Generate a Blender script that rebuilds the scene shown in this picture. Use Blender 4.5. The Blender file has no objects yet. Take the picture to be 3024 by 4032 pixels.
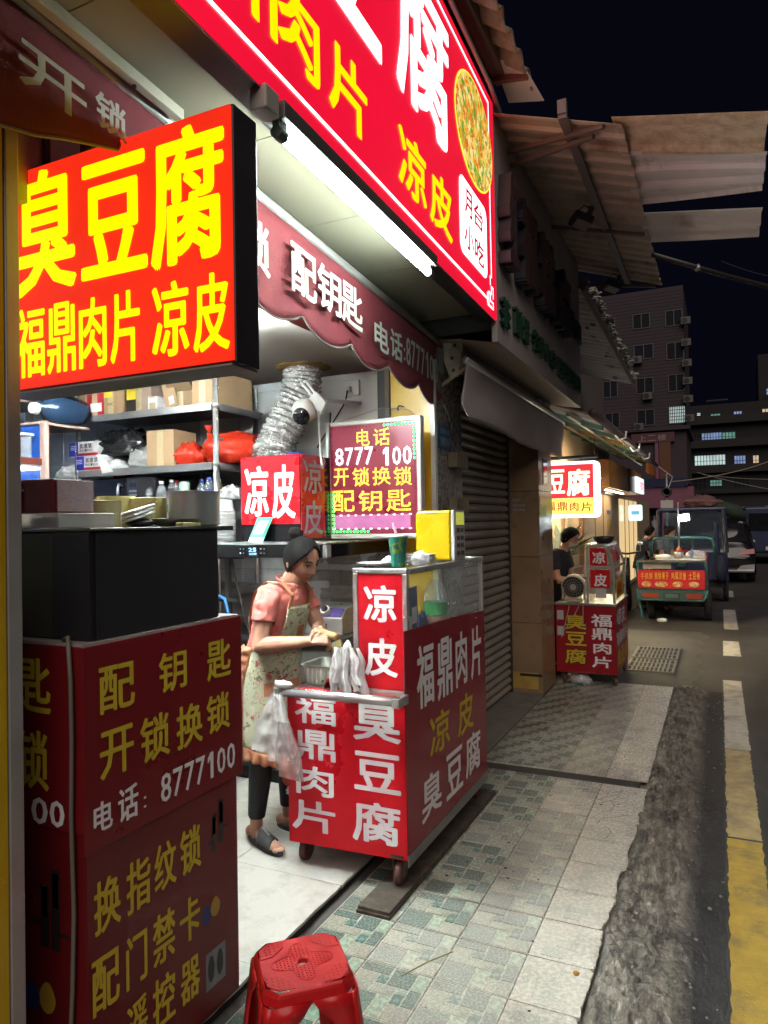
import bpy, math, random
from mathutils import Matrix, Vector, noise
R = math.radians
random.seed(7)
SC = bpy.context.scene
COL = SC.collection

# ------------------------------------------------------------ camera
cam = bpy.data.cameras.new("camera")
cam.sensor_fit = 'VERTICAL'; cam.sensor_height = 36.0; cam.lens = 36.0 * 2795 / 4032
cam.clip_start = 0.05; cam.clip_end = 600
camo = bpy.data.objects.new("camera", cam); COL.objects.link(camo)
_y, _p, _r = R(25.25), R(0.9), R(1.0)
_f = Vector((-math.sin(_y) * math.cos(_p), math.cos(_y) * math.cos(_p), math.sin(_p)))
_rt = Vector((math.cos(_y), math.sin(_y), 0)); _up = _rt.cross(_f)
_cr = _rt * math.cos(_r) - _up * math.sin(_r); _cu = _up * math.cos(_r) + _rt * math.sin(_r)
camo.matrix_world = Matrix(((_cr.x, _cu.x, -_f.x, 0), (_cr.y, _cu.y, -_f.y, 0), (_cr.z, _cu.z, -_f.z, 1.6), (0, 0, 0, 1)))
SC.camera = camo

# ------------------------------------------------------------ night sky, faint city glow, exposure
wd = bpy.data.worlds.new("World"); SC.world = wd; wd.use_nodes = True
bg = wd.node_tree.nodes["Background"]
bg.inputs[0].default_value = (0.22, 0.24, 0.62, 1); bg.inputs[1].default_value = 0.0045
sun = bpy.data.lights.new("night_glow", 'SUN'); sun.energy = 0.9; sun.angle = R(60); sun.color = (1.0, 0.86, 0.78)
suno = bpy.data.objects.new("night_glow", sun); COL.objects.link(suno)
suno.rotation_euler = Vector((-.26, .68, -.69)).to_track_quat('-Z', 'Y').to_euler()
SC.view_settings.view_transform = 'Standard'; SC.view_settings.look = 'None'
SC.view_settings.gamma = 1; SC.view_settings.exposure = 0.8; SC.view_settings.use_curve_mapping = False
SC.cycles.use_denoising = True
SC.cycles.sample_clamp_indirect = 3.0; SC.cycles.sample_clamp_direct = 0
SC.cycles.max_bounces = 7; SC.cycles.diffuse_bounces = 3; SC.cycles.glossy_bounces = 3
SC.cycles.transparent_max_bounces = 12; SC.cycles.transmission_bounces = 4
SC.cycles.caustics_reflective = False; SC.cycles.caustics_refractive = False

# ------------------------------------------------------------ materials
MATS = {}
def mat(name, col, rough=.5, metal=0, var=.12, scale=5, bump=0, bscale=60, emit=None, es=0, spec=.5, coat=0,
        dirt=None, dscale=3, damt=.5, trans=0, sub=0, wear=None, wscale=30, wlo=.68):
    if name in MATS: return MATS[name]
    m = bpy.data.materials.new(name); m.use_nodes = True; MATS[name] = m
    nt = m.node_tree; N = nt.nodes; L = nt.links; b = N["Principled BSDF"]
    c = (*col, 1) if len(col) == 3 else col
    b.inputs["Base Color"].default_value = c
    b.inputs["Roughness"].default_value = rough; b.inputs["Metallic"].default_value = metal
    b.inputs["Specular IOR Level"].default_value = spec
    b.inputs["Coat Weight"].default_value = coat; b.inputs["Coat Roughness"].default_value = .12
    b.inputs["Transmission Weight"].default_value = trans
    b.inputs["Subsurface Weight"].default_value = sub
    tc = N.new("ShaderNodeTexCoord")
    out = None
    if var or dirt:
        nz = N.new("ShaderNodeTexNoise"); nz.inputs["Scale"].default_value = scale; nz.inputs["Detail"].default_value = 6
        nz.inputs["Roughness"].default_value = .65
        L.new(tc.outputs["Object"], nz.inputs["Vector"])
        mx = N.new("ShaderNodeMix"); mx.data_type = 'RGBA'
        mx.inputs[6].default_value = (*[max(0, k * (1 - var * 1.6)) for k in c[:3]], 1)
        mx.inputs[7].default_value = (*[min(1, k * (1 + var * 1.6)) for k in c[:3]], 1)
        L.new(nz.outputs["Fac"], mx.inputs[0]); out = mx.outputs[2]
        if dirt:
            n2 = N.new("ShaderNodeTexNoise"); n2.inputs["Scale"].default_value = dscale; n2.inputs["Detail"].default_value = 8
            n2.inputs["Roughness"].default_value = .7; L.new(tc.outputs["Object"], n2.inputs["Vector"])
            rp = N.new("ShaderNodeValToRGB"); rp.color_ramp.elements[0].position = .48; rp.color_ramp.elements[1].position = .68
            L.new(n2.outputs["Fac"], rp.inputs[0])
            ml = N.new("ShaderNodeMath"); ml.operation = 'MULTIPLY'; ml.inputs[1].default_value = damt; L.new(rp.outputs[0], ml.inputs[0])
            m2 = N.new("ShaderNodeMix"); m2.data_type = 'RGBA'; L.new(ml.outputs[0], m2.inputs[0]); L.new(out, m2.inputs[6])
            m2.inputs[7].default_value = (*dirt, 1); out = m2.outputs[2]
        if wear:
            n3 = N.new("ShaderNodeTexNoise"); n3.inputs["Scale"].default_value = wscale; n3.inputs["Detail"].default_value = 10; n3.inputs["Roughness"].default_value = .75
            L.new(tc.outputs["Object"], n3.inputs["Vector"]); r3 = N.new("ShaderNodeMapRange"); r3.inputs[1].default_value = wlo; r3.inputs[2].default_value = wlo + .03
            L.new(n3.outputs["Fac"], r3.inputs[0]); m3 = N.new("ShaderNodeMix"); m3.data_type = 'RGBA'; L.new(r3.outputs[0], m3.inputs[0]); L.new(out, m3.inputs[6]); m3.inputs[7].default_value = (*wear, 1); out = m3.outputs[2]
        L.new(out, b.inputs["Base Color"])
        # uneven gloss
        mr = N.new("ShaderNodeMapRange"); mr.inputs[3].default_value = max(.02, rough - .12); mr.inputs[4].default_value = min(1, rough + .12)
        L.new(nz.outputs["Fac"], mr.inputs[0]); L.new(mr.outputs[0], b.inputs["Roughness"])
    if bump:
        nb = N.new("ShaderNodeTexNoise"); nb.inputs["Scale"].default_value = bscale; nb.inputs["Detail"].default_value = 5
        L.new(tc.outputs["Object"], nb.inputs["Vector"])
        bp = N.new("ShaderNodeBump"); bp.inputs["Strength"].default_value = bump; bp.inputs["Distance"].default_value = .01
        L.new(nb.outputs["Fac"], bp.inputs["Height"]); L.new(bp.outputs[0], b.inputs["Normal"])
    if emit:
        b.inputs["Emission Color"].default_value = (*emit, 1); b.inputs["Emission Strength"].default_value = es
    return m

def lit(name, col, es, var=.06, scale=2.5):
    """translucent sign face or lamp that gives off light"""
    if name in MATS: return MATS[name]
    es *= .62
    m = mat(name, [k * .5 for k in col], .35, var=0)
    nt = m.node_tree; N = nt.nodes; L = nt.links; b = N["Principled BSDF"]
    b.inputs["Emission Color"].default_value = (*col, 1)
    tc = N.new("ShaderNodeTexCoord"); nz = N.new("ShaderNodeTexNoise"); nz.inputs["Scale"].default_value = scale
    L.new(tc.outputs["Object"], nz.inputs["Vector"])
    mr = N.new("ShaderNodeMapRange"); mr.inputs[3].default_value = es * (1 - 2 * var); mr.inputs[4].default_value = es * (1 + 2 * var)
    L.new(nz.outputs["Fac"], mr.inputs[0]); L.new(mr.outputs[0], b.inputs["Emission Strength"])
    return m

def clear(name, tint=(1, 1, 1), amount=.75, rough=.08, col=(.8, .8, .8), edge=.35, crinkle=0):
    """thin clear plastic or glass sheet: mostly see-through with a glossy skin"""
    if name in MATS: return MATS[name]
    m = bpy.data.materials.new(name); m.use_nodes = True; MATS[name] = m
    nt = m.node_tree; N = nt.nodes; L = nt.links; b = N["Principled BSDF"]
    b.inputs["Base Color"].default_value = (*col, 1); b.inputs["Roughness"].default_value = rough
    t = N.new("ShaderNodeBsdfTransparent"); t.inputs[0].default_value = (*tint, 1)
    lw = N.new("ShaderNodeLayerWeight"); lw.inputs[0].default_value = .25
    mr = N.new("ShaderNodeMapRange"); mr.inputs[3].default_value = 1 - amount; mr.inputs[4].default_value = min(1, 1 - amount + edge)
    L.new(lw.outputs["Facing"], mr.inputs[0])
    mx = N.new("ShaderNodeMixShader"); L.new(mr.outputs[0], mx.inputs[0]); L.new(t.outputs[0], mx.inputs[1]); L.new(b.outputs[0], mx.inputs[2])
    L.new(mx.outputs[0], N["Material Output"].inputs[0])
    if crinkle:
        tc = N.new("ShaderNodeTexCoord"); nb = N.new("ShaderNodeTexVoronoi"); nb.feature = 'F1'; nb.inputs["Scale"].default_value = 26; L.new(tc.outputs["Object"], nb.inputs["Vector"])
        bp = N.new("ShaderNodeBump"); bp.inputs["Strength"].default_value = crinkle; bp.inputs["Distance"].default_value = .02; L.new(nb.outputs["Distance"], bp.inputs["Height"]); L.new(bp.outputs[0], b.inputs["Normal"]); L.new(bp.outputs[0], lw.inputs["Normal"])
    return m

def pattern(name, cols, scale, rough=.7, kind='vor', emit=0, base=None, thr=.35, bump=0):
    """random coloured patches (printed fabric, food photograph)"""
    if name in MATS: return MATS[name]
    m = bpy.data.materials.new(name); m.use_nodes = True; MATS[name] = m
    nt = m.node_tree; N = nt.nodes; L = nt.links; b = N["Principled BSDF"]; b.inputs["Roughness"].default_value = rough
    tc = N.new("ShaderNodeTexCoord"); v = N.new("ShaderNodeTexVoronoi"); v.inputs["Scale"].default_value = scale
    nz = N.new("ShaderNodeTexNoise"); nz.inputs["Scale"].default_value = scale * 1.3; nz.inputs["Detail"].default_value = 3
    L.new(tc.outputs["Object"], nz.inputs["Vector"])
    mv = N.new("ShaderNodeMix"); mv.data_type = 'VECTOR'; mv.inputs[0].default_value = .08
    L.new(tc.outputs["Object"], mv.inputs[4]); L.new(nz.outputs["Color"], mv.inputs[5]); L.new(mv.outputs[1], v.inputs["Vector"])
    sp = N.new("ShaderNodeSeparateColor"); L.new(v.outputs["Color"], sp.inputs[0])
    rp = N.new("ShaderNodeValToRGB"); rp.color_ramp.interpolation = 'CONSTANT'
    e = rp.color_ramp.elements
    while len(e) < len(cols): e.new(.5)
    for i, c in enumerate(cols): e[i].position = i / len(cols); e[i].color = (*c, 1)
    L.new(sp.outputs[0], rp.inputs[0]); out = rp.outputs[0]
    if base:
        lt = N.new("ShaderNodeMath"); lt.operation = 'LESS_THAN'; lt.inputs[1].default_value = thr
        L.new(v.outputs["Distance"], lt.inputs[0])
        mx = N.new("ShaderNodeMix"); mx.data_type = 'RGBA'; mx.inputs[6].default_value = (*base, 1)
        L.new(lt.outputs[0], mx.inputs[0]); L.new(out, mx.inputs[7]); out = mx.outputs[2]
    L.new(out, b.inputs["Base Color"])
    if emit:
        L.new(out, b.inputs["Emission Color"]); b.inputs["Emission Strength"].default_value = emit
    if bump:
        bp = N.new("ShaderNodeBump"); bp.inputs["Strength"].default_value = bump; bp.inputs["Distance"].default_value = .01
        L.new(nz.outputs["Fac"], bp.inputs["Height"]); L.new(bp.outputs[0], b.inputs["Normal"])
    return m

# ------------------------------------------------------------ mesh builder
ORG = {}
class MB:
    def __init__(s): s.v = []; s.f = []; s.m = []
    def add(s, v, f, m=0):
        o = len(s.v); s.v += [tuple(p) for p in v]; s.f += [tuple(i + o for i in q) for q in f]; s.m += [m] * len(f); return s
    def quad(s, a, b, c, d, m=0): return s.add([a, b, c, d], [(0, 1, 2, 3)], m)
    def bx(s, x0, x1, y0, y1, z0, z1, m=0, rz=0, rx=0, ry=0):
        v = [Vector((x, y, z)) for x in (x0, x1) for y in (y0, y1) for z in (z0, z1)]
        if rz or rx or ry:
            c = Vector(((x0 + x1) / 2, (y0 + y1) / 2, (z0 + z1) / 2)); M = Matrix.Rotation(rz, 3, 'Z') @ Matrix.Rotation(ry, 3, 'Y') @ Matrix.Rotation(rx, 3, 'X')
            v = [c + M @ (p - c) for p in v]
        return s.add(v, [(0, 1, 3, 2), (4, 6, 7, 5), (0, 4, 5, 1), (2, 3, 7, 6), (0, 2, 6, 4), (1, 5, 7, 3)], m)
    def cyl(s, p0, p1, r0, r1=None, n=12, m=0, caps=True):
        p0 = Vector(p0); p1 = Vector(p1); r1 = r0 if r1 is None else r1
        d = (p1 - p0).normalized(); a = d.orthogonal().normalized(); b = d.cross(a)
        v = []
        for p, r in ((p0, r0), (p1, r1)):
            v += [p + (a * math.cos(t) + b * math.sin(t)) * r for t in (2 * math.pi * i / n for i in range(n))]
        f = [(i, (i + 1) % n, n + (i + 1) % n, n + i) for i in range(n)]
        if caps: f += [tuple(range(n))[::-1], tuple(range(n, 2 * n))]
        return s.add(v, f, m)
    def tube(s, pts, r, n=7, m=0, flat=1.0):
        pts = [Vector(p) for p in pts]; k = len(pts); v = []; a = None
        rr = r if isinstance(r, (list, tuple)) else [r] * k
        for i, p in enumerate(pts):
            d = (pts[min(k - 1, i + 1)] - pts[max(0, i - 1)]).normalized()
            if a is None: a = d.orthogonal().normalized()
            a = (a - d * a.dot(d)).normalized(); b = d.cross(a)
            v += [p + (a * math.cos(2 * math.pi * j / n) + b * math.sin(2 * math.pi * j / n) * flat) * rr[i] for j in range(n)]
        f = [(i * n + j, i * n + (j + 1) % n, (i + 1) * n + (j + 1) % n, (i + 1) * n + j) for i in range(k - 1) for j in range(n)]
        f += [tuple(range(n))[::-1], tuple(range((k - 1) * n, k * n))]
        return s.add(v, f, m)
    def lathe(s, prof, c=(0, 0, 0), n=20, m=0, M=None, cap=True):
        c = Vector(c); v = []; k = len(prof)
        for r, z in prof:
            for j in range(n):
                p = Vector((r * math.cos(2 * math.pi * j / n), r * math.sin(2 * math.pi * j / n), z))
                v.append(c + (M @ p if M else p))
        f = [(i * n + j, i * n + (j + 1) % n, (i + 1) * n + (j + 1) % n, (i + 1) * n + j) for i in range(k - 1) for j in range(n)]
        if cap and prof[0][0] > 1e-4: f.append(tuple(range(n))[::-1])
        if cap and prof[-1][0] > 1e-4: f.append(tuple(range((k - 1) * n, k * n)))
        return s.add(v, f, m)
    def prism(s, pts, vec, m=0):
        pts = [Vector(p) for p in pts]; vec = Vector(vec); n = len(pts)
        return s.add(pts + [p + vec for p in pts], [tuple(range(n))[::-1], tuple(range(n, 2 * n))] + [(i, (i + 1) % n, n + (i + 1) % n, n + i) for i in range(n)], m)
    def grid(s, nx, ny, fn, m=0, wrapx=False):
        v = [fn(i / nx, j / ny) for j in range(ny + 1) for i in range(nx + 1)]
        w = nx + 1
        return s.add(v, [(j * w + i, j * w + i + 1, (j + 1) * w + i + 1, (j + 1) * w + i) for j in range(ny) for i in range(nx)], m)
    def blob(s, c, size, n=12, amp=.25, fr=2.0, seed=0, m=0, flat=None, sharp=0):
        c = Vector(c); v = []; k = n // 2 + 1
        for i in range(k + 1):
            th = math.pi * i / k
            for j in range(n):
                ph = 2 * math.pi * j / n; d = Vector((math.sin(th) * math.cos(ph), math.sin(th) * math.sin(ph), math.cos(th)))
                h = noise.noise(d * fr + Vector((seed * 7.3, seed * 1.7, seed)))
                if sharp: h = abs(h) * 2 - .4 + sharp * noise.noise(d * fr * 3 + Vector((seed, 0, 0)))
                q = d * (1 + amp * h)
                p = c + Vector((q.x * size[0], q.y * size[1], q.z * size[2]))
                if flat is not None and p.z < flat: p.z = flat
                v.append(p)
        f = [(i * n + j, i * n + (j + 1) % n, (i + 1) * n + (j + 1) % n, (i + 1) * n + j) for i in range(k) for j in range(n)]
        return s.add(v, f, m)
    def mesh(s, name, mats, smooth=False):
        me = bpy.data.meshes.new(name); me.from_pydata([tuple(p) for p in s.v], [], s.f); me.update()
        for x in (mats if isinstance(mats, (list, tuple)) else [mats]): me.materials.append(x)
        me.polygons.foreach_set("material_index", s.m)
        if smooth: me.polygons.foreach_set("use_smooth", [True] * len(s.f))
        return me
    def build(s, name, mats, parent=None, smooth=False, bevel=0, label=None, cat=None, group=None, kind=None, sub=0, seg=2):
        return link(name, s.mesh(name, mats, smooth), parent, bevel, label, cat, group, kind, sub, seg)

def link(name, me, parent=None, bevel=0, label=None, cat=None, group=None, kind=None, sub=0, seg=2):
    o = bpy.data.objects.new(name, me); COL.objects.link(o)
    if parent is not None:
        o.parent = parent
        if parent.name in ORG: o.matrix_parent_inverse = Matrix.Translation(-ORG[parent.name])
    if bevel:
        b = o.modifiers.new("bevel", 'BEVEL'); b.width = bevel; b.segments = seg; b.limit_method = 'ANGLE'; b.angle_limit = R(40)
    if sub:
        b = o.modifiers.new("sub", 'SUBSURF'); b.levels = sub; b.render_levels = sub
    if label: o["label"] = label
    if cat: o["category"] = cat
    if group: o["group"] = group
    if kind: o["kind"] = kind
    return o

def thing(name, label, cat, loc=(0, 0, 0), group=None):
    o = bpy.data.objects.new(name, None); COL.objects.link(o); o.location = loc; o.empty_display_size = .1
    ORG[o.name] = Vector(loc); o["label"] = label; o["category"] = cat
    if group: o["group"] = group
    return o

def auto_smooth(o, ang=35):
    me = o.data
    me.polygons.foreach_set("use_smooth", [True] * len(me.polygons))
    me.set_sharp_from_angle(angle=R(ang))
    return o

# ------------------------------------------------------------ lettering
_GL = {'1': ([(.42, 0), (.80, 0), (.80, 1), (.42, 1), (.42, .995), (.04, .80), (.04, .62), (.42, .78)], [(0, 1, 2, 3), (4, 5, 6, 7)], .4, .75)}
def glyph(ch):
    if ch in _GL: return _GL[ch]
    c = bpy.data.curves.new("g", 'FONT'); c.body = ch; c.size = 1; c.resolution_u = 2
    o = bpy.data.objects.new("g", c); COL.objects.link(o)
    bpy.context.view_layer.update()
    me = bpy.data.meshes.new_from_object(o.evaluated_get(bpy.context.evaluated_depsgraph_get()))
    v = [(p.co.x, p.co.y) for p in me.vertices]; f = [tuple(p.vertices) for p in me.polygons]
    bpy.data.objects.remove(o); bpy.data.curves.remove(c); bpy.data.meshes.remove(me)
    x0 = min(p[0] for p in v); x1 = max(p[0] for p in v); y0 = min(p[1] for p in v); y1 = max(p[1] for p in v)
    _GL[ch] = ([((p[0] - x0) / max(1e-6, x1 - x0), (p[1] - y0) / max(1e-6, y1 - y0)) for p in v], f, x1 - x0, y1 - y0)
    return _GL[ch]

def letters(name, items, org, u, w, mats, parent, bold=.03, lift=.002, thick=0, z=Vector((0, 0, 1)), shear=None, kind=None):
    """items: (string, u0, u1, v0, v1): each string fills its box; u = reading direction, w = outward normal.
    Weight comes from overlaid shifted copies, each a hair proud of the last."""
    org = Vector(org); u = Vector(u); w = Vector(w); outs = []
    for st, u0, u1, v0, v1 in items:
        b = MB(); n = len(st); cw = (u1 - u0) / n
        for k, ch in enumerate(st):
            if ch == ' ': continue
            gv, gf, gw, gh = glyph(ch)
            a0 = u0 + k * cw; a1 = u0 + (k + 1) * cw
            if n > 1:
                if ch in '1：.': m_ = cw * .15
                else: m_ = cw * .08
                a0 += m_; a1 -= m_
            h0, h1 = v0, v1
            if ch == '一': h0, h1 = v0 + (v1 - v0) * .42, v0 + (v1 - v0) * .58
            if ch in '：': h0, h1 = v0 + (v1 - v0) * .15, v0 + (v1 - v0) * .7
            if ch == '：': cc = (a0 + a1) / 2; hw_ = (v1 - v0) * .085; a0, a1 = cc - hw_, cc + hw_
            bw = bold * min(v1 - v0, (a1 - a0) * 1.3)
            a0 += bw; a1 -= bw; h0 += bw; h1 -= bw
            offs = [(0, 0)] if not bold else [(dx * bw, dy * bw) for dx, dy in ((0, 0), (-1, 0), (1, 0), (0, -.75), (0, .75), (-.75, -.6), (.75, -.6), (-.75, .6), (.75, .6))]
            for i, (dx, dy) in enumerate(offs):
                hh = lift + thick + i * .00012
                pts = []
                for gx, gy in gv:
                    uu = a0 + gx * (a1 - a0) + dx; vv = h0 + gy * (h1 - h0) + dy
                    if shear: vv += shear * uu
                    pts.append(org + u * uu + z * vv + w * hh)
                b.add(pts, gf)
                if thick:
                    from collections import Counter
                    ec = Counter(); 
                    for q in gf:
                        for e in zip(q, q[1:] + q[:1]): ec[tuple(sorted(e))] += 1
                    o = len(b.v); back = [p - w * thick for p in pts]
                    ed = [e for e, c in ec.items() if c == 1]
                    b.v += [tuple(p) for p in back]
                    b.f += [(o - len(pts) + e[0], o - len(pts) + e[1], o + e[1], o + e[0]) for e in ed]
                    b.m += [1 if isinstance(mats, (list, tuple)) and len(mats) > 1 else 0] * len(ed)
        outs.append(b.build('character' if n == 1 else name, mats, parent, kind=kind))
    return outs

def pos_noise(x, y, z=0, s=1.0): return noise.noise(Vector((x * s, y * s, z * s)))
X = Vector((1, 0, 0)); Y = Vector((0, 1, 0)); Z = Vector((0, 0, 1))
# ============================================================ GROUND
m_asph = mat("asphalt", (.032, .031, .033), .75, var=.35, scale=40, bump=.5, bscale=160, dirt=(.10, .095, .09), dscale=1.3, damt=.35)
m_conc = mat("rough_concrete", (.17, .16, .135), .9, var=.55, scale=22, bump=1.0, bscale=70, dirt=(.035, .034, .032), dscale=4.5, damt=.9)
m_grout = mat("grout", (.06, .055, .05), .9, var=.3, scale=20)
m_dark = mat("dark_grime", (.015, .014, .013), .8, var=.3)
b = MB(); b.grid(2, 2, lambda a, c: (-70 + 140 * a, -8 + 190 * c, -.045)); b.build("road", m_asph, kind="structure")

def mound(a, c):
    x = -.50 + .50 * a; y = .9 + 6.5 * c
    t = (x + .46) / .40
    xs_ = x + .35 * y
    n = noise.noise(Vector((x * 5, y * 2.4, 0))) * .5 + noise.noise(Vector((xs_ * 9, y * 5, 4))) * .42 + abs(noise.noise(Vector((xs_ * 22, y * 9, 7)))) * -.32 + noise.noise(Vector((x * 45, y * 38, 9))) * .22 + noise.noise(Vector((x * 90, y * 80, 2))) * .10
    edge = .20 + .06 * noise.noise(Vector((y * 3, 0, 5)))
    up = max(0, min(1, (a - .06) / .16)); up = up * up * (3 - 2 * up)
    dn = max(0, min(1, (a - .45 - .2 * noise.noise(Vector((y * 1.7, 3, 3)))) / .42)); dn = dn * dn * (3 - 2 * dn)
    h = -.034 + .036 * up - .047 * dn + .075 * n * up * (1 - .8 * dn)
    return (x + .012 * noise.noise(Vector((y * 6, x * 6, 3))), y, max(h, -.043 + .002 * noise.noise(Vector((x * 30, y * 30, 1)))) if a < .985 else -.05)
b = MB(); b.grid(80, 700, mound); auto_smooth(b.build("gutter", m_conc, kind="structure"), 60)
_nt = m_conc.node_tree; _N = _nt.nodes; _L = _nt.links; _b = _N["Principled BSDF"]; _src = _b.inputs["Base Color"].links[0].from_socket
_tc = _N.new("ShaderNodeTexCoord"); _mp = _N.new("ShaderNodeMapping"); _mp.inputs["Rotation"].default_value = (0, 0, .5); _mp.inputs["Scale"].default_value = (26, 5, 1); _L.new(_tc.outputs["Object"], _mp.inputs[0])
_n = _N.new("ShaderNodeTexNoise"); _n.inputs["Scale"].default_value = 1; _n.inputs["Detail"].default_value = 12; _n.inputs["Roughness"].default_value = .78; _L.new(_mp.outputs[0], _n.inputs["Vector"])
_r = _N.new("ShaderNodeMapRange"); _r.inputs[1].default_value = .38; _r.inputs[2].default_value = .66; _r.inputs[3].default_value = .40; _r.inputs[4].default_value = 1.9; _L.new(_n.outputs["Fac"], _r.inputs[0])
_v = _N.new("ShaderNodeMix"); _v.data_type = 'RGBA'; _v.blend_type = 'MULTIPLY'; _v.inputs[0].default_value = 1; _L.new(_src, _v.inputs[6]); _L.new(_r.outputs[0], _v.inputs[7])
_sx = _N.new("ShaderNodeSeparateXYZ"); _L.new(_tc.outputs["Object"], _sx.inputs[0]); _ad = _N.new("ShaderNodeMath"); _ad.operation = 'MULTIPLY_ADD'; _ad.inputs[1].default_value = .22; _L.new(_n.outputs["Fac"], _ad.inputs[0]); _L.new(_sx.outputs[0], _ad.inputs[2])
_r2 = _N.new("ShaderNodeMapRange"); _r2.inputs[1].default_value = -.08; _r2.inputs[2].default_value = .0; _L.new(_ad.outputs[0], _r2.inputs[0])
_m = _N.new("ShaderNodeMix"); _m.data_type = 'RGBA'; _L.new(_r2.outputs[0], _m.inputs[0]); _L.new(_v.outputs[2], _m.inputs[6]); _m.inputs[7].default_value = (.034, .033, .034, 1); _L.new(_m.outputs[2], _b.inputs["Base Color"])
# patched concrete round the drain past the end of the tiles
def patch(a, c):
    x = -2.6 + 2.45 * a; y = 7.12 + 4.2 * c
    e = min(1 - a + .05 * noise.noise(Vector((y * 2, 0, 0))), 1 - c + .1 * noise.noise(Vector((x * 2, 4, 0))))
    k = max(0, min(1, e / .16))
    return (x, y, -.052 + .034 * k + (.010 * noise.noise(Vector((x * 4, y * 3, 1))) + .006 * noise.noise(Vector((x * 17, y * 13, 1)))) * k)
b = MB(); b.grid(40, 60, patch); auto_smooth(b.build("pavement", mat("old_concrete", (.065, .062, .058), .7, var=.45, scale=5, bump=.6, bscale=50, dirt=(.03, .03, .03), dscale=2.5, damt=.8), kind="structure"), 60)

# ---- tiled sidewalk
b = MB(); b.bx(-1.80, -.47, -.2, 7.12, -.06, -.009)
walk = b.build("sidewalk", m_grout, kind="structure")
PIT = .2665
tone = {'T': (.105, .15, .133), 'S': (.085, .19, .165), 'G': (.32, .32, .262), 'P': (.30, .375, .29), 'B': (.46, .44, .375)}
def tone_mats(tag, fade, dim):  # fade: foot wear plus glare on the outer columns, put into the colour
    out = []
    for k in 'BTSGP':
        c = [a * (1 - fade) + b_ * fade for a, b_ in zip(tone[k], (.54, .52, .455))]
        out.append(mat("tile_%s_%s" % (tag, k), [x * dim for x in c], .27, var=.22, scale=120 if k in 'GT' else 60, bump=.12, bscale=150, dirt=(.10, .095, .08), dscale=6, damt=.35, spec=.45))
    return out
RECTS = [(.02, .02, .45, .42, 'T'), (.47, .02, .64, .42, 'P'), (.66, .02, .98, .30, 'G'), (.66, .32, .80, .52, 'S'), (.82, .32, .98, .66, 'T'),
         (.02, .44, .30, .80, 'G'), (.32, .44, .64, .62, 'G'), (.02, .82, .44, .98, 'T'), (.32, .64, .46, .80, 'S'), (.48, .64, .80, .98, 'T'), (.66, .54, .80, .62, 'P'), (.82, .68, .98, .98, 'P')]
RECTS2 = [(.02, .02, .32, .24, 'T'), (.34, .02, .64, .24, 'G'), (.66, .02, .98, .24, 'T'), (.02, .26, .16, .48, 'G'), (.18, .26, .48, .48, 'T'), (.50, .26, .80, .48, 'G'), (.82, .26, .98, .48, 'T'),
          (.02, .50, .32, .73, 'G'), (.34, .50, .64, .73, 'T'), (.66, .50, .98, .73, 'G'), (.02, .75, .16, .98, 'T'), (.18, .75, .48, .98, 'G'), (.50, .75, .80, .98, 'T'), (.82, .75, .98, .98, 'G')]
def tile_mesh(rects, mats_, w=PIT):
    bb = MB(); g = .0022; idx = 'BTSGP'
    t = w - 2 * g; bb.bx(g, w - g, g, w - g, -.009, -.0006, 0)
    for x0, y0, x1, y1, k in rects:
        x0, y0, x1, y1 = [g + q * t for q in (x0, y0, x1, y1)]; h = .0006
        bb.prism([(x0, y0, -.0007), (x1, y0, -.0007), (x1, y1, -.0007), (x0, y1, -.0007)], (0, 0, h + .0007), idx.index(k))
    return bb.mesh("tile", mats_)
tm = {}
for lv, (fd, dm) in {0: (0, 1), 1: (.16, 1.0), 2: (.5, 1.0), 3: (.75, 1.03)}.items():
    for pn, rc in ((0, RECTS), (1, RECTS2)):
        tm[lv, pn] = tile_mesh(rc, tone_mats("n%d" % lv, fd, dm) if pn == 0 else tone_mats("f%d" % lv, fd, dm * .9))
def put_tile(me, x, y, dz=0):
    o = bpy.data.objects.new("tile", me); COL.objects.link(o); o.parent = walk; o.location = (x, y, dz + random.uniform(-.0008, .0008))
    o.rotation_euler = (random.uniform(-.003, .003), random.uniform(-.003, .003), 0)
X0 = -1.475
y = 2.605 - 6 * PIT
rows = []
while y < 4.40:
    rows.append(y); y += PIT
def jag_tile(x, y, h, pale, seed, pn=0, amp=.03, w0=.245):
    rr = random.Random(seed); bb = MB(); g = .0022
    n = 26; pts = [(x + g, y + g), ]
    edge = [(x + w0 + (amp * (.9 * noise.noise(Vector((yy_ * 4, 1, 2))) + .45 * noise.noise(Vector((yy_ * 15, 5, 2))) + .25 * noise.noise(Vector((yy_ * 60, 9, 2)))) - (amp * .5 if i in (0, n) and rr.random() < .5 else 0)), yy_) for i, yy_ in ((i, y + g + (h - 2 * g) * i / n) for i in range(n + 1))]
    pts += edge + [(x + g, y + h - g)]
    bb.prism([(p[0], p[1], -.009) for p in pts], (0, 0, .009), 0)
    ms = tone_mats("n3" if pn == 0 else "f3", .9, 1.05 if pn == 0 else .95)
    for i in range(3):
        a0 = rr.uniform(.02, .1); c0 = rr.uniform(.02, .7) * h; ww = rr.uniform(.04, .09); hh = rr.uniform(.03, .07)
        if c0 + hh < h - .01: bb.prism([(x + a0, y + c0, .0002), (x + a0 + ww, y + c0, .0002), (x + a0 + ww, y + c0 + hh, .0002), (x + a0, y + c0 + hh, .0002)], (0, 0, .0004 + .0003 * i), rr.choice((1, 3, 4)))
    o = bb.build("tile", ms, walk); return o
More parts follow.
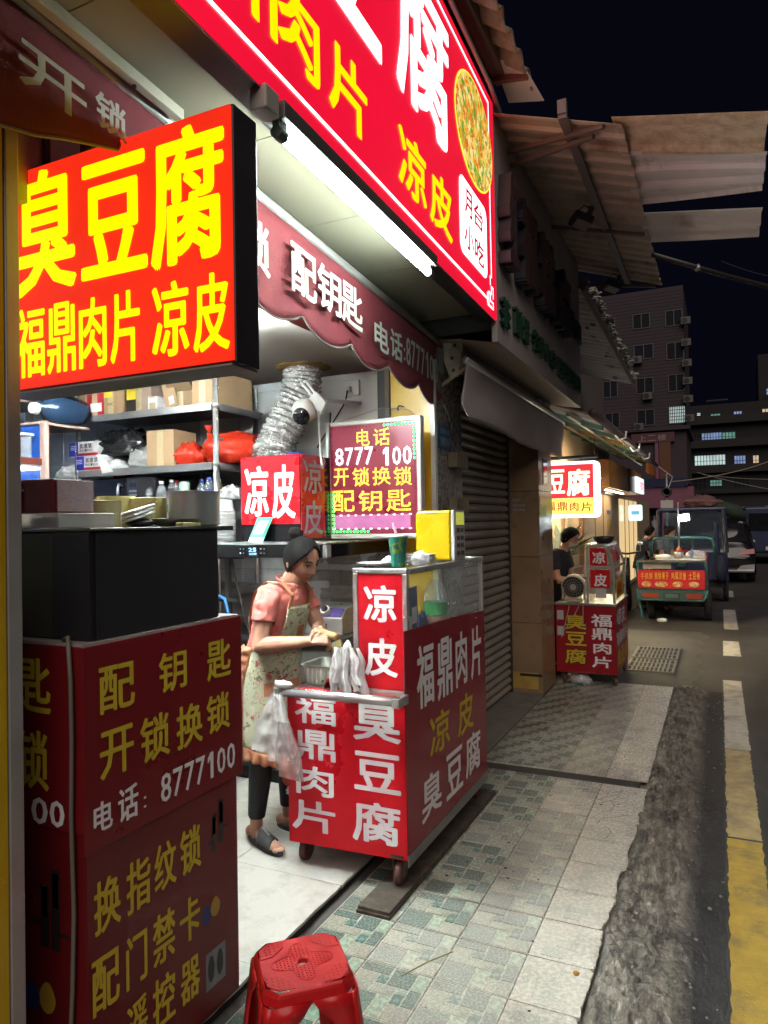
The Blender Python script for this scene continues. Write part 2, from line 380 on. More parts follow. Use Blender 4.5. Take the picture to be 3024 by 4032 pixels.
for i, yy in enumerate(rows):
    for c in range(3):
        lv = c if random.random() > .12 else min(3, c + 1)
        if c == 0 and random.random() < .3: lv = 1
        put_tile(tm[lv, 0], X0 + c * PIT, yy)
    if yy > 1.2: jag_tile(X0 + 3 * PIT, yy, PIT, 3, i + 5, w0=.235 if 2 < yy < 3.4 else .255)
# tiles past the slot in front of the shuttered shop
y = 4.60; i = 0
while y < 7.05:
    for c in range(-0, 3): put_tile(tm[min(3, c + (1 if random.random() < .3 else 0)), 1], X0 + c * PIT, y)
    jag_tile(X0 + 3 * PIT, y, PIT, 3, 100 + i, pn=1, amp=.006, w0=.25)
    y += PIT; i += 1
# hairline cracks across the worn tiles
b = MB(); rr = random.Random(3)
for (cx, cy, ln, an) in ((-.72, 4.12, .3, .2), (-.66, 4.2, .25, 1.2), (-.78, 3.95, .22, 2.4), (-.62, 3.86, .28, .9), (-.58, 4.05, .2, 1.7), (-.9, 4.1, .2, .5), (-.55, 3.7, .18, 1.3), (-.7, 4.3, .2, 2.0)):
    pts = []; x, yy, a = cx, cy, an
    for k in range(8):
        pts.append((x, yy, .0016)); a += rr.choice((-.6, -.15, 0, .15, .6)) * .7; x += math.cos(a) * ln / 8; yy += math.sin(a) * ln / 8
    for p, q in zip(pts, pts[1:]):
        d = Vector((q[0] - p[0], q[1] - p[1], 0)).normalized(); nn = Vector((-d.y, d.x, 0)) * .0014
        b.quad(Vector(p) - nn, Vector(q) - nn, Vector(q) + nn, Vector(p) + nn)
b.build("crack", m_dark, walk)

b = MB()
for k in range(60):   # trodden gum and specks
    x_, y_, r_ = rr.uniform(-1.45, -.5), rr.uniform(1.6, 6.9), rr.uniform(.002, .008); n_ = 9
    b.add([(x_ + r_ * (1 + .3 * rr.random()) * math.cos(2 * math.pi * i / n_), y_ + r_ * (1 + .3 * rr.random()) * math.sin(2 * math.pi * i / n_), .0019 + .00002 * k) for i in range(n_)], [tuple(range(n_))])
b.build("speck", m_dark, walk, kind="stuff")
# ---- shop floor of big pale tiles, with its black edge
b = MB(); b.bx(-5.4, -1.522, .2, 4.2, -.05, .018)
sfloor = b.build("shop_floor", m_dark, kind="structure")
m_sf = mat("pale_floor_tile", (.50, .485, .44), .32, var=.10, scale=7, bump=.05, bscale=80, dirt=(.26, .24, .20), dscale=7, damt=.6, wear=(.16, .14, .11), wscale=16, wlo=.735)
me_cache = None
for yy0, yy1 in ((.9, 1.5), (1.503, 2.103), (2.106, 2.718), (2.721, 3.31), (3.313, 3.9), (3.903, 4.198)):
    k = 0
    for x1, x0 in ((-1.517, -2.09 if yy0 > 2.7 else -2.11), (-2.093 if yy0 > 2.7 else -2.113, -2.69), (-2.693, -3.29), (-3.293, -3.89)):
        bb = MB()
        if k == 0:   # chipped front edge
            rr = random.Random(int(yy0 * 100)); n = 12
            pts = [(x0, yy0)] + [(x1 + rr.uniform(-.006, .002), yy0 + (yy1 - yy0) * i / n) for i in range(n + 1)] + [(x0, yy1)]
            bb.prism([(p[0], p[1], .018) for p in pts], (0, 0, .012 + random.uniform(0, .001)))
        else: bb.bx(x0, x1, yy0, yy1, .018, .030)
        bb.build("floor_tile", m_sf, sfloor); k += 1

# ---- step below the roller shutter
b = MB(); b.bx(-1.80, -1.478, 4.66, 6.5, -.01, .016); b.build("step", mat("step_concrete", (.16, .15, .13), .8, var=.35, scale=8, bump=.4), kind="structure", bevel=.006)

# ---- painted road markings
m_yl = mat("worn_yellow_paint", (.40, .27, .045), .75, var=.3, scale=12, bump=.4, bscale=90, dirt=(.10, .09, .075), dscale=4, damt=.75)
m_wl = mat("worn_white_paint", (.42, .40, .36), .75, var=.2, scale=14, bump=.4, bscale=90, dirt=(.14, .135, .125), dscale=6, damt=.7)
def stripe(x0, x1, y0, y1, m, seed, name="road_marking", z=-.041):
    rr = random.Random(seed); n = max(4, int((y1 - y0) / .03)); bb = MB()
    L_ = [(x0 + rr.uniform(-.004, .006), y0 + (y1 - y0) * i / n) for i in range(n + 1)]
    R_ = [(x1 + rr.uniform(-.006, .004), y0 + (y1 - y0) * i / n) for i in range(n + 1)]
    v = []
    for a, c in zip(L_, R_): v += [(a[0], a[1], z), (c[0], c[1], z)]
    bb.add(v, [(2 * i, 2 * i + 1, 2 * i + 3, 2 * i + 2) for i in range(n)]); bb.build(name, m, kind="structure")
stripe(.0, .16, .9, 4.05, m_yl, 1); stripe(.0, .16, 4.07, 5.6, mat("half_worn_yellow_paint", (.40, .31, .15), .75, var=.3, scale=12, bump=.4, bscale=90, dirt=(.12, .11, .095), dscale=4, damt=.7), 2)
stripe(.0, .165, 5.61, 7.95, m_wl, 3)
stripe(.01, .20, 9.35, 10.45, m_wl, 4); stripe(.03, .22, 11.55, 14.0, m_wl, 5); stripe(.04, .24, 16.2, 17.6, m_wl, 6)
# tar seam and litter scraps
b = MB()
rr = random.Random(11)
for k in range(130):
    x = rr.uniform(-.44, .02); yy = rr.uniform(1.6, 7); s_ = rr.uniform(.003, .009); z0 = -.012 if x < -.25 else -.03
    b.blob((x, yy, z0 + .012), (s_, s_, s_ * .6), 6, .4, 2, k)
b.build("gravel", mat("gravel", (.22, .21, .19), .9, var=.4, scale=60), kind="stuff", label=None)

# ---- drain grates
m_iron = mat("cast_iron", (.13, .125, .12), .5, metal=.4, var=.3, scale=12, bump=.2)
def grate(y0, y1, lab):
    t = thing("drain_grate", lab, "drain grate", (-.70, (y0 + y1) / 2, -.01), "drain grates by the kerb")
    b = MB(); x0, x1 = -.955, -.455
    z0, z1 = -.022, .004
    b.bx(x0, x1, y0, y0 + .03, z0, z1); b.bx(x0, x1, y1 - .03, y1, z0, z1); b.bx(x0, x0 + .03, y0 + .03, y1 - .03, z0, z1); b.bx(x1 - .03, x1, y0 + .03, y1 - .03, z0, z1)
    b.build("frame", m_iron, t, bevel=.003)
    b = MB(); b.bx(x0 + .03, x1 - .03, y0 + .03, y1 - .03, -.021, -.012); b.build("pit", m_dark, t)
    for k in range(1, 10):
        xx = x0 + .03 + (x1 - x0 - .06) * k / 10; bb = MB(); bb.bx(xx - .0095, xx + .0095, y0 + .03, y1 - .03, -.012, .003); bb.build("bar", m_iron, t)
    for k in (1, 2):
        yy = y0 + (y1 - y0) * k / 3; bb = MB(); bb.bx(x0 + .03, x1 - .03, yy - .02, yy + .02, -.012, .0005); bb.build("cross_bar", m_iron, t)
grate(7.92, 8.63, "cast iron slotted drain grate nearer the tiles")
grate(8.68, 9.42, "cast iron slotted drain grate behind the other one")
# ============================================================ THE LIT SHOP
m_wt = mat("white_wall_tile", (.55, .56, .58), .25, var=.05, scale=3)
m_paint = mat("white_paint", (.52, .51, .46), .6, var=.08, scale=4, dirt=(.38, .35, .27), dscale=2, damt=.3)
m_yel = mat("yellow_panel", (.62, .40, .012), .32, var=.08, scale=3, coat=.3)
m_alu = mat("brushed_aluminium", (.50, .50, .48), .36, metal=.5, var=.12, scale=9, bump=.05, bscale=120)
m_steel = mat("stainless_steel", (.70, .70, .69), .30, metal=.75, var=.12, scale=7, bump=.04, bscale=80)
m_dframe = mat("dark_frame", (.03, .028, .026), .4, var=.2)
m_soff = mat("soffit_board", (.24, .23, .17), .55, var=.08, scale=3, dirt=(.22, .20, .14), dscale=3, damt=.35)
def sh(x, y): return x + (4.2 - y) * .031
shop = thing("shop_building", "open-fronted snack shop with yellow jambs and pale boarded ceiling", "shop", (-3.2, 2.7, .03))
# side wall of tiles behind the rack: each tile a piece
b = MB(); b.bx(-5.4, -1.99, 4.216, 4.34, .0, 2.9); wall = b.build("side_wall", mat("tile_joint", (.18, .18, .19), .8), shop)
m_bt = mat("bluish_wall_tile", (.36, .40, .50), .22, var=.06, scale=3)
xs = [-5.4 + .6 * k for k in range(5)]
for k, zz in enumerate((0.03, .45, .87, 1.29, 1.71, 2.13, 2.55)):
    z1 = min(zz + .417, 2.88)
    for j in range(9):
        x0 = -5.28 + j * .36 + (.0 if k % 2 else 0); x1 = min(x0 + .357, -1.995)
        if x0 > -2.02: continue
        if x0 > -2.70 and zz < 1.2 and z1 > .8: continue
        if x0 > -2.75 and zz > 2.0: continue
        bb = MB(); bb.bx(x0, x1, 4.204, 4.217, zz, z1); bb.build("wall_tile", m_bt if x0 < -4.3 else m_wt, wall, bevel=.0015, seg=1)
b = MB(); b.bx(-2.72, -1.99, 4.196, 4.2165, 2.125, 2.88); b.build("plaster", m_paint, wall)
# rock-faced bricks
m_brk = mat("rock_faced_brick", (.27, .255, .225), .75, var=.25, scale=14, bump=.9, bscale=28)
for r in range(7):
    z0 = .72 + r * .118
    off = -.19 if r % 2 else 0
    for c in range(3):
        x0 = -2.70 + off + c * .385; x1 = x0 + .378
        x0 = max(x0, -2.70); x1 = min(x1, -1.995)
        if x1 - x0 < .05 or x0 >= x1: continue
        bb = MB()
        def face(a, c_, x0=x0, x1=x1, z0=z0, r=r):
            xx = x0 + (x1 - x0) * a; zz = z0 + .112 * c_; e = min(a, 1 - a, c_, 1 - c_)
            return (xx, 4.2165 - (0 if e < .01 else .016 + .010 * noise.noise(Vector((xx * 14, r * 3.1, zz * 30)))), zz)
        bb.grid(10, 5, face); bb.build("brick", m_brk, wall)
# back wall, near wall, ceilings
b = MB(); b.bx(-5.5, -5.4, .2, 4.3, 0, 2.9); b.build("back_wall", m_bt, shop)
b = MB(); b.bx(-5.4, -1.9, .2, .3, 0, 2.9); b.build("near_wall", m_paint, shop)
b = MB(); b.bx(-5.4, -1.90, .3, 4.2, 2.605, 2.66); b.build("ceiling", m_paint, shop)
# bulkhead above the ceiling edge
b = MB(); b.bx(-1.93, -1.895, .3, 4.19, 2.60, 2.9); b.build("bulkhead", m_paint, shop)
b = MB(); b.bx(-1.99, -1.895, 4.15, 4.30, .03, 2.6); b.build("door_track", m_dframe, shop)
b = MB(); b.bx(-1.93, -1.90, 4.135, 4.15, .03, 2.6); b.build("door_track", mat("brown_frame", (.10, .07, .03), .4), shop)
# far jamb: yellow panel, white edge, stone pier
b = MB(); b.bx(-1.894, -1.622, 4.145, 4.19, .03, 2.62); b.build("jamb_panel", m_yel, shop, bevel=.002)
b = MB(); b.bx(-1.621, -1.592, 4.14, 4.175, .03, 2.62); b.build("edge_strip", mat("white_strip", (.62, .61, .56), .4), shop)
m_stone = mat("polished_granite", (.17, .155, .145), .28, var=.28, scale=30, dirt=(.10, .085, .07), dscale=2, damt=.5)
for z0, z1 in ((.0, .66), (.663, 1.40), (1.403, 2.03), (2.033, 2.72)):
    b = MB(); b.bx(-1.80, -1.595, 4.177, 4.655, z0, z1); b.build("pier_stone", m_stone, shop, bevel=.002, seg=1)
# near jamb on the left edge of the picture
b = MB(); b.bx(-2.5, -1.562, 1.03, 1.165, .0, 2.72); b.build("jamb_panel", m_yel, shop, bevel=.003)
b = MB(); b.bx(-2.5, -1.60, 1.166, 1.21, .0, 2.72); b.build("bounce_blocker", m_dframe, shop)  # unseen dark board added to keep yellow bounce off the lock box
b = MB(); b.bx(-1.599, -1.558, 1.167, 1.205, .0, 2.60); b.build("edge_strip", m_alu, shop, bevel=.003)
# soffit boards under the sign
yb = [.25, 1.25, 1.95, 2.62, 3.28, 4.2]
for y0, y1 in zip(yb, yb[1:]):
    b = MB(); b.prism([(sh(-1.305, y0 + .002), y0 + .002, 2.882), (sh(-1.305, y1 - .002), y1 - .002, 2.882), (-1.93, y1 - .002, 2.882), (-1.93, y0 + .002, 2.882)], (0, 0, .02))
    b.build("soffit_board", m_soff, shop)
# upper wall behind the sign
b = MB(); b.bx(-2.2, -1.36, .8, 4.15, 2.91, 4.6); b.build("upper_wall", m_dframe, shop)
# ceiling lamps inside the shop (lit)
m_tube = lit("lamp_glow", (.93, 1.0, .97), 640, var=0); m_tub2 = lit("lamp_glow_back", (.93, 1.0, .97), 120, var=0)
for (xx, y0, y1) in ((-2.10, 1.66, 2.86), (-3.6, 1.9, 3.1)):
    t = thing("ceiling_lamp", "white batten lamp under the shop ceiling, %s" % ("towards the street" if xx > -3 else "towards the back"), "lamp", (xx, (y0 + y1) / 2, 2.6), "shop ceiling lamps")
    b = MB(); b.bx(xx - .05, xx + .05, y0, y1, 2.575, 2.604); b.build("housing", m_paint, t)
    b = MB(); b.cyl((xx, y0 + .02, 2.555), (xx, y1 - .02, 2.555), .02, n=10); b.build("tube", m_tube if xx > -3 else m_tub2, t)

# ============================================================ BIG RED SIGN
m_red = lit("sign_red_face", (.84, .006, .035), .92, var=.08, scale=1.6)
m_syel = lit("sign_yellow", (1.0, .80, .0), 1.0, var=.03)
m_swht = lit("sign_white", (1.0, .97, 1.0), 2.2, var=.02)
m_case = mat("sign_case", (.035, .035, .04), .35, var=.2)
bs = thing("sign_board", "huge backlit red sign over the shop with white and yellow characters and a food photo", "sign", (-1.25, 2.6, 2.83))
ang = math.atan(.031); U = Vector((-math.sin(ang), math.cos(ang), 0)); W = Vector((math.cos(ang), math.sin(ang), 0))
O = Vector((-1.2, 4.2, 0)) - U * 4.2 / math.cos(ang)
def sp(yv): return yv / math.cos(ang)
def P(yv, zz, d=0): return O + U * sp(yv) + Z * zz + W * d
y0s, y1s, z0s, z1s = .70, 4.21, 2.828, 4.165
b = MB(); b.prism([P(y0s, z0s, -.012), P(y1s, z0s, -.012), P(y1s, z1s, -.012), P(y0s, z1s, -.012)], W * .012); b.build("face", m_red, bs)
b = MB(); b.prism([P(y0s, z0s - .004, -.105), P(y1s + .004, z0s - .004, -.105), P(y1s + .004, z1s + .006, -.105), P(y0s, z1s + .006, -.105)], W * .091); b.build("case", m_case, bs, bevel=.002)
# slanted aluminium strip underneath
b = MB(); b.prism([P(y0s, z0s - .006, -.006), P(y1s, z0s - .006, -.006), P(y1s, 2.886, -.105), P(y0s, 2.886, -.105)], (0, 0, -.004)); b.build("bottom_strip", m_alu, bs)
letters("lettering", [("豆", 1.72, 2.48, 3.37, 4.12), ("腐", 2.634, 3.335, 3.385, 4.10), ("臭", .84, 1.55, 3.37, 4.12)], O, U, W, m_swht, bs, bold=.021)
letters("lettering", [("福", .95, 1.27, 2.985, 3.24), ("鼎", 1.31, 1.62, 2.983, 3.238), ("肉", 1.675, 1.97, 2.983, 3.238), ("片", 2.03, 2.335, 2.983, 3.238), ("凉", 2.636, 2.971, 2.985, 3.255), ("皮", 3.015, 3.344, 2.978, 3.255)], O, U, W, m_syel, bs, bold=.027)
def ring(y0, y1, za, zb, d, w_, m_, nm):
    b = MB()
    for (a0, a1, c0, c1) in ((y0, y1, za, za + w_), (y0, y1, zb - w_, zb), (y1 - w_ * 1.2, y1, za + w_, zb - w_)):
        b.quad(P(a0, c0, d), P(a1, c0, d), P(a1, c1, d), P(a0, c1, d))
    return b.build(nm, m_, bs)
b = MB()
b.quad(P(.75, 2.894, .002), P(3.93, 2.894, .002), P(3.93, 2.908, .002), P(.75, 2.908, .002)); b.quad(P(.75, 4.10, .002), P(4.10, 4.10, .002), P(4.10, 4.114, .002), P(.75, 4.114, .002))
b.quad(P(4.088, 3.06, .002), P(4.10, 3.06, .002), P(4.10, 4.10, .002), P(4.088, 4.10, .002))
b.build("border_line", m_swht, bs)
b = MB()   # corner scrollwork
for (a0, a1, c0, c1) in ((3.93, 4.0, 2.894, 2.906), (3.99, 4.0, 2.875, 2.94), (4.0, 4.13, 2.865, 2.877), (4.02, 4.03, 2.877, 2.955), (4.03, 4.09, 2.945, 2.955), (4.055, 4.065, 2.9, 2.945), (4.065, 4.13, 2.9, 2.91), (4.12, 4.13, 2.877, 2.9), (4.08, 4.09, 2.955, 3.0), (4.09, 4.13, 2.99, 3.0), (4.12, 4.13, 2.93, 2.99), (4.06, 4.07, 3.0, 3.06), (4.07, 4.10, 3.05, 3.06)):
    b.quad(P(a0, c0, .0022), P(a1, c0, .0022), P(a1, c1, .0022), P(a0, c1, .0022))
b.build("corner_scroll", m_swht, bs)
def roundrect(y0, y1, za, zb, r, n=6):
    pts = []
    for (cx, cz, a0) in ((y1 - r, zb - r, 0), (y0 + r, zb - r, 90), (y0 + r, za + r, 180), (y1 - r, za + r, 270)):
        for i in range(n + 1):
            a = R(a0 + 90 * i / n); pts.append((cx + r * math.cos(a), cz + r * math.sin(a)))
    return pts
b = MB(); b.add([P(a, c, .002) for a, c in roundrect(3.475, 4.0, 3.005, 3.418, .06)], [tuple(range(28))]); badge = b.build("badge", m_swht, bs)
letters("lettering", [("月", 3.56, 3.70, 3.235, 3.38), ("台", 3.73, 3.925, 3.24, 3.375), ("小", 3.545, 3.72, 3.05, 3.19), ("吃", 3.735, 3.925, 3.04, 3.18)], O, U, W, mat("badge_text", (.30, .005, .03), .5, emit=(.6, .004, .03), es=.5, var=0), badge, bold=.03, lift=.0045)
def ell(d, sc_): return [P(3.79 + .372 * sc_ * math.cos(2 * math.pi * k / 40), 3.765 + .298 * sc_ * math.sin(2 * math.pi * k / 40), d) for k in range(40)]
b = MB(); b.add(ell(.002, 1), [tuple(range(40))]); b.build("photo_rim", lit("rim_yellow", (1, .85, .05), 1.1), bs)
b = MB(); b.add(ell(.0035, .965), [tuple(range(40))])
b.build("food_photo", pattern("noodle_photo", [(.85, .42, .03), (.95, .62, .10), (.80, .30, .02), (.98, .85, .35), (.12, .35, .03), (.75, .15, .02), (.95, .70, .2), (.30, .5, .05)], 34, .3, emit=.5), bs)
# white conduit clipped along the top edge
b = MB(); b.tube([P(.5, 4.20, .02), P(3.4, 4.20, .02), P(4.05, 4.19, .025), P(4.30, 4.16, .02)], .014, 8); b.build("conduit", mat("pvc", (.55, .54, .52), .4), bs, smooth=True)

# ============================================================ TUBE LAMP under the sign
tl = thing("tube_lamp", "lit fluorescent tube in its batten under the big red sign", "lamp", (-1.21, 2.4, 2.75))
def tp(y_, dx=0, dz=0): return (sh(-1.222, y_) + .006 + dx, y_, 2.745 + dz)
b = MB(); b.prism([tp(1.72, -.034, .033), tp(3.06, -.034, .033), tp(3.06, .034, .033), tp(1.72, .034, .033)], (0, 0, .05)); b.build("batten", mat("white_batten", (.14, .14, .13), .4), tl, bevel=.003)
b = MB(); b.cyl(tp(1.76), tp(3.02), .0145, n=14); b.build("tube", lit("fluorescent", (.86, 1.0, .94), 130, var=0), tl, smooth=True)
for a0, a1 in ((1.725, 1.765), (3.015, 3.05)):
    b = MB(); b.cyl(tp(a0), tp(a1), .019, n=12); b.bx(tp(a0)[0] - .012, tp(a0)[0] + .012, a0, a1, 2.75, 2.785); b.build("end_cap", mat("cap_green", (.10, .14, .12), .5), tl)
b = MB(); b.bx(sh(-1.222, 1.66) - .02, sh(-1.222, 1.66) + .035, 1.63, 1.70, 2.76, 2.83); b.build("starter_box", m_paint, tl, bevel=.006)

# ============================================================ MAROON AWNING
m_cloth = mat("maroon_canvas", (.17, .022, .032), .85, var=.22, scale=5, bump=.25, bscale=200, dirt=(.25, .06, .06), dscale=2, damt=.4)
aw = thing("awning", "maroon canvas awning with scalloped edge and pale lettering over the shop front", "awning", (-1.55, 2.6, 2.4))
AO = Vector((-1.6, 4.28, 0)) - U * 4.28 / math.cos(ang)
def azt(y_): return 2.741 + .043 * (4.28 - y_)
def A(y_, zz, d=0): return AO + U * sp(y_) + Z * zz + W * d
def val(a, c):
    y_ = .2 + (4.31 - .2) * a
    ph = (y_ - .32) / .44; sc_ = abs(math.sin(math.pi * ph)) ** .7
    bot = .40 - .07 * (1 - sc_)
    if y_ < 1.95:     # hitched up where it rides over the sign box
        zb = 2.545 + .33 * (y_ - 1.11) if y_ < 1.5 else 2.725
        w_ = max(0, min(1, (1.95 - y_) / .3)); bot = bot * (1 - w_) + (azt(y_) - .012 - zb + .012 * (1 - sc_)) * w_
    d = .007 * math.sin(y_ * 7.3) * c + .006 * noise.noise(Vector((y_ * 5, c * 2, 0))) * c + .008 * c * c * math.sin(y_ * 2.1)
    return A(y_, azt(y_) - .012 - bot * c, d)
b = MB(); b.grid(150, 10, val); val_o = b.build("valance", m_cloth, aw, smooth=True)
so = val_o.modifiers.new("thick", 'SOLIDIFY'); so.thickness = .003
b = MB(); b.tube([Vector(val(i / 150, 1)) + W * .003 for i in range(151)], .0045, 5); b.build("edge_piping", mat("piping", (.20, .17, .15), .7), aw)
b = MB(); b.cyl(A(.2, azt(.2) + .012, -.01), A(4.31, azt(4.31) + .012, -.01), .024, n=10); b.build("front_bar", m_alu, aw, smooth=True)
b = MB(); b.cyl(A(.2, azt(.2) + .03, -.16), A(4.28, azt(4.28) + .06, -.20), .05, n=12); b.build("roller", mat("roller_dark", (.07, .02, .025), .8), aw, smooth=True)
def slope(a, c): 
    y_ = .2 + 4.1 * a; return A(y_, azt(y_) + .035 + .035 * c, -.01 - .17 * c)
b = MB(); b.grid(20, 2, slope); b.build("canopy", m_cloth, aw)
m_awt = mat("awning_print", (.50, .52, .46), .8, var=.15, scale=12, dirt=(.3, .26, .24), dscale=12, damt=.4)
AZ = lambda y_, z_: z_ + .043 * y_
letters("lettering", [(c, a, e, AZ((a + e) / 2, z0) - .043 * (a + e) / 2 * 0 - .0, AZ((a + e) / 2, z1)) for c, a, e, z0, z1 in
    (("开", 1.14, 1.345, 2.655, 2.765), ("锁", 1.375, 1.49, 2.675, 2.775), ("锁", 2.02, 2.225, 2.525, 2.72), ("配", 2.377, 2.588, 2.525, 2.726), ("钥", 2.595, 2.816, 2.525, 2.72), ("匙", 2.82, 3.04, 2.515, 2.715), ("电", 3.178, 3.36, 2.475, 2.625), ("话", 3.383, 3.55, 2.472, 2.63), ("：", 3.56, 3.60, 2.475, 2.60), ("8777100", 3.60, 4.14, 2.467, 2.625))],
    AO, U, W, m_awt, aw, bold=.024, lift=.032, shear=-.043)
b = MB(); b.grid(1, 1, lambda a, c: A(4.16 + .10 * a, 2.70 - .16 * c - .0, .03)); b.build("care_label", mat("label_grey", (.36, .34, .33), .7, var=.3, scale=60), aw)
# bracket plate at the far end
m_brkt = mat("cream_steel", (.44, .32, .24), .55, var=.25, scale=10, dirt=(.10, .08, .05), dscale=8, damt=.7)
b = MB(); b.prism([(-1.60, 4.335, 2.86), (-1.60, 4.335, 2.66), (-1.56, 4.335, 2.54), (-1.50, 4.335, 2.54), (-1.47, 4.335, 2.70), (-1.47, 4.335, 2.86)], (0, .02, 0))
br = b.build("bracket", m_brkt, aw, bevel=.002)
b = MB()
for hx, hz in ((-1.55, 2.80), (-1.52, 2.74), (-1.54, 2.66), (-1.53, 2.58)): b.cyl((hx, 4.333, hz), (hx, 4.3345, hz), .012, n=10)
b.build("bolt_hole", m_dark, br)
b = MB(); b.tube([val(150 / 150, 1), A(4.36, 2.30, .02), A(4.40, 2.22, .03)], .0025, 5); b.build("loose_cord", m_awt, aw)

# ============================================================ LEFT LIGHTBOX
ls = thing("sign_box", "backlit orange-red sign box with big yellow characters hung by the left jamb", "sign", (-1.55, 1.55, 2.03))
b = MB(); b.bx(-2.02, -1.134, 1.498, 1.508, 2.033, 2.703); b.build("face", lit("orange_red_face", (.92, .026, .008), .95, var=.10, scale=3.5), ls)
b = MB(); b.bx(-2.03, -1.128, 1.508, 1.612, 2.026, 2.710); b.build("case", m_case, ls, bevel=.004)
b = MB(); b.bx(-2.028, -1.14, 1.502, 1.616, 2.020, 2.0255); b.build("bottom_plate", m_alu, ls)
letters("lettering", [("臭", -1.955, -1.69, 2.308, 2.692), ("豆", -1.672, -1.416, 2.318, 2.66), ("腐", -1.405, -1.15, 2.302, 2.684)], (0, 1.498, 0), X, -Y, lit("box_yellow", (1.0, .93, .0), 1.05, var=.08, scale=6), ls, bold=.027)
letters("lettering", [('福', -1.952, -1.826, 2.062, 2.278), ('鼎', -1.817, -1.697, 2.062, 2.275), ('肉', -1.684, -1.574, 2.064, 2.27), ('片', -1.56, -1.448, 2.065, 2.27), ('凉', -1.405, -1.274, 2.062, 2.27), ('皮', -1.26, -1.14, 2.060, 2.27)], (0, 1.498, 0), X, -Y, MATS["box_yellow"], ls, bold=.024)
for xx in (-1.9, -1.72):
    b = MB(); b.bx(xx - .012, xx + .012, 1.55, 1.574, 2.712, 2.88); b.build("hanger", m_dframe, ls)
# profile light hanging under the soffit beside the awning (unlit)
t = thing("batten_light", "unlit narrow batten lamp screwed under the soffit above the awning", "lamp", (-1.42, 1.2, 2.86))
b = MB(); b.prism([(-1.425, .72, 2.845), (-1.395, .72, 2.845), (-1.455, 1.70, 2.845), (-1.485, 1.70, 2.845)], (0, 0, .034)); b.build("housing", mat("cream_plastic", (.40, .38, .30), .5), t, bevel=.003)
for yy in (.78, 1.5):
    b = MB(); b.cyl((-1.414 - .061 * (yy - .72), yy, 2.838), (-1.414 - .061 * (yy - .72), yy, 2.846), .006, n=8); b.build("screw", m_dark, t)
# ============================================================ RED LOCKSMITH CABINET (left foreground)
m_redb = mat("red_vinyl", (.18, .009, .013), .30, wear=(.30, .22, .2), wscale=9, wlo=.745, var=.10, scale=3, bump=.05, bscale=25, dirt=(.12, .008, .01), dscale=3, damt=.35)
m_redb2 = mat("red_vinyl_old", (.145, .008, .011), .33, wear=(.28, .2, .18), wscale=8, wlo=.74, var=.12, scale=3, bump=.06, bscale=20, dirt=(.09, .008, .01), dscale=2.5, damt=.45)
m_ylt = mat("yellow_vinyl", (.62, .47, .03), .45, var=.08, scale=10)
m_wlt = mat("white_vinyl", (.88, .87, .88), .40, var=.06, scale=10)
cb = thing("cabinet", "tall red locksmith cabinet with yellow and white lettering by the left jamb", "cabinet", (-1.8, 1.67, .03))
b = MB(); b.bx(-2.2, -1.512, 1.352, 1.985, .03, 1.275); b.build("body", m_redb2, cb)
b = MB(); b.bx(-1.5115, -1.504, 1.338, 2.012, .748, 1.288); up1 = b.build("board", m_redb, cb, bevel=.0015)
b = MB(); b.bx(-1.5118, -1.507, 1.345, 1.975, .04, .7475); lo1 = b.build("board", m_redb2, cb, bevel=.0015)
b = MB(); b.bx(-2.2, -1.512, 1.340, 1.3515, .80, 1.288); up2 = b.build("board", m_redb, cb, bevel=.0015)
b = MB(); b.bx(-2.2, -1.512, 1.344, 1.3515, .04, .7995); lo2 = b.build("board", m_redb2, cb, bevel=.0015)
b = MB(); b.bx(-2.21, -1.508, 1.344, 2.0, 1.2885, 1.296); b.build("top", mat("worn_edge", (.30, .26, .25), .6, var=.3, scale=20), cb)
letters("lettering", [('配', 1.388, 1.517, 1.1, 1.227), ('钥', 1.611, 1.733, 1.104, 1.225), ('匙', 1.829, 1.952, 1.096, 1.226), ('开', 1.389, 1.51, 0.925, 1.054), ('锁', 1.534, 1.655, 0.921, 1.054), ('换', 1.683, 1.804, 0.917, 1.049), ('锁', 1.823, 1.943, 0.925, 1.051)], (-1.504, 0, 0), Y, X, m_ylt, up1, bold=.02, lift=.001)
letters("lettering", [('电', 1.366, 1.431, 0.793, 0.873), ('话', 1.45, 1.525, 0.787, 0.883), ('：', 1.535, 1.565, 0.789, 0.85), ('8777100', 1.61, 1.972, 0.785, 0.87)], (-1.504, 0, 0), Y, X, m_wlt, up1, bold=.02, lift=.001)
letters("lettering", [('换', 1.366, 1.459, 0.523, 0.665), ('指', 1.479, 1.572, 0.521, 0.665), ('纹', 1.587, 1.679, 0.529, 0.668), ('锁', 1.695, 1.792, 0.529, 0.668), ('配', 1.357, 1.452, 0.318, 0.465), ('门', 1.475, 1.555, 0.318, 0.463), ('禁', 1.577, 1.671, 0.32, 0.468), ('卡', 1.691, 1.783, 0.321, 0.455), ('遥', 1.473, 1.555, 0.138, 0.28), ('控', 1.574, 1.668, 0.138, 0.285), ('器', 1.691, 1.779, 0.14, 0.267)], (-1.507, 0, 0), Y, X, m_ylt, lo1, bold=.02, lift=.001)
letters("lettering", [('匙', -1.76, -1.625, 1.1, 1.252), ('锁', -1.76, -1.635, 0.896, 1.057)], (0, 1.340, 0), X, -Y, m_ylt, up2, bold=.02, lift=.001)
letters("lettering", [('0', -1.705, -1.641, 0.805, 0.878), ('0', -1.634, -1.578, 0.807, 0.879)], (0, 1.340, 0), X, -Y, m_wlt, up2, bold=.03, lift=.001)
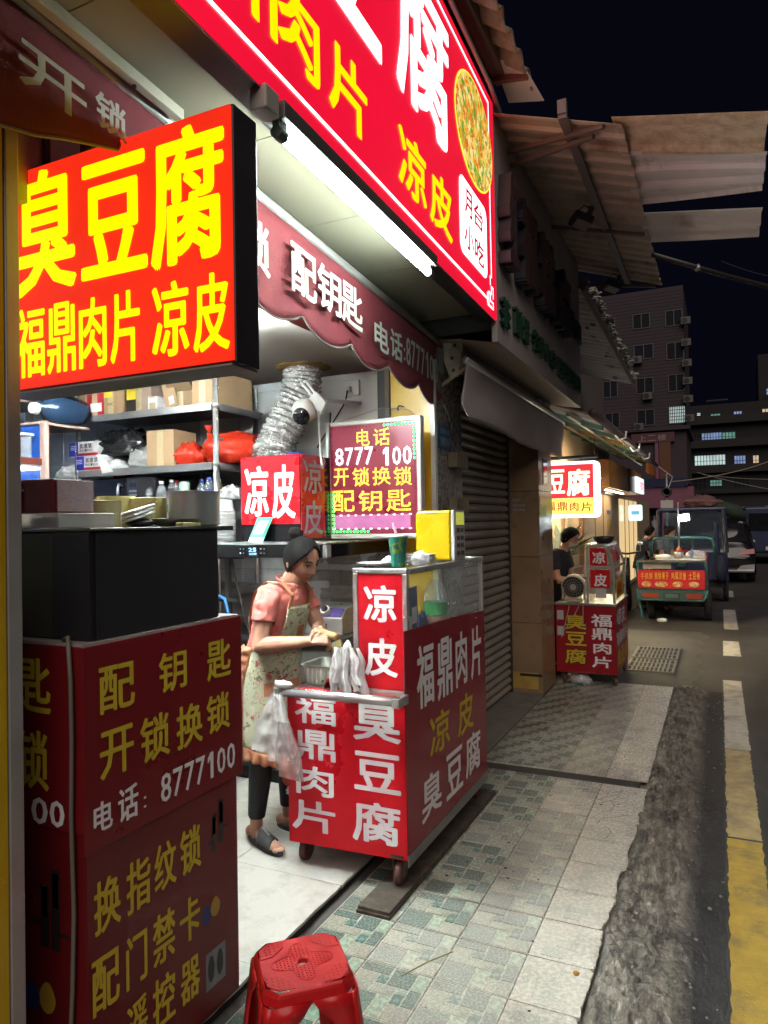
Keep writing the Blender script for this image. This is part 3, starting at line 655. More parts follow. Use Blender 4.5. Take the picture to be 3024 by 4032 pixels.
# printed pictures: door locks, key fobs, remotes
m_lk = mat("lock_print", (.025, .018, .016), .35); m_lk2 = mat("lock_print_light", (.09, .07, .06), .3)
b = MB()
for y0, y1, z0, z1, m_ in ((1.845, 1.868, .545, .665, 0), (1.88, 1.905, .56, .70, 0), (1.849, 1.864, .60, .655, 1), (1.884, 1.901, .625, .69, 1), (1.825, 1.848, .575, .585, 0), (1.902, 1.925, .60, .61, 0)):
    b.quad((-1.5058, y0, z0), (-1.5058, y1, z0), (-1.5058, y1, z1), (-1.5058, y0, z1), m_)
b.build("lock_picture", [m_lk, m_lk2], lo1, kind=None)
b = MB()
for x0, x1, z0, z1, m_ in ((-1.678, -1.645, .48, .645, 0), (-1.637, -1.604, .478, .69, 0), (-1.672, -1.651, .56, .64, 1), (-1.631, -1.61, .59, .68, 1), (-1.71, -1.675, .535, .545, 0), (-1.606, -1.57, .518, .528, 0)):
    b.quad((x0, 1.3425, z0), (x1, 1.3425, z0), (x1, 1.3425, z1), (x0, 1.3425, z1), m_)
b.build("lock_picture", [m_lk, m_lk2], lo2)
def drop(c, r, ax, m_, par, off):
    pts = []
    for k in range(20):
        a = 2 * math.pi * k / 20; rr = r * (1 - .28 * max(0, math.sin(a))); uu = rr * math.cos(a) * .8; vv = r * 1.05 * math.sin(a)
        pts.append((off, c[0] + uu, c[1] + vv) if ax == 'x' else (c[0] + uu, off, c[1] + vv))
    b = MB(); b.add(pts, [tuple(range(20))]); b.build("key_fob_picture", m_, par)
m_fb = mat("fob_blue", (.02, .03, .16), .4); m_fy = mat("fob_yellow", (.42, .26, .03), .4)
drop((1.815, .36), .03, 'x', m_fb, lo1, -1.5058); drop((1.858, .368), .03, 'x', m_fy, lo1, -1.5056)
drop((-1.715, .34), .04, 'y', m_fb, lo2, 1.3425); drop((-1.655, .345), .04, 'y', m_fy, lo2, 1.3427)
b = MB(); b.quad((-1.5058, 1.808, .118), (-1.5058, 1.906, .118), (-1.5058, 1.906, .235), (-1.5058, 1.808, .235)); ph = b.build("remote_picture", mat("photo_grey", (.22, .22, .25), .4, var=.4, scale=30), lo1)
for yy in (1.833, 1.877):
    b = MB(); b.add([(-1.5052, yy + .016 * math.cos(a), .18 + .042 * math.sin(a)) for a in (2 * math.pi * k / 16 for k in range(16))], [tuple(range(16))]); b.build("remote_print", m_lk, ph)
# power cable hanging down the corner
t = thing("cable", "grey cable hanging down the corner of the red cabinet", "cable", (-1.55, 1.33, .05))
b = MB(); b.tube([(-1.60, 1.36, 1.302), (-1.565, 1.345, 1.312), (-1.548, 1.33, 1.295), (-1.538, 1.328, 1.2), (-1.535, 1.327, 1.05), (-1.541, 1.328, .85), (-1.537, 1.33, .6), (-1.545, 1.33, .4), (-1.56, 1.33, .2), (-1.57, 1.325, .06)], .006, 7); b.build("cord", mat("cable_grey", (.16, .15, .12), .5), t, smooth=True)

# ---- dark cabinet standing on it
dc = thing("display_cabinet", "black panelled cabinet standing on top of the red cabinet", "cabinet", (-1.8, 1.65, 1.296))
m_blk = mat("black_board", (.018, .018, .021), .38, var=.3, scale=4); m_olv = mat("olive_board", (.035, .033, .018), .5, var=.2, scale=3)
b = MB(); b.bx(-2.2, -1.524, 1.386, 1.915, 1.2965, 1.592); b.build("body", m_blk, dc, bevel=.002)
b = MB(); b.bx(-1.5238, -1.518, 1.40, 1.91, 1.30, 1.59); b.build("front_panel", m_blk, dc, bevel=.0015)
b = MB(); b.bx(-2.2, -1.665, 1.380, 1.3858, 1.30, 1.59); b.build("side_panel", m_olv, dc, bevel=.0015)
b = MB(); b.bx(-1.664, -1.524, 1.378, 1.3858, 1.30, 1.59); b.build("side_panel", m_blk, dc, bevel=.0015)
b = MB(); b.bx(-2.21, -1.514, 1.374, 1.925, 1.5925, 1.600); b.build("top", mat("edge_metal", (.16, .15, .13), .35, metal=.7), dc, bevel=.001)

# ---- things on the dark cabinet, z = 1.600
ZT = 1.6005
m_box = mat("maroon_card", (.16, .012, .018), .4, var=.12, scale=8)
t = thing("lock_box", "dark red cardboard lock box with printed panel lying on the black cabinet", "box", (-1.78, 1.45, 1.645))
b = MB(); b.bx(-1.87, -1.70, 1.40, 1.56, 1.646, 1.742, rz=.10); b.build("carton", m_box, t, bevel=.002)
b = MB(); b.bx(-1.699, -1.697, 1.42, 1.56, 1.65, 1.74, rz=.10); b.build("foil_side", pattern("shiny_print", [(.35, .25, .3), (.45, .38, .4), (.5, .3, .2), (.3, .25, .4), (.4, .3, .32)], 130, .2), t)
letters("lettering", [("好汉", -1.85, -1.795, 1.718, 1.737)], (0, 1.393, 0), X, -Y, m_wlt, t, bold=.02, lift=.002)
letters("lettering", [("HAOHAN", -1.855, -1.79, 1.708, 1.7155)], (0, 1.393, 0), X, -Y, m_wlt, t, bold=.02, lift=.002)
b = MB(); b.quad((-1.858, 1.390, 1.655), (-1.805, 1.390, 1.655), (-1.805, 1.390, 1.703), (-1.858, 1.390, 1.703)); b.build("window_print", mat("print_grey", (.18, .17, .16), .5, var=.6, scale=120), t)
t = thing("plastic_box", "clear plastic tray box under the dark red lock box", "box", (-1.78, 1.45, ZT))
b = MB(); b.bx(-1.88, -1.66, 1.395, 1.60, ZT, 1.645); b.build("shell", clear("clear_box", (.95, .95, .9), .6), t, bevel=.004)
b = MB(); b.blob((-1.79, 1.47, 1.620), (.06, .05, .016), 10, .3, 3, 4, flat=ZT + .001); b.build("contents", mat("dark_parts", (.05, .05, .05), .25, metal=.5, var=.5, scale=60), t)
def tape(name, lab, c, r, h, m_, tilt=0):
    b = MB(); M = Matrix.Rotation(tilt, 3, 'X')
    pr = [(r * .55, 0), (r * .97, 0), (r, h * .03), (r, h * .97), (r * .97, h), (r * .55, h)]
    n = 28; v = []; c = Vector(c)
    for rr_, zz in pr: v += [c + M @ Vector((rr_ * math.cos(2 * math.pi * j / n), rr_ * math.sin(2 * math.pi * j / n), zz)) for j in range(n)]
    k = len(pr); f = [(i * n + j, i * n + (j + 1) % n, ((i + 1) % k) * n + (j + 1) % n, ((i + 1) % k) * n + j) for i in range(k) for j in range(n)]
    b.add(v, f); auto_smooth(b.build(name, m_, label=lab, cat="tape roll", group="tape rolls on the black cabinet"), 40)
m_tp = mat("packing_tape", (.42, .37, .20), .18, var=.12, scale=20, coat=.5); m_mk = mat("masking_tape", (.62, .53, .20), .7, var=.06)
tape("tape_roll", "large translucent brown packing tape roll on the black cabinet", (-1.76, 1.625, ZT), .072, .085, m_tp)
tape("tape_roll", "yellow masking tape roll standing behind the brown packing tape", (-1.90, 1.84, ZT), .066, .108, m_mk)
tape("tape_roll", "yellow masking tape roll between the foam tray and steel pot", (-1.80, 1.89, ZT + .03), .062, .072, m_mk)
t = thing("foam_tray", "stack of white foam trays tilted behind the brown tape roll", "tray", (-1.72, 1.75, ZT))
for k in range(3):
    b = MB(); b.bx(-1.78, -1.68, 1.70, 1.80, ZT + .026 + k * .012, ZT + .034 + k * .012, ry=-.2, rx=.25); b.build("tray", m_wlt, t, bevel=.003)
b = MB(); b.blob((-1.72, 1.77, ZT + .014), (.05, .045, .016), 10, .2, 2, 7, flat=ZT); b.build("dark_pack", m_blk, t, smooth=True)
t = thing("plate", "dark green plate with a folded net in front of the steel pot", "plate", (-1.72, 1.88, ZT))
b = MB(); b.lathe([(.0, .0), (.05, .0), (.075, .012), (.082, .026), (.078, .026), (.07, .014), (0, .006)], (-1.66, 1.865, ZT), 24); b.build("dish", mat("dark_green_plate", (.05, .055, .03), .3), t, smooth=True)
b = MB(); b.bx(-1.60, -1.57, 1.80, 1.89, ZT, ZT + .014); b.build("folded_net", mat("straw", (.30, .25, .10), .8, var=.3, scale=80), t, bevel=.003)
t = thing("pot", "stainless steel pot on the far end of the black cabinet", "pot", (-1.70, 2.02, ZT))
b = MB(); b.lathe([(.0, .0), (.078, .0), (.086, .006), (.088, .118), (.092, .122), (.086, .122), (.083, .116), (.08, .01), (0, .008)], (-1.66, 1.965, ZT), 32); auto_smooth(b.build("bowl", m_steel, t), 40)
b = MB(); b.bx(-1.8, -1.56, 1.915, 2.05, 1.585, 1.5995); b.build("trivet", m_blk, t)

# ============================================================ STEEL RACK against the side wall
m_chr = mat("chrome", (.80, .80, .80), .24, metal=.7, var=.05)
m_gal = mat("shelf_steel", (.26, .26, .265), .35, metal=.6, var=.15, scale=8)
rk = thing("shelf_rack", "stainless steel shelf rack loaded with boxes and bags against the wall", "shelf", (-3.5, 3.83, .03))
for px, py in ((-2.875, 3.615), (-4.09, 3.615), (-2.93, 4.12), (-4.09, 4.12)):
    b = MB(); b.cyl((px, py, .03), (px, py, 2.56), .019, n=14); po = b.build("post", m_chr, rk, smooth=True)
    for zz in (2.37, 2.0, 1.64):
        b = MB(); b.cyl((px, py, zz - .02), (px, py, zz + .012), .0235, n=14); b.build("collar", m_chr, po, smooth=True)
for zz in (2.385, 2.005, 1.645, 1.2):
    b = MB(); b.bx(-4.09, -2.87, 3.61, 4.13, zz - .012, zz); sf = b.build("shelf_board", m_gal, rk)
    b = MB(); b.bx(-4.07, -2.895, 3.596, 3.609, zz - .048, zz); b.build("front_rail", m_gal, sf, bevel=.003)
    b = MB(); b.bx(-2.889, -2.861, 3.635, 4.10, zz - .05, zz); b.build("side_rail", m_gal, sf, bevel=.003)
b = MB(); b.cyl((-2.88, 3.64, 2.16), (-2.93, 4.1, 2.16), .012, n=8); b.build("side_bar", m_chr, rk)
m_cd = mat("cardboard", (.33, .22, .12), .8, var=.12, scale=6, bump=.1, bscale=40); m_cdd = mat("cardboard_dark", (.20, .13, .07), .8, var=.15, scale=6)
m_lab = mat("paper_label", (.62, .62, .62), .6, var=.25, scale=70); m_ylb = mat("yellow_card", (.70, .50, .03), .5, var=.05)
def carton(lab, x0, x1, y0, y1, z0, z1, m_, rz=0, labels=(), flaps=False, name="cardboard_box"):
    t = thing(name, lab, "box", ((x0 + x1) / 2, (y0 + y1) / 2, z0))
    b = MB(); b.bx(x0, x1, y0, y1, z0, z1, rz=rz); b.build("carton", m_, t, bevel=.003)
    b = MB(); b.bx((x0 + x1) / 2 - .025, (x0 + x1) / 2 + .025, y0 - .0015, y1 + .001, z0 + .002, z1 + .0015, rz=rz); b.build("tape_strip", mat("box_tape", (.42, .33, .19), .3), t)
    for (a0, a1, c0, c1, mm) in labels:
        b = MB(); b.quad((a0, y0 - .003, c0), (a1, y0 - .003, c0), (a1, y0 - .003, c1), (a0, y0 - .003, c1)); b.build("printed_label", mm, t)
    if flaps:
        b = MB(); b.prism([(x0, y0, z1), (x1, y0, z1), (x1 + .02, y0 - .07, z1 + .08), (x0 + .02, y0 - .07, z1 + .08)], (0, .003, .002)); b.build("flap", m_cdd, t)
        b = MB(); b.prism([(x0, y1, z1), (x0, y0, z1), (x0 - .06, y0, z1 + .07), (x0 - .06, y1, z1 + .07)], (.002, 0, .002)); b.build("flap", m_, t)
    return t
ZS = 2.3862
carton("brown box with black symbols at the left end of the top shelf", -4.115, -4.0, 3.62, 4.0, ZS, 2.60, m_cd, labels=((-4.10, -4.02, 2.40, 2.57, mat("box_symbols", (.16, .11, .06), .8, var=.7, scale=70)),))
carton("red box with white address label on the top shelf", -3.995, -3.845, 3.612, 3.85, ZS, 2.6, mat("red_card", (.42, .015, .03), .45), labels=((-3.96, -3.85, 2.41, 2.47, m_lab),))
t = carton("tan box with yellow card and VOC print on the top shelf", -3.838, -3.71, 3.615, 3.95, ZS, 2.6, m_cd, labels=((-3.83, -3.755, 2.50, 2.59, m_ylb),))
letters("lettering", [("VOC", -3.80, -3.745, 2.44, 2.462)], (0, 3.612, 0), X, -Y, m_lk, t, bold=.02)
carton("kraft box with yellow and black ends beside the tan box", -3.64, -3.42, 3.63, 3.95, ZS, 2.57, mat("grey_kraft", (.30, .22, .18), .8), labels=((-3.638, -3.555, 2.47, 2.57, m_ylb), (-3.638, -3.555, 2.39, 2.468, m_lk)))
carton("small white lamp box standing in front on the top shelf", -3.437, -3.357, 3.615, 3.7, ZS, 2.472, m_lab, labels=((-3.432, -3.363, 2.43, 2.462, m_lab),))
carton("open brown box with raised flaps on the top shelf", -3.29, -3.09, 3.65, 4.0, ZS, 2.49, m_cdd, flaps=True)
t = thing("cardboard_strip", "upright folded strip of cardboard leaning on the open box", "cardboard", (-3.25, 3.62, ZS))
b = MB(); b.bx(-3.315, -3.215, 3.626, 3.632, ZS, 2.60, ry=-.25); b.build("strip", m_cd, t)
b = MB(); b.bx(-3.262, -3.222, 3.622, 3.6255, 2.41, 2.46, ry=-.25); b.build("printed_label", m_lab, t)
carton("plain brown box at the right end of the top shelf", -3.068, -2.90, 3.62, 4.05, ZS, 2.60, m_cd, labels=())
ZM = 2.0062
m_blu = mat("box_blue", (.02, .03, .30), .4)
for k, (lab, z0, xx) in enumerate((("lower of two blue and white lock boxes on the middle shelf", ZM, -4.10), ("upper of two blue and white lock boxes on the middle shelf", ZM + .101, -4.155))):
    t = thing("lock_carton", lab, "box", (xx + .1, 3.7, z0), "blue and white lock boxes")
    b = MB(); b.bx(xx, xx + .27, 3.60, 3.85, z0, z0 + .1); b.build("carton", mat("box_white", (.52, .52, .52), .4), t, bevel=.002)
    b = MB(); b.bx(xx - .002, xx + .085, 3.597, 3.852, z0 + .001, z0 + .099); b.build("blue_end", m_blu, t)
    b = MB(); b.bx(xx + .085, xx + .272, 3.597, 3.6, z0 + .001, z0 + .02); b.build("red_edge", mat("red_edge", (.4, .02, .02), .4), t)
    letters("lettering", [("如意锁", xx + .10, xx + .22, z0 + .052, z0 + .088)], (0, 3.6, 0), X, -Y, m_lk, t, bold=.02)
    letters("lettering", [("RUYISUO", xx + .10, xx + .22, z0 + .03, z0 + .046)], (0, 3.6, 0), X, -Y, m_lk, t, bold=.01)
    for q in range(3):
        b = MB(); b.bx(xx + .015, xx + .07, 3.5952, 3.5968, z0 + .07 - q * .012, z0 + .075 - q * .012); b.build("print_line", m_lab, t)
m_bag = mat("black_bin_bag", (.012, .012, .014), .22, var=.3, scale=6, bump=.5, bscale=14)
def bag(lab, c, size, m_, seed, flat, amp=.3, cat="bag", name="plastic_bag", sharp=.3, fr=2.3, n=30, kn=None):
    t = thing(name, lab, cat, (c[0], c[1], flat))
    b = MB(); b.blob(c, size, n, amp, fr, seed, flat=flat, sharp=sharp); o = b.build("sack", m_, t, smooth=True)
    if kn:
        b = MB(); b.lathe([(.012, 0), (.008, .02), (.02, .04), (.03, .065), (.012, .06), (0, .05)], kn, 9); b.build("knot", m_, t, smooth=True)
    return t
bag("crumpled black plastic bag on the middle shelf", (-3.80, 3.80, 2.15), (.24, .17, .15), m_bag, 3, 2.10)
carton("taped brown carton in the middle of the middle shelf", -3.462, -3.25, 3.62, 3.88, ZM, 2.245, m_cd, rz=.12, flaps=False)
m_rbag = clear("red_bag", (1, .15, .08), .25, .25, (.62, .03, .015)); m_cbag = clear("clear_bag", (1, 1, 1), .5, .12, (.82, .82, .84), crinkle=.8)
m_rb2 = mat("red_bag_skin", (.55, .035, .015), .25, var=.2, scale=9, bump=.6, bscale=16)
bag("big tied red plastic bag at the right of the middle shelf", (-2.93, 3.86, 2.10), (.21, .2, .13), m_rb2, 5, ZM + .001, kn=(-3.03, 3.74, 2.2), amp=.22)
bag("small red plastic bag beside the carton on the middle shelf", (-3.19, 3.74, 2.07), (.10, .1, .09), m_rb2, 8, ZM + .001, amp=.25)
bag("crumpled clear plastic bag in front of the black bag", (-3.58, 3.74, 2.06), (.12, .1, .085), m_cbag, 9, ZM + .001)
bag("flat clear packet with red print on the middle shelf edge", (-3.80, 3.66, 2.03), (.13, .05, .04), m_cbag, 12, ZM + .001)
t = thing("paper_sheet", "small white paper hanging over the middle shelf edge", "paper", (-3.8, 3.6, 1.99))
b = MB(); b.prism([(-3.86, 3.592, 2.05), (-3.80, 3.590, 2.07), (-3.73, 3.592, 1.985), (-3.83, 3.588, 1.975)], (0, -.002, 0)); b.build("sheet", m_lab, t)
bag("white foam sheet rolled behind the bags on the middle shelf", (-3.52, 3.98, 2.11), (.16, .08, .10), mat("foam_white", (.5, .5, .52), .7), 15, ZM + .001, amp=.12, sharp=0)
# lower shelf: microwave and drinks
ZL = 1.6462
mw = thing("microwave", "black microwave oven with keypad on the lower shelf", "microwave", (-3.7, 3.8, ZL))
b = MB(); b.bx(-4.05, -3.42, 3.65, 4.05, ZL + .01, 1.945); b.build("case", m_blk, mw, bevel=.006)
b = MB(); b.bx(-4.045, -3.66, 3.638, 3.649, ZL + .015, 1.94); b.build("door", mat("oven_glass", (.01, .012, .02), .12), mw, bevel=.003)
b = MB(); b.tube([(-3.70, 3.637, 1.89), (-3.70, 3.61, 1.895), (-3.70, 3.60, 1.87), (-3.70, 3.60, 1.72), (-3.70, 3.637, 1.70)], .011, 8); b.build("handle", m_chr, mw, smooth=True)
b = MB(); b.bx(-3.655, -3.425, 3.640, 3.649, ZL + .015, 1.94); kp = b.build("control_panel", m_blk, mw)
b = MB(); b.bx(-3.635, -3.57, 3.636, 3.6398, 1.875, 1.905); b.build("display", mat("dim_display", (.02, .03, .05), .1, emit=(.1, .2, .4), es=.05), kp)
for i in range(4):
    for j in range(3):
        b = MB(); b.bx(-3.638 + j * .024, -3.62 + j * .024, 3.637, 3.6398, 1.84 - i * .026, 1.855 - i * .026); b.build("key", mat("key_grey", (.16, .17, .2), .4), kp)
bag("crumpled clear bag with red nets on top of the microwave", (-3.92, 3.75, 1.975), (.11, .07, .035), m_cbag, 21, 1.947)
t = bag("red net bag on top of the microwave", (-3.78, 3.72, 1.965), (.07, .05, .022), m_rb2, 22, 1.947)
m_pet = clear("pet_plastic", (.94, .97, .98), .80, .06, (.75, .8, .85))
def bottle(lab, x, yy, z0, h, r, capc, labc=None, body=None, liquid=None):
    t = thing("drink_bottle", lab, "bottle", (x, yy, z0), "drink bottles on the lower shelf")
    pr = [(0, 0), (r * .9, 0), (r, h * .03), (r, h * .28), (r * .93, h * .33), (r, h * .38), (r, h * .62), (r * .75, h * .78), (r * .36, h * .88), (r * .36, h * .92)]
    b = MB(); b.lathe(pr, (x, yy, z0), 16); b.build("body", body or m_pet, t, smooth=True)
    b = MB(); b.cyl((x, yy, z0 + h * .915), (x, yy, z0 + h), r * .46, n=14); b.build("cap", capc, t, bevel=.002)
    if labc: b = MB(); b.lathe([(r * 1.012, h * .36), (r * 1.012, h * .63)], (x, yy, z0), 16, cap=False); b.build("label_band", labc, t, smooth=True)
c_w = mat("cap_white", (.6, .6, .6), .4); c_r = mat("cap_red", (.45, .02, .02), .4); c_b = mat("cap_blue", (.02, .05, .42), .4); c_g = mat("label_green", (.05, .30, .10), .4)
c_p = mat("label_purple", (.35, .08, .30), .4)
zb = 1.70
b = MB(); b.bx(-3.52, -2.90, 3.62, 3.9, ZL, zb - .001); b.build("bottle_tray", m_gal, rk)
bottle("clear water bottle with white cap, leftmost on the lower shelf", -3.458, 3.66, zb, .205, .034, c_w)
bottle("clear water bottle with white cap, second from the left", -3.37, 3.66, zb, .207, .034, c_w)
bottle("purple-labelled drink bottle with white cap", -3.30, 3.68, zb, .215, .028, c_w, c_p)
bottle("drink bottle with red cap and white label", -3.236, 3.66, zb, .205, .031, c_r, c_r)
bottle("bottle with maroon lid behind the pale green can", -3.068, 3.70, zb, .212, .030, c_r)
bottle("slim bottle with blue cap left of the taller blue one", -3.026, 3.66, zb, .20, .026, c_b)
bottle("taller bottle with bright blue cap near the rack post", -2.972, 3.66, zb, .215, .032, c_b, c_b)
bottle("yellow oil bottle with green label beside the rack post", -2.915, 3.69, zb, .205, .026, c_w, c_g, mat("oil", (.45, .33, .05), .15))
for lab, x, z0, h in (("pale green drink can standing among the bottles", -3.155, zb, .195), ("green and white drink can in front of the red-capped bottle", -3.225, zb - .0, .10)):
    t = thing("drink_can", lab, "can", (x, 3.64, z0))
    b = MB(); yy = 3.64 if h > .15 else 3.61; b.lathe([(0, 0), (.028, 0), (.034, .01), (.034, h - .012), (.028, h), (.024, h - .004), (0, h - .004)], (x, yy, z0), 18); b.build("body", mat("can_green", (.32, .52, .38), .25, var=.5, scale=24), t, smooth=True)

# ---- left of the rack: chest, tub, water jug
ch = thing("display_fridge", "pink and blue framed upright cabinet beside the left jamb", "cabinet", (-4.05, 3.2, .03))
m_pnk = mat("pink_plastic", (.42, .29, .25), .4, var=.06); m_bl2 = mat("blue_panel", (.02, .09, .40), .3, var=.1)
b = MB(); b.bx(-4.5, -3.96, 3.21, 3.24, .03, 2.28); b.build("panel", m_bl2, ch)
b = MB(); b.bx(-3.958, -3.90, 3.19, 3.225, .03, 2.30); b.build("frame_post", m_pnk, ch, bevel=.012)
b = MB(); b.bx(-4.5, -3.958, 3.192, 3.6, 2.281, 2.299); b.build("frame_top", m_pnk, ch, bevel=.004)
b = MB(); b.bx(-4.5, -3.93, 3.02, 3.19, 2.01, 2.055); b.build("shelf", mat("brown_shelf", (.10, .02, .012), .5), ch, bevel=.003)
b = MB(); b.bx(-4.5, -3.96, 3.06, 3.209, 1.985, 2.0); b.build("lamp_strip", lit("strip_glow", (.85, .97, 1), 4, var=0), ch)
b = MB(); b.bx(-4.5, -4.0, 3.05, 3.205, 1.62, 1.87); b.build("drawer", mat("drawer_pink", (.5, .42, .4), .4), ch, bevel=.006)
t = thing("storage_tub", "clear lidded plastic tub with brown contents on the small shelf", "tub", (-4.1, 3.1, 2.056))
b = MB(); b.bx(-4.45, -4.01, 3.03, 3.18, 2.056, 2.20); b.build("tub", m_pet, t, bevel=.008)
b = MB(); b.bx(-4.46, -3.99, 3.025, 3.185, 2.201, 2.218); b.build("lid", clear("tub_lid", (1, 1, 1), .3, .2), t, bevel=.004)
b = MB(); b.blob((-4.16, 3.1, 2.11), (.10, .05, .06), 12, .2, 2, 3, flat=2.06); b.build("contents", mat("brown_food", (.30, .20, .13), .8), t, smooth=True)
t = thing("water_jug", "blue water jug lying on its side above the blue cabinet", "jug", (-4.05, 3.3, 2.30))
b = MB(); MJ = Matrix.Rotation(R(90), 3, 'X'); b.lathe([(0, -.02), (.03, -.02), (.032, .02), (.05, .035), (.098, .09), (.10, .30), (.09, .34), (0, .34)], (-4.0, 3.22, 2.402), 24, M=Matrix.Rotation(R(-90), 3, 'X')); b.build("body", mat("jug_blue", (.015, .04, .09), .15, var=.1, coat=.5), t, smooth=True)
b = MB(); b.cyl((-4.0, 3.17, 2.385), (-4.0, 3.21, 2.385), .036, .042, n=20); b.build("cap", c_w, t, bevel=.004)
t = thing("stacked_tube", "pink cardboard tube lying above the water jug", "tube", (-4.15, 3.2, 2.46))
b = MB(); b.lathe([(.05, 0), (.062, 0), (.062, .35), (.05, .35), (.05, 0)], (-4.11, 3.16, 2.50), 24, M=Matrix.Rotation(R(-90), 3, 'X')); b.build("tube", m_pnk, t, smooth=True)
b = MB(); b.cyl((-4.11, 3.19, 2.50), (-4.11, 3.2, 2.50), .05, n=20); b.build("plug", m_cdd, t)
bag("large white tray pile wrapped in film beside the rack", (-4.26, 3.72, 1.93), (.14, .12, .13), m_cbag, 31, 1.82, amp=.15)
# ============================================================ RANGE HOOD with red posters
hd = thing("range_hood", "black range hood with red posters, display strip and steel corner", "range hood", (-2.3, 3.7, 1.42))
m_gls = mat("black_glass", (.008, .008, .010), .10, var=0)
b = MB(); b.bx(-2.565, -2.152, 3.452, 4.0, 1.505, 2.005); b.build("housing", m_gls, hd, bevel=.004)
b = MB(); b.bx(-2.64, -1.93, 3.30, 4.15, 1.418, 1.492); b.build("canopy", m_gls, hd, bevel=.003)
b = MB(); b.bx(-2.64, -1.90, 3.298, 4.15, 1.4925, 1.501); b.build("top_edge", m_steel, hd, bevel=.001)
b = MB(); b.bx(-1.9295, -1.90, 3.30, 3.36, 1.416, 1.492); b.build("corner_trim", m_chr, hd, bevel=.012, seg=3)
b = MB(); b.bx(-1.9295, -1.905, 3.362, 4.12, 1.42, 1.492); b.build("side_panel", m_gls, hd)
pst = mat("poster_red", (.60, .012, .02), .28, var=.06, scale=4, bump=.1, bscale=10)
b = MB(); b.bx(-2.562, -2.156, 3.4485, 3.4515, 1.605, 2.003); pf = b.build("poster", pst, hd)
letters("lettering", [('凉', -2.538, -2.365, 1.65, 1.95), ('皮', -2.344, -2.184, 1.635, 1.95)], (0, 3.4485, 0), X, -Y, m_wlt, pf, bold=.03, lift=.001)
b = MB(); b.bx(-2.40, -2.10, 3.42, 3.50, 1.412, 1.4175); b.build("hood_lamp", lit("hood_glow", (1.0, .93, .80), 30, var=0), hd)
b = MB(); b.bx(-2.1515, -2.149, 3.455, 3.72, 1.52, 2.005); ps = b.build("poster", pst, hd)
letters("lettering", [('凉', 3.48, 3.69, 1.78, 1.98), ('皮', 3.48, 3.69, 1.54, 1.74)], (-2.149, 0, 0), Y, X, mat("poster_pale", (.45, .42, .55), .4), ps, bold=.02, lift=.001)
b = MB(); b.bx(-2.25, -2.16, 3.46, 3.52, 2.0055, 2.016); b.build("blue_tag", m_bl2, hd)
b = MB(); b.bx(-2.47, -2.34, 3.2968, 3.2995, 1.43, 1.48); dsp = b.build("display", mat("hood_display", (.005, .01, .02), .1), hd)
letters("lettering", [("25", -2.345 - .06, -2.345 - .005, 1.452, 1.474)], (0, 3.2968, 0), X, -Y, lit("led_blue", (.35, .75, 1), 1.6, var=0), dsp, bold=.03, lift=.001)
letters("lettering", [("20:09", -2.40, -2.35, 1.434, 1.446)], (0, 3.2968, 0), X, -Y, MATS["led_blue"], dsp, bold=.02, lift=.001)
for k in range(8):
    xx = -2.46 + (k % 2) * .022 + (0 if k < 4 else .14); zz = 1.468 - (k // 2 % 2) * .024
    b = MB(); b.cyl((xx, 3.2955, zz), (xx, 3.2975, zz), .0045, n=8); b.build("touch_key", lit("key_white", (.8, .85, .9), .9 if k == 2 else .15, var=0) if k == 2 else mat("key_dim", (.2, .2, .22), .4), hd)
# pay card (blank panel, code left out)
t = thing("payment_card", "green and white payment card leaning on the hood poster", "card", (-2.4, 3.44, 1.50))
b = MB(); b.prism([(-2.475, 3.39, 1.502), (-2.37, 3.39, 1.502), (-2.33, 3.435, 1.645), (-2.435, 3.435, 1.645)], (0, -.004, 0)); pc = b.build("card", mat("card_green", (.06, .42, .30), .3), t)
b = MB(); b.prism([(-2.443, 3.399, 1.55), (-2.378, 3.399, 1.55), (-2.352, 3.424, 1.625), (-2.417, 3.424, 1.625)], (0, -.0055, 0)); b.build("white_panel", m_wlt, pc)
b = MB(); b.prism([(-2.473, 3.3905, 1.503), (-2.372, 3.3905, 1.503), (-2.363, 3.397, 1.53), (-2.464, 3.397, 1.53)], (0, -.0055, 0)); b.build("white_foot", m_wlt, pc)
# stack of clear cups
t = thing("cup_stack", "tall stack of clear plastic lids and cups left of the red poster", "cups", (-2.73, 3.5, 1.50))
b = MB(); pr = [(0, 0)]
for k in range(22): pr += [(.066, k * .0095), (.072, k * .0095 + .004), (.066, k * .0095 + .008)]
pr += [(.06, .22), (.05, .27), (0, .275)]
b.lathe(pr, (-2.70, 3.46, 1.486), 20); b.build("cups", clear("cup_plastic", (1, 1, 1), .35, .2, (.72, .73, .74)), t)
b = MB(); b.bx(-2.84, -2.645, 3.33, 3.62, 1.42, 1.485); b.build("ledge", m_gls, t)
bag("crumpled clear bag on top of the cup stack", (-2.68, 3.50, 1.795), (.06, .06, .05), m_cbag, 41, 1.762)
# foil duct
du = thing("exhaust_duct", "crinkled silver foil exhaust duct rising from hood to ceiling", "duct", (-2.4, 3.8, 2.0))
path = [(-2.52, 3.72, 2.004), (-2.52, 3.73, 2.06), (-2.50, 3.76, 2.14), (-2.46, 3.80, 2.25), (-2.42, 3.83, 2.36), (-2.385, 3.85, 2.44), (-2.375, 3.86, 2.52), (-2.372, 3.86, 2.602)]
pts = []; rad = []
for i in range(len(path) - 1):
    for k in range(14):
        t_ = k / 14; p = Vector(path[i]).lerp(Vector(path[i + 1]), t_); pts.append(p); rad.append(.118 + .010 * math.cos(2 * math.pi * k / 4.67) + .004 * noise.noise(p * 30))
b = MB(); b.tube(pts, rad, 26)
b.v = [tuple(Vector(p) + Vector((noise.noise(Vector(p) * 40), noise.noise(Vector(p) * 37 + Vector((9, 0, 0))), 0)) * .009) for p in b.v]
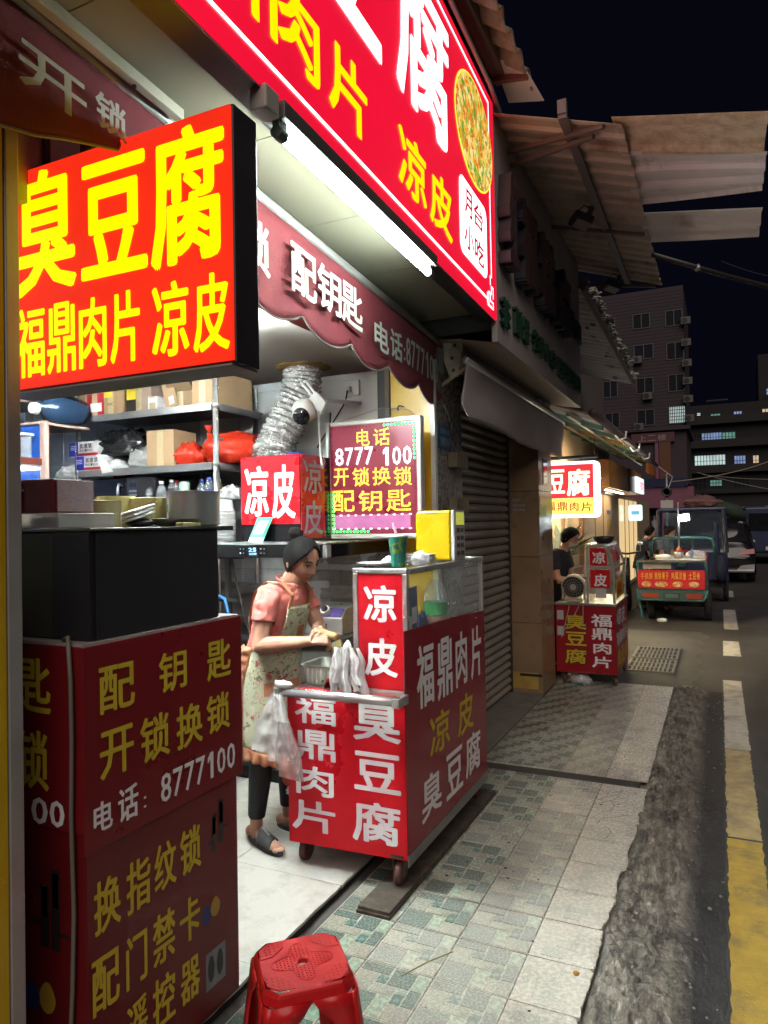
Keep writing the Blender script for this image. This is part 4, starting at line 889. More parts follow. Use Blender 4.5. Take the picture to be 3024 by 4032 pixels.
b.build("foil_hose", mat("foil", (.86, .86, .84), .26, metal=.6, var=.06, scale=30, bump=.25, bscale=35), du)
b = MB(); b.blob((-2.372, 3.86, 2.598), (.17, .17, .012), 18, .25, 4, 2); b.build("foam_collar", mat("foam_brown", (.28, .17, .05), .9), du)
# security camera on its bracket, wires, socket
sc_ = thing("security_camera", "white dome security camera on a wall bracket in front of the duct", "camera", (-2.2, 3.75, 2.2))
wp = mat("camera_white", (.58, .57, .53), .35)
b = MB(); b.lathe([(0, .075), (.03, .072), (.058, .05), (.068, .02), (.068, -.03), (.05, -.062), (0, -.07)], (-2.245, 3.66, 2.285), 22, M=Matrix.Rotation(R(24), 3, 'X') @ Matrix.Rotation(R(-14), 3, 'Y')); b.build("dome", wp, sc_, smooth=True)
b = MB(); b.lathe([(0, 0), (.046, 0), (.054, .012), (.046, .03)], (-2.225, 3.60, 2.245), 20, M=Matrix.Rotation(R(112), 3, 'X') @ Matrix.Rotation(R(8), 3, 'Y')); ln = b.build("lens_ring", m_gls, sc_, smooth=True)
for k in range(8):
    a = 2 * math.pi * k / 8; b = MB(); c = Vector((-2.222 + .034 * math.cos(a), 3.583 - .01 * math.sin(a), 2.243 + .034 * math.sin(a))); b.cyl(c, c + Vector((0, -.004, 0)), .006, n=8); b.build("infrared_lamp", mat("led_lens", (.4, .4, .42), .2), ln)
b = MB(); b.cyl((-2.222, 3.584, 2.243), (-2.222, 3.574, 2.243), .014, n=12); b.build("lens", m_gls, ln)
b = MB(); b.prism([(-2.235, 3.67, 2.35), (-2.17, 3.67, 2.40), (-2.11, 3.69, 2.33), (-2.15, 3.69, 2.26)], (0, .02, 0)); b.build("mount_plate", wp, sc_, bevel=.004)
b = MB(); b.cyl((-2.16, 3.70, 2.35), (-2.14, 4.19, 2.40), .014, n=10); b.build("arm", wp, sc_, smooth=True)
for dx in (0, .03):
    b = MB(); b.cyl((-2.20 + dx, 3.69, 2.37), (-2.29 + dx * 1.3, 3.70, 2.47), .009, n=8); b.build("antenna", wp, sc_, smooth=True)
b = MB(); b.tube([(-2.16, 3.68, 2.28), (-2.15, 3.67, 2.16), (-2.145, 3.67, 2.02), (-2.13, 3.67, 1.93)], .006, 6); b.build("power_lead", wp, sc_)
so_ = thing("wall_socket", "white double wall socket above the lit phone-number sign", "socket", (-2.19, 4.19, 2.45))
b = MB(); b.bx(-2.24, -2.135, 4.17, 4.1955, 2.45, 2.555); b.build("plate", wp, so_, bevel=.004)
b = MB(); b.bx(-2.215, -2.185, 4.13, 4.17, 2.47, 2.51); b.build("plug", wp, so_, bevel=.005)
b = MB(); b.tube([(-2.2, 4.13, 2.48), (-2.2, 4.10, 2.40), (-2.26, 4.08, 2.3), (-2.32, 4.05, 2.2), (-2.36, 4.0, 2.1)], .005, 6); b.build("lead", m_dframe, so_)
b = MB(); b.tube([(-2.17, 4.15, 2.47), (-2.18, 4.12, 2.42), (-2.3, 4.1, 2.42), (-2.42, 4.1, 2.38)], .004, 6); b.build("lead", wp, so_)

# ============================================================ LED PHONE SIGN
ld = thing("led_sign", "maroon LED sign with glowing yellow characters hung on a wire", "sign", (-1.86, 3.82, 1.51))
m_mar = mat("led_panel", (.17, .012, .030), .30, var=.1, scale=5, emit=(.40, .02, .07), es=.12)
b = MB(); b.bx(-2.150, -1.577, 3.806, 3.83, 1.538, 2.196); b.build("panel", m_mar, ld)
m_frm = mat("sign_frame", (.48, .46, .42), .35, metal=.3, var=.1)
for a in ((-2.18, -2.15, 1.512, 2.222), (-1.577, -1.547, 1.512, 2.222)):
    b = MB(); b.bx(a[0], a[1], 3.795, 3.85, a[2], a[3]); b.build("frame_side", m_frm, ld, bevel=.005)
for z0, z1 in ((1.510, 1.537), (2.197, 2.224)):
    b = MB(); b.bx(-2.149, -1.578, 3.797, 3.848, z0, z1); b.build("frame_rail", m_frm, ld, bevel=.005)
m_ledy = lit("led_yellow", (1.0, .66, .06), 1.25, var=.0); m_ledw = lit("led_white", (.86, .92, 1.0), 1.7, var=0)
# dotted glow: the strokes are rows of LED beads
for m_ in (m_ledy, m_ledw):
    nt = m_.node_tree; N = nt.nodes; L = nt.links
    tc = N.new("ShaderNodeTexCoord"); vo = N.new("ShaderNodeTexVoronoi"); vo.inputs["Scale"].default_value = 62; vo.inputs["Randomness"].default_value = .25
    L.new(tc.outputs["Object"], vo.inputs["Vector"]); mr = N.new("ShaderNodeMapRange"); mr.inputs[1].default_value = .25; mr.inputs[2].default_value = .55; mr.inputs[3].default_value = 2.4; mr.inputs[4].default_value = .35
    L.new(vo.outputs["Distance"], mr.inputs[0]); L.new(mr.outputs[0], N["Principled BSDF"].inputs["Emission Strength"])
LO = (0, 3.806, 0)
letters("lettering", [('电', -1.968, -1.881, 2.065, 2.169), ('话', -1.855, -1.747, 2.062, 2.165), ('开', -2.13, -2.028, 1.829, 1.938), ('锁', -2.0, -1.885, 1.824, 1.937), ('换', -1.866, -1.746, 1.826, 1.935), ('锁', -1.727, -1.611, 1.819, 1.929), ('配', -2.142, -1.989, 1.672, 1.804), ('钥', -1.963, -1.806, 1.672, 1.797), ('匙', -1.776, -1.619, 1.668, 1.796)], LO, X, -Y, m_ledy, ld, bold=.012)
letters("lettering", [('8777', -2.122, -1.853, 1.953, 2.062), ('100', -1.806, -1.604, 1.941, 2.05)], LO, X, -Y, m_ledw, ld, bold=.03)
b = MB(); b.bx(-2.135, -1.625, 3.8035, 3.8058, 1.568, 1.652); b.build("number_strip", mat("blurred_strip", (.33, .10, .24), .4, var=.35, scale=14, emit=(.45, .14, .32), es=.28), ld)
b = MB()
for k in range(11):
    for s_ in range(2): b.blob((-2.135 + k * .051, 3.803, 1.569 + .082 * s_), (.011, .003, .006), 8, .1)
b.build("number_leds", m_ledw, ld, kind="stuff")
m_lg = lit("led_green", (.02, 1.0, .16), 3.0, var=0); m_lo = mat("led_off", (.03, .008, .01), .6)
on = MB(); off = MB()
dots = [(-2.135 + .0235 * k, 1.553) for k in range(24)] + [(-2.135 + .0235 * k, 2.182) for k in range(24)] + [(-2.135, 1.553 + .025 * k) for k in range(1, 25)] + [(-1.592, 1.553 + .025 * k) for k in range(1, 25)]
for (xx, zz) in dots:
    litd = (zz > 2.17 and xx > -1.8) or (xx > -1.6 and zz > 1.97) or (xx < -2.12 and zz < 1.80) or (zz < 1.56 and xx < -1.88)
    (on if litd else off).blob((xx, 3.803, zz), (.0085 if litd else .003, .005, .0085 if litd else .003), 6, 0)
on.build("border_leds", m_lg, ld, kind="stuff"); off.build("border_leds", m_lo, ld, kind="stuff")
b = MB(); b.tube([(-2.1, 3.82, 2.224), (-1.87, 3.95, 2.31), (-1.80, 4.05, 2.315)], .002, 5); b.tube([(-1.80, 4.05, 2.315), (-1.68, 3.95, 2.28), (-1.58, 3.83, 2.224)], .002, 5); b.build("hanging_wire", mat("wire", (.3, .3, .3), .4), ld)
b = MB(); b.tube([(-1.80, 4.14, 2.34), (-1.80, 4.06, 2.335), (-1.80, 4.04, 2.315), (-1.80, 4.055, 2.305)], .004, 6); b.build("hook", m_dframe, ld)
b = MB(); b.tube([(-2.14, 3.84, 1.52), (-2.13, 3.84, 1.9), (-2.16, 3.82, 2.2), (-2.2, 3.9, 2.3)], .005, 6); b.build("power_lead", m_dframe, ld)

# ============================================================ COOKING COUNTER behind the woman
ct = thing("counter", "dark steel cooking counter with cabinet doors below the hood", "counter", (-2.4, 3.8, .03))
b = MB(); b.bx(-3.1, -1.96, 3.55, 4.18, .90, .94); b.build("worktop", mat("worktop", (.10, .10, .10), .35, metal=.5, var=.2), ct, bevel=.004)
b = MB(); b.bx(-3.08, -1.98, 3.60, 4.18, .12, .899); b.build("carcass", mat("dark_wood", (.075, .068, .06), .5, var=.3, scale=9), ct)
for k in range(3):
    x0 = -3.06 + k * .36; b = MB(); b.bx(x0, x0 + .345, 3.582, 3.599, .15, .86); dr = b.build("door", mat("dark_wood_door", (.09, .083, .072), .45, var=.3, scale=7), ct, bevel=.004)
    b = MB(); b.bx(x0 + .05, x0 + .295, 3.574, 3.5815, .22, .79); b.build("moulding", mat("dark_wood_door", (.09, .083, .072)), dr, bevel=.006)
    b = MB(); b.blob((x0 + .32, 3.572, .5), (.01, .01, .01), 8, 0); b.build("knob", m_steel, dr, smooth=True)
b = MB(); b.bx(-3.08, -1.98, 3.64, 4.18, .03, .119); b.build("plinth", m_dark, ct)
fr = thing("fryer", "small steel electric fryer with black dial on the counter", "fryer", (-2.15, 3.8, .94))
b = MB(); b.prism([(-2.32, 3.70, .941), (-2.03, 3.70, .941), (-2.03, 3.70, 1.04), (-2.32, 3.70, 1.04)], (0, .35, 0)); b.build("body", m_steel, fr, bevel=.004)
b = MB(); b.prism([(-2.32, 3.70, 1.041), (-2.32, 3.76, 1.095), (-2.32, 4.05, 1.095), (-2.32, 4.05, 1.041)], (.29, 0, 0)); b.build("hood_top", m_steel, fr, bevel=.003)
b = MB(); b.prism([(-2.31, 3.702, 1.045), (-2.31, 3.754, 1.092), (-2.31, 3.753, 1.0935), (-2.31, 3.70, 1.0465)], (.27, 0, 0)); b.build("control_panel", mat("purple_panel", (.07, .05, .2), .4), fr)
b = MB(); b.cyl((-2.155, 3.732, 1.065), (-2.155, 3.71, 1.09), .031, n=22); b.build("dial_ring", m_wlt, fr)
b = MB(); b.cyl((-2.155, 3.722, 1.078), (-2.155, 3.695, 1.104), .022, .018, n=14); b.build("dial", m_blk, fr)
for xx, m_ in ((-2.275, m_lg), (-2.235, lit("led_red", (1, .05, .02), 2, var=0))):
    b = MB(); b.blob((xx, 3.715, 1.077), (.006, .006, .006), 8, 0); b.build("indicator", m_, fr)
b = MB(); b.tube([(-2.24, 3.70, 1.0), (-2.24, 3.67, 1.0), (-2.14, 3.67, 1.0), (-2.14, 3.70, 1.0)], .005, 6); b.build("handle", m_blk, fr)
pn = thing("pan", "dark wok pan with steel rim on the counter behind the woman", "pan", (-2.55, 3.7, .94))
b = MB(); b.lathe([(0, .0), (.07, .0), (.14, .04), (.16, .075), (.155, .075), (.13, .042), (0, .01)], (-2.6, 3.75, .941), 24); b.build("bowl", m_steel, pn, smooth=True)
b = MB(); b.cyl((-2.72, 3.65, 1.0), (-2.9, 3.55, 1.02), .013, n=10); b.build("handle", mat("wood_handle", (.18, .07, .03), .5), pn, smooth=True)
# gas hose and steel prop left of the woman
t = thing("gas_hose", "blue hose looping down beside the counter", "hose", (-2.75, 3.5, .9))
b = MB(); b.tube([(-3.1, 3.5, 1.14), (-2.9, 3.47, 1.15), (-2.76, 3.46, 1.18), (-2.70, 3.46, 1.16), (-2.68, 3.46, 1.08), (-2.68, 3.46, .94), (-2.68, 3.47, .8)], .012, 8); b.build("hose", mat("hose_blue", (.03, .18, .45), .4), t, smooth=True)
t = thing("stove_frame", "black steel frame standing left of the counter under the cup stack", "frame", (-2.75, 3.5, .03))
for px in (-2.80, -2.70):
    b = MB(); b.bx(px - .015, px + .015, 3.48, 3.51, .03, 1.419); b.build("leg", m_dframe, t)
b = MB(); b.bx(-2.95, -2.6, 3.47, 3.52, 1.40, 1.4185); b.build("top_rail", m_dframe, t)
b = MB(); b.bx(-2.95, -2.6, 3.4805, 3.51, 1.14, 1.165); b.build("cross_rail", m_dframe, t)
b = MB(); b.tube([(-2.62, 3.42, 1.42), (-2.58, 3.42, 1.25), (-2.54, 3.42, 1.10), (-2.5, 3.44, .95)], .007, 6); b.build("black_lead", m_dframe, t)
# ============================================================ FOOD CART
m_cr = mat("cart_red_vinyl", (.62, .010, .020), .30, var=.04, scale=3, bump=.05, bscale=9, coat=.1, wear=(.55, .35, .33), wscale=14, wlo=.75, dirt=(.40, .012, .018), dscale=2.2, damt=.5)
m_cs = mat("cart_shaded_vinyl", (.28, .007, .020), .20, var=.06, scale=3, bump=.12, bscale=8, coat=.3)  # same red vinyl as the front, with the side's shade put into the colour
m_mt = mat("grey_steel", (.40, .40, .40), .35, metal=.8, var=.2, scale=10)
m_glass = clear("glass_pane", (.97, .985, .975), .92, .03, (.6, .62, .62), edge=.16)
ct1 = thing("food_cart", "red wheeled food cart with white stinky tofu lettering and glass box", "food cart", (-1.54, 3.38, .0))
x0, x1, y0, y1 = -1.835, -1.242, 2.806, 3.955
b = MB(); b.bx(x0, x1, y0, y1, .17, .80); b.build("body", mat("cart_core", (.25, .02, .02), .5), ct1)
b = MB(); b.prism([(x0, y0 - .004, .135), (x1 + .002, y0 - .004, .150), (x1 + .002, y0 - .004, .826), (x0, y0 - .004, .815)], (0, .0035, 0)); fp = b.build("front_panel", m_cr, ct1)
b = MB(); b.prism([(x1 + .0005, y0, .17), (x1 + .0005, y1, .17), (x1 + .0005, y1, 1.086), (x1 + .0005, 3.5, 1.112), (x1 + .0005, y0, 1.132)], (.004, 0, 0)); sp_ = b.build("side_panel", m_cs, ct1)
b = MB(); b.bx(x1 + .0005, x1 + .007, y0, y1, .118, .169); b.build("skirt_rail", m_mt, ct1, bevel=.002)
b = MB(); b.bx(x0, -1.505, y0, y1, .812, .832); b.build("worktop", m_steel, ct1, bevel=.003)
b = MB(); b.bx(-1.79, -1.30, y0 + .012, y0 + .05, .8325, .842); b.build("front_lip", m_cr, ct1, bevel=.003)
letters("lettering", [('福', -1.796, -1.577, 0.687, 0.812), ('鼎', -1.797, -1.583, 0.524, 0.662), ('肉', -1.794, -1.595, 0.362, 0.496), ('片', -1.818, -1.589, 0.198, 0.339), ('臭', -1.492, -1.259, 0.642, 0.822), ('豆', -1.490, -1.263, 0.423, 0.597), ('腐', -1.503, -1.268, 0.197, 0.38)], (0, y0 - .004, 0), X, -Y, m_wlt, fp, bold=.03, lift=.0008)
letters("lettering", [('福', 2.935, 3.145, 0.753, 1.045), ('鼎', 3.189, 3.4, 0.737, 1.034), ('肉', 3.451, 3.632, 0.743, 1.027), ('片', 3.695, 3.882, 0.735, 1.022), ('臭', 2.966, 3.219, 0.236, 0.436), ('豆', 3.284, 3.53, 0.228, 0.449), ('腐', 3.578, 3.832, 0.237, 0.456)], (x1 + .0045, 0, 0), Y, X, m_wlt, sp_, bold=.024, lift=.0008)
letters("lettering", [('凉', 3.075, 3.345, 0.497, 0.693), ('皮', 3.466, 3.722, 0.485, 0.691)], (x1 + .0045, 0, 0), Y, X, m_ylt, sp_, bold=.022, lift=.0008)
# push handle
b = MB(); b.tube([(-1.81, 2.725, .842), (-1.5, 2.725, .846), (-1.23, 2.725, .848)], .021, 14); hb = b.build("handle", m_chr, ct1, smooth=True)
for xx in (-1.825, -1.238):
    b = MB(); b.bx(xx - .017, xx + .017, 2.70, 2.806, .824, .864); b.build("handle_arm", m_steel, ct1, bevel=.004)
# glass box: frame bars, panes, sign panel, roof
bx0, bx1, by0, by1, bz0, bz1 = -1.506, -1.238, 2.845, 3.955, .834, 1.395
fw = .024
for px in (bx0, bx1 - fw):
    for py in (by0, by1 - fw):
        b = MB(); b.bx(px, px + fw, py, py + fw, bz0, bz1 - .02); b.build("frame_post", m_chr, ct1, bevel=.003)
for (a0, a1, c0, c1, z0, z1) in ((bx0, bx1, by0 - .002, by0 + fw, bz1 - .0195, bz1 + .004), (bx0, bx1, by1 - fw, by1 + .002, bz1 - .0195, bz1 + .004), (bx0 - .002, bx0 + fw, by0 + fw + .001, by1 - fw - .001, bz1 - .0195, bz1 + .002), (bx1 - fw, bx1 + .004, by0 + fw + .001, by1 - fw - .001, bz1 - .022, bz1 + .002)):
    b = MB(); b.bx(a0, a1, c0, c1, z0, z1); b.build("frame_rail", m_steel, ct1, bevel=.003)
b = MB(); b.bx(bx0 + .001, bx1 - .001, by0 + fw + .001, by1 - fw - .001, bz1 - .012, bz1 - .002); b.build("roof", m_glass, ct1)
b = MB(); b.bx(bx0 + fw, bx1 - fw, by0 - .001, by0 + fw, bz0, bz0 + .028); b.build("frame_rail", m_steel, ct1, bevel=.003)
b = MB(); b.bx(bx0 + fw + .001, bx1 - fw - .001, by0 + .006, by0 + .012, bz0 + .029, bz1 - .021); pn_ = b.build("sign_panel", m_cr, ct1)
letters("lettering", [('凉', -1.455, -1.291, 1.158, 1.326), ('皮', -1.453, -1.289, 0.918, 1.091)], (0, by0 + .006, 0), X, -Y, m_wlt, pn_, bold=.03, lift=.0008)
b = MB(); b.bx(bx1 - .010, bx1 - .006, by0 + fw, by1 - fw, 1.06, bz1 - .023); b.build("glass_pane", m_glass, ct1)
b = MB(); b.bx(bx0 + fw, bx1 - fw, by1 - .012, by1 - .008, bz0, bz1 - .022); b.build("glass_pane", m_glass, ct1)
b = MB(); b.bx(bx0 + .002, bx1 - .012, by0 + fw + .01, by1 - fw, 1.02, 1.03); b.build("inner_shelf", m_mt, ct1)
b = MB(); b.bx(bx0 + .006, bx0 + .01, by0 + fw, by1 - fw, 1.031, bz1 - .023); b.build("back_panel", m_glass, ct1)
# castors
m_rub = mat("brown_rubber", (.09, .035, .030), .55, var=.25, scale=20); m_fork = mat("rusty_fork", (.10, .09, .075), .55, metal=.4, var=.4, scale=25)
def castor(cx, cy, zf, parent, r=.052, top=.17, ang=0):
    M = Matrix.Translation((cx, cy, 0)) @ Matrix.Rotation(ang, 4, 'Z')
    pr = [(0, -.018), (r * .55, -.018), (r * .8, -.016), (r * .97, -.012), (r, 0), (r * .97, .012), (r * .8, .016), (r * .55, .018), (0, .018)]
    b = MB(); b.lathe(pr, (0, 0, 0), 22, M=Matrix.Rotation(R(90), 3, 'Y')); b.v = [tuple(M @ (Vector(p) + Vector((0, 0, zf + r)))) for p in b.v]
    wh = b.build("wheel", m_rub, parent, smooth=True)
    b = MB(); b.cyl((-.021, 0, zf + r), (.021, 0, zf + r), r * .3, n=12); b.v = [tuple(M @ Vector(p)) for p in b.v]; b.build("hub", m_fork, wh)
    b = MB()
    for sx in (-1, 1): b.prism([(sx * .022, -.018, zf + r - .012), (sx * .022, .018, zf + r - .012), (sx * .022, .034, top - .012), (sx * .022, -.02, top - .012)], (sx * .004, 0, 0))
    b.bx(-.03, .03, -.035, .04, top - .0119, top); b.v = [tuple(M @ Vector(p)) for p in b.v]; b.build("fork", m_fork, parent, kind=None)
castor(-1.785, 2.87, .030, ct1, top=.168); castor(-1.287, 2.80 + .03, .030, ct1, top=.168); castor(-1.290, 3.90, .030, ct1, top=.168); castor(-1.785, 3.90, .030, ct1, top=.168)
# planks under the street-side castors
m_plk = mat("dirty_plank", (.055, .045, .035), .8, var=.5, scale=12, bump=.5, bscale=30, dirt=(.16, .12, .08), dscale=14, damt=.5)
t = thing("plank", "dirty stacked wooden planks under the street-side wheels of the near cart", "plank", (-1.3, 3.3, .0))
b = MB(); b.prism([(-1.385, 2.60, .0015), (-1.232, 2.60, .0015), (-1.215, 4.05, .0015), (-1.36, 4.05, .0015)], (0, 0, .0135)); b.build("lower_plank", m_plk, t, bevel=.002)
b = MB(); b.prism([(-1.38, 2.607, .0155), (-1.236, 2.605, .0155), (-1.218, 4.04, .0155), (-1.355, 4.04, .0155)], (0, 0, .0142)); b.build("upper_plank", m_plk, t, bevel=.002)

# ---- things on the cart
def plates(lab, c, n, r=.085, grp=None):
    t = thing("plate_stack", lab, "plates", c, grp)
    for k in range(n):
        b = MB(); z = c[2] + k * .0075; dx = random.uniform(-.004, .004)
        b.lathe([(0, 0), (r * .68, 0), (r * .78, .003), (r * .97, .011), (r, .0125), (r * .97, .0135), (r * .76, .0055), (0, .004)], (c[0] + dx, c[1] + dx, z), 28); b.build("plate", mat("plate_steel", (.66, .66, .65), .28, metal=.35), t, smooth=True)
TOPZ = 1.400
plates("short stack of steel plates above the red sign panel on the near cart", (-1.425, 2.93, TOPZ), 2, .088)
plates("taller stack of steel plates beside the yellow chopstick machine", (-1.36, 3.27, TOPZ), 5, .092)
cu = thing("paper_cup", "green paper cup with straw standing on the glass box", "cup", (-1.33, 2.99, TOPZ))
b = MB(); b.lathe([(0, 0), (.030, 0), (.0305, .004), (.043, .132), (.0455, .136), (.043, .139), (0, .137)], (-1.315, 2.93, TOPZ), 28); b.build("cup", pattern("cup_print", [(.02, .16, .13), (.03, .22, .16), (.10, .28, .08), (.015, .12, .12), (.25, .34, .06)], 26, .35), cu, smooth=True)
b = MB(); b.lathe([(.0445, .137), (.0465, .140), (.044, .146), (0, .146)], (-1.315, 2.93, TOPZ), 24); b.build("lid", clear("cup_lid", (1, 1, 1), .3), cu)
b = MB(); b.cyl((-1.318, 2.925, TOPZ + .14), (-1.335, 2.925, TOPZ + .20), .006, n=10); b.build("straw", mat("straw_pink", (.6, .45, .55), .3), cu, smooth=True)
bag("crumpled clear bag between the cup and the plates", (-1.27, 3.09, TOPZ + .03), (.045, .04, .035), m_cbag, 51, TOPZ)
bag("twisted white plastic bag behind the cup", (-1.40, 3.06, TOPZ + .02), (.05, .04, .025), m_cbag, 52, TOPZ)
# yellow chopstick machine
ym = thing("chopstick_machine", "bright yellow chopstick dispenser with steel button column on the cart", "dispenser", (-1.3, 3.5, TOPZ))
m_ym = mat("bright_yellow", (.55, .38, .004), .28, var=.05, coat=.3)
b = MB(); b.prism([(-1.455, 3.47, TOPZ), (-1.262, 3.47, TOPZ), (-1.262, 3.47, TOPZ + .262), (-1.44, 3.47, TOPZ + .262), (-1.455, 3.47, TOPZ + .245)], (0, .16, 0)); b.build("body", m_ym, ym, bevel=.012, seg=3)
b = MB(); b.bx(-1.258, -1.238, 3.475, 3.64, TOPZ, TOPZ + .262); cp = b.build("button_column", mat("steel_panel", (.50, .50, .48), .35, metal=.4), ym, bevel=.002)
b = MB(); b.bx(-1.2378, -1.235, 3.50, 3.62, TOPZ + .185, TOPZ + .250); b.build("screen", mat("lime_screen", (.5, .55, .05), .3, emit=(.75, .8, .1), es=.25, var=.3, scale=60), cp)
for i in range(4):
    for j in range(2):
        b = MB(); b.bx(-1.2378, -1.2335, 3.508 + j * .062, 3.548 + j * .062, TOPZ + .145 - i * .040, TOPZ + .168 - i * .040); b.build("button", mat("brown_button", (.07, .04, .03), .3), cp, bevel=.006)
# inside the box
t = thing("sauce_jar", "clear jar of red sauce with green label inside the glass box", "jar", (-1.34, 3.40, 1.031))
b = MB(); b.lathe([(0, 0), (.055, 0), (.06, .01), (.06, .18), (.055, .22), (.03, .26), (.025, .275)], (-1.32, 3.40, 1.031), 22, cap=False); b.build("jar", m_pet, t, smooth=True)
b = MB(); b.lathe([(0, .004), (.053, .004), (.056, .01), (.056, .10), (0, .10)], (-1.32, 3.40, 1.031), 20); b.build("sauce", mat("red_sauce", (.38, .05, .03), .4, var=.3, scale=40), t, smooth=True)
b = MB(); b.lathe([(.0612, .10), (.0612, .165)], (-1.32, 3.40, 1.031), 22, cap=False); b.build("label_band", c_g, t, smooth=True)
t = thing("card_holder", "blue card sleeve leaning inside the glass box", "card", (-1.3, 3.05, 1.031))
b = MB(); b.bx(-1.30, -1.296, 3.0, 3.10, 1.08, 1.30, rx=.05); b.build("card", mat("card_blue", (.04, .05, .22), .35), t)
b = MB(); b.bx(-1.2955, -1.294, 3.012, 3.088, 1.13, 1.205, rx=.05); b.build("white_panel", m_wlt, t)
t = thing("payment_sign", "small green payment card in the near corner of the glass box", "card", (-1.26, 2.93, 1.031))
b = MB(); b.bx(-1.262, -1.258, 2.875, 2.945, 1.06, 1.225); b.build("card", c_g, t)
b = MB(); b.bx(-1.2578, -1.256, 2.885, 2.935, 1.10, 1.18); b.build("white_panel", m_wlt, t)
t = bag("blue foil snack packet standing in the glass box", (-1.275, 3.10, 1.10), (.02, .055, .075), mat("blue_foil", (.08, .14, .42), .2, metal=.4, var=.5, scale=25), 61, 1.031)
t = thing("sauce_trays", "white foam trays with sauces in the far part of the glass box", "trays", (-1.33, 3.7, 1.031))
for k in range(3):
    b = MB(); b.lathe([(0, 0), (.05, 0), (.065, .035), (.062, .035), (.048, .004), (0, .004)], (-1.34 + .02 * k, 3.56 + .12 * k, 1.031), 16); b.build("tray", m_wlt, t, smooth=True)
    b = MB(); b.cyl((-1.34 + .02 * k, 3.56 + .12 * k, 1.046), (-1.34 + .02 * k, 3.56 + .12 * k, 1.05), .055, n=14); b.build("sauce", mat("sauce_%d" % k, ((.3, .12, .05), (.45, .4, .3), (.35, .08, .05))[k], .4), t)
b = MB(); b.bx(-1.49, -1.30, 2.875, 2.882, 1.05, 1.37); b.build("inner_card", m_ylb, ct1)
# tray with greens, towel, white bags
tr = thing("food_tray", "white ribbed plastic tray with green shreds on the cart worktop", "tray", (-1.66, 3.08, .8325))
def rib(zf, r_, inset, z):
    pts = []
    for (cx, cy, a0) in ((.105, .075, 0), (-.105, .075, 90), (-.105, -.075, 180), (.105, -.075, 270)):
        for i in range(5):
            a = R(a0 + 22.5 * i); pts.append((-1.695 + (cx - inset * math.copysign(1, cx)) + r_ * math.cos(a), 3.01 + (cy - inset * math.copysign(1, cy)) + r_ * math.sin(a), z))
    return pts
b = MB(); lv = [rib(0, .025, .02, .834), rib(0, .028, .016, .85), rib(0, .028, .002, .925), rib(0, .036, .0, .928), rib(0, .036, .0, .931), rib(0, .024, .003, .930), rib(0, .024, .018, .84)]
n = len(lv[0]); v = sum(lv, []); f = [(i * n + j, i * n + (j + 1) % n, (i + 1) * n + (j + 1) % n, (i + 1) * n + j) for i in range(len(lv) - 1) for j in range(n)] + [tuple(range(n))[::-1], tuple(range((len(lv) - 1) * n, len(lv) * n))]
b.add(v, f); b.build("tub", mat("tray_white", (.58, .62, .56), .35, trans=0, sub=0), tr)
for k in range(9):
    b = MB(); b.bx(-1.79 + k * .024, -1.786 + k * .024, 2.905, 2.911, .845, .92); b.build("rib", MATS["tray_white"], tr)
b = MB(); b.blob((-1.695, 3.01, .858), (.10, .075, .03), 14, .3, 6, 3, flat=.842, sharp=.5); b.build("shredded_greens", mat("greens", (.16, .24, .06), .8, var=.6, scale=60), tr)
tw = thing("towel", "crumpled red towel at the corner of the cart worktop", "towel", (-1.58, 2.88, .8325))
def tow(a, c):
    xx = -1.665 + .17 * a; yy = 2.845 + .09 * c; h = .022 + .028 * math.sin(a * 7 + c * 3) * math.sin(c * 5 + 1) + .018 * noise.noise(Vector((a * 6, c * 6, 2)))
    return (xx + .02 * noise.noise(Vector((a * 4, c * 4, 8))), yy, .834 + max(0, h) * (1 if .02 < a < .98 else .2))
b = MB(); b.grid(26, 14, tow); o = b.build("cloth", mat("red_towel", (.38, .03, .035), .95, var=.2, scale=30, bump=.6, bscale=220), tw, smooth=True); q = o.modifiers.new("t", 'SOLIDIFY'); q.thickness = .005
wb = thing("plastic_bags", "bunch of white carrier bags hanging on the cart's glass box frame", "bags", (-1.54, 2.83, .88))
m_wb = mat("white_film", (.90, .90, .89), .35, var=.08, scale=12, bump=.2, bscale=30)
for k in range(13):
    xo = -1.583 + .0095 * k; rr = random.Random(k + 70)
    def strip(a, c, xo=xo, k=k):
        sp2 = .5 + .9 * c; w_ = .008 + .026 * min(1, c * 3)
        return (xo + (k - 6) * .0045 * c + (a - .5) * w_ + .006 * math.sin(c * 9 + k), 2.822 - .012 * math.sin(a * math.pi) - .010 * (k % 4) + .008 * math.sin(a * 9 + k * 2) * min(1, c * 3) + .01 * noise.noise(Vector((a * 4, c * 6, k))), 1.045 - (.19 + .03 * math.sin(k * 2.1) + .03 * math.cos(k * 5.3)) * c)
    b = MB(); b.grid(8, 18, strip); o = b.build("bag", m_wb, wb, smooth=True); q = o.modifiers.new("t", 'SOLIDIFY'); q.thickness = .0012
b = MB(); b.blob((-1.525, 2.826, 1.05), (.02, .015, .022), 10, .4, 3, 5); b.build("knot", m_wb, wb, smooth=True)
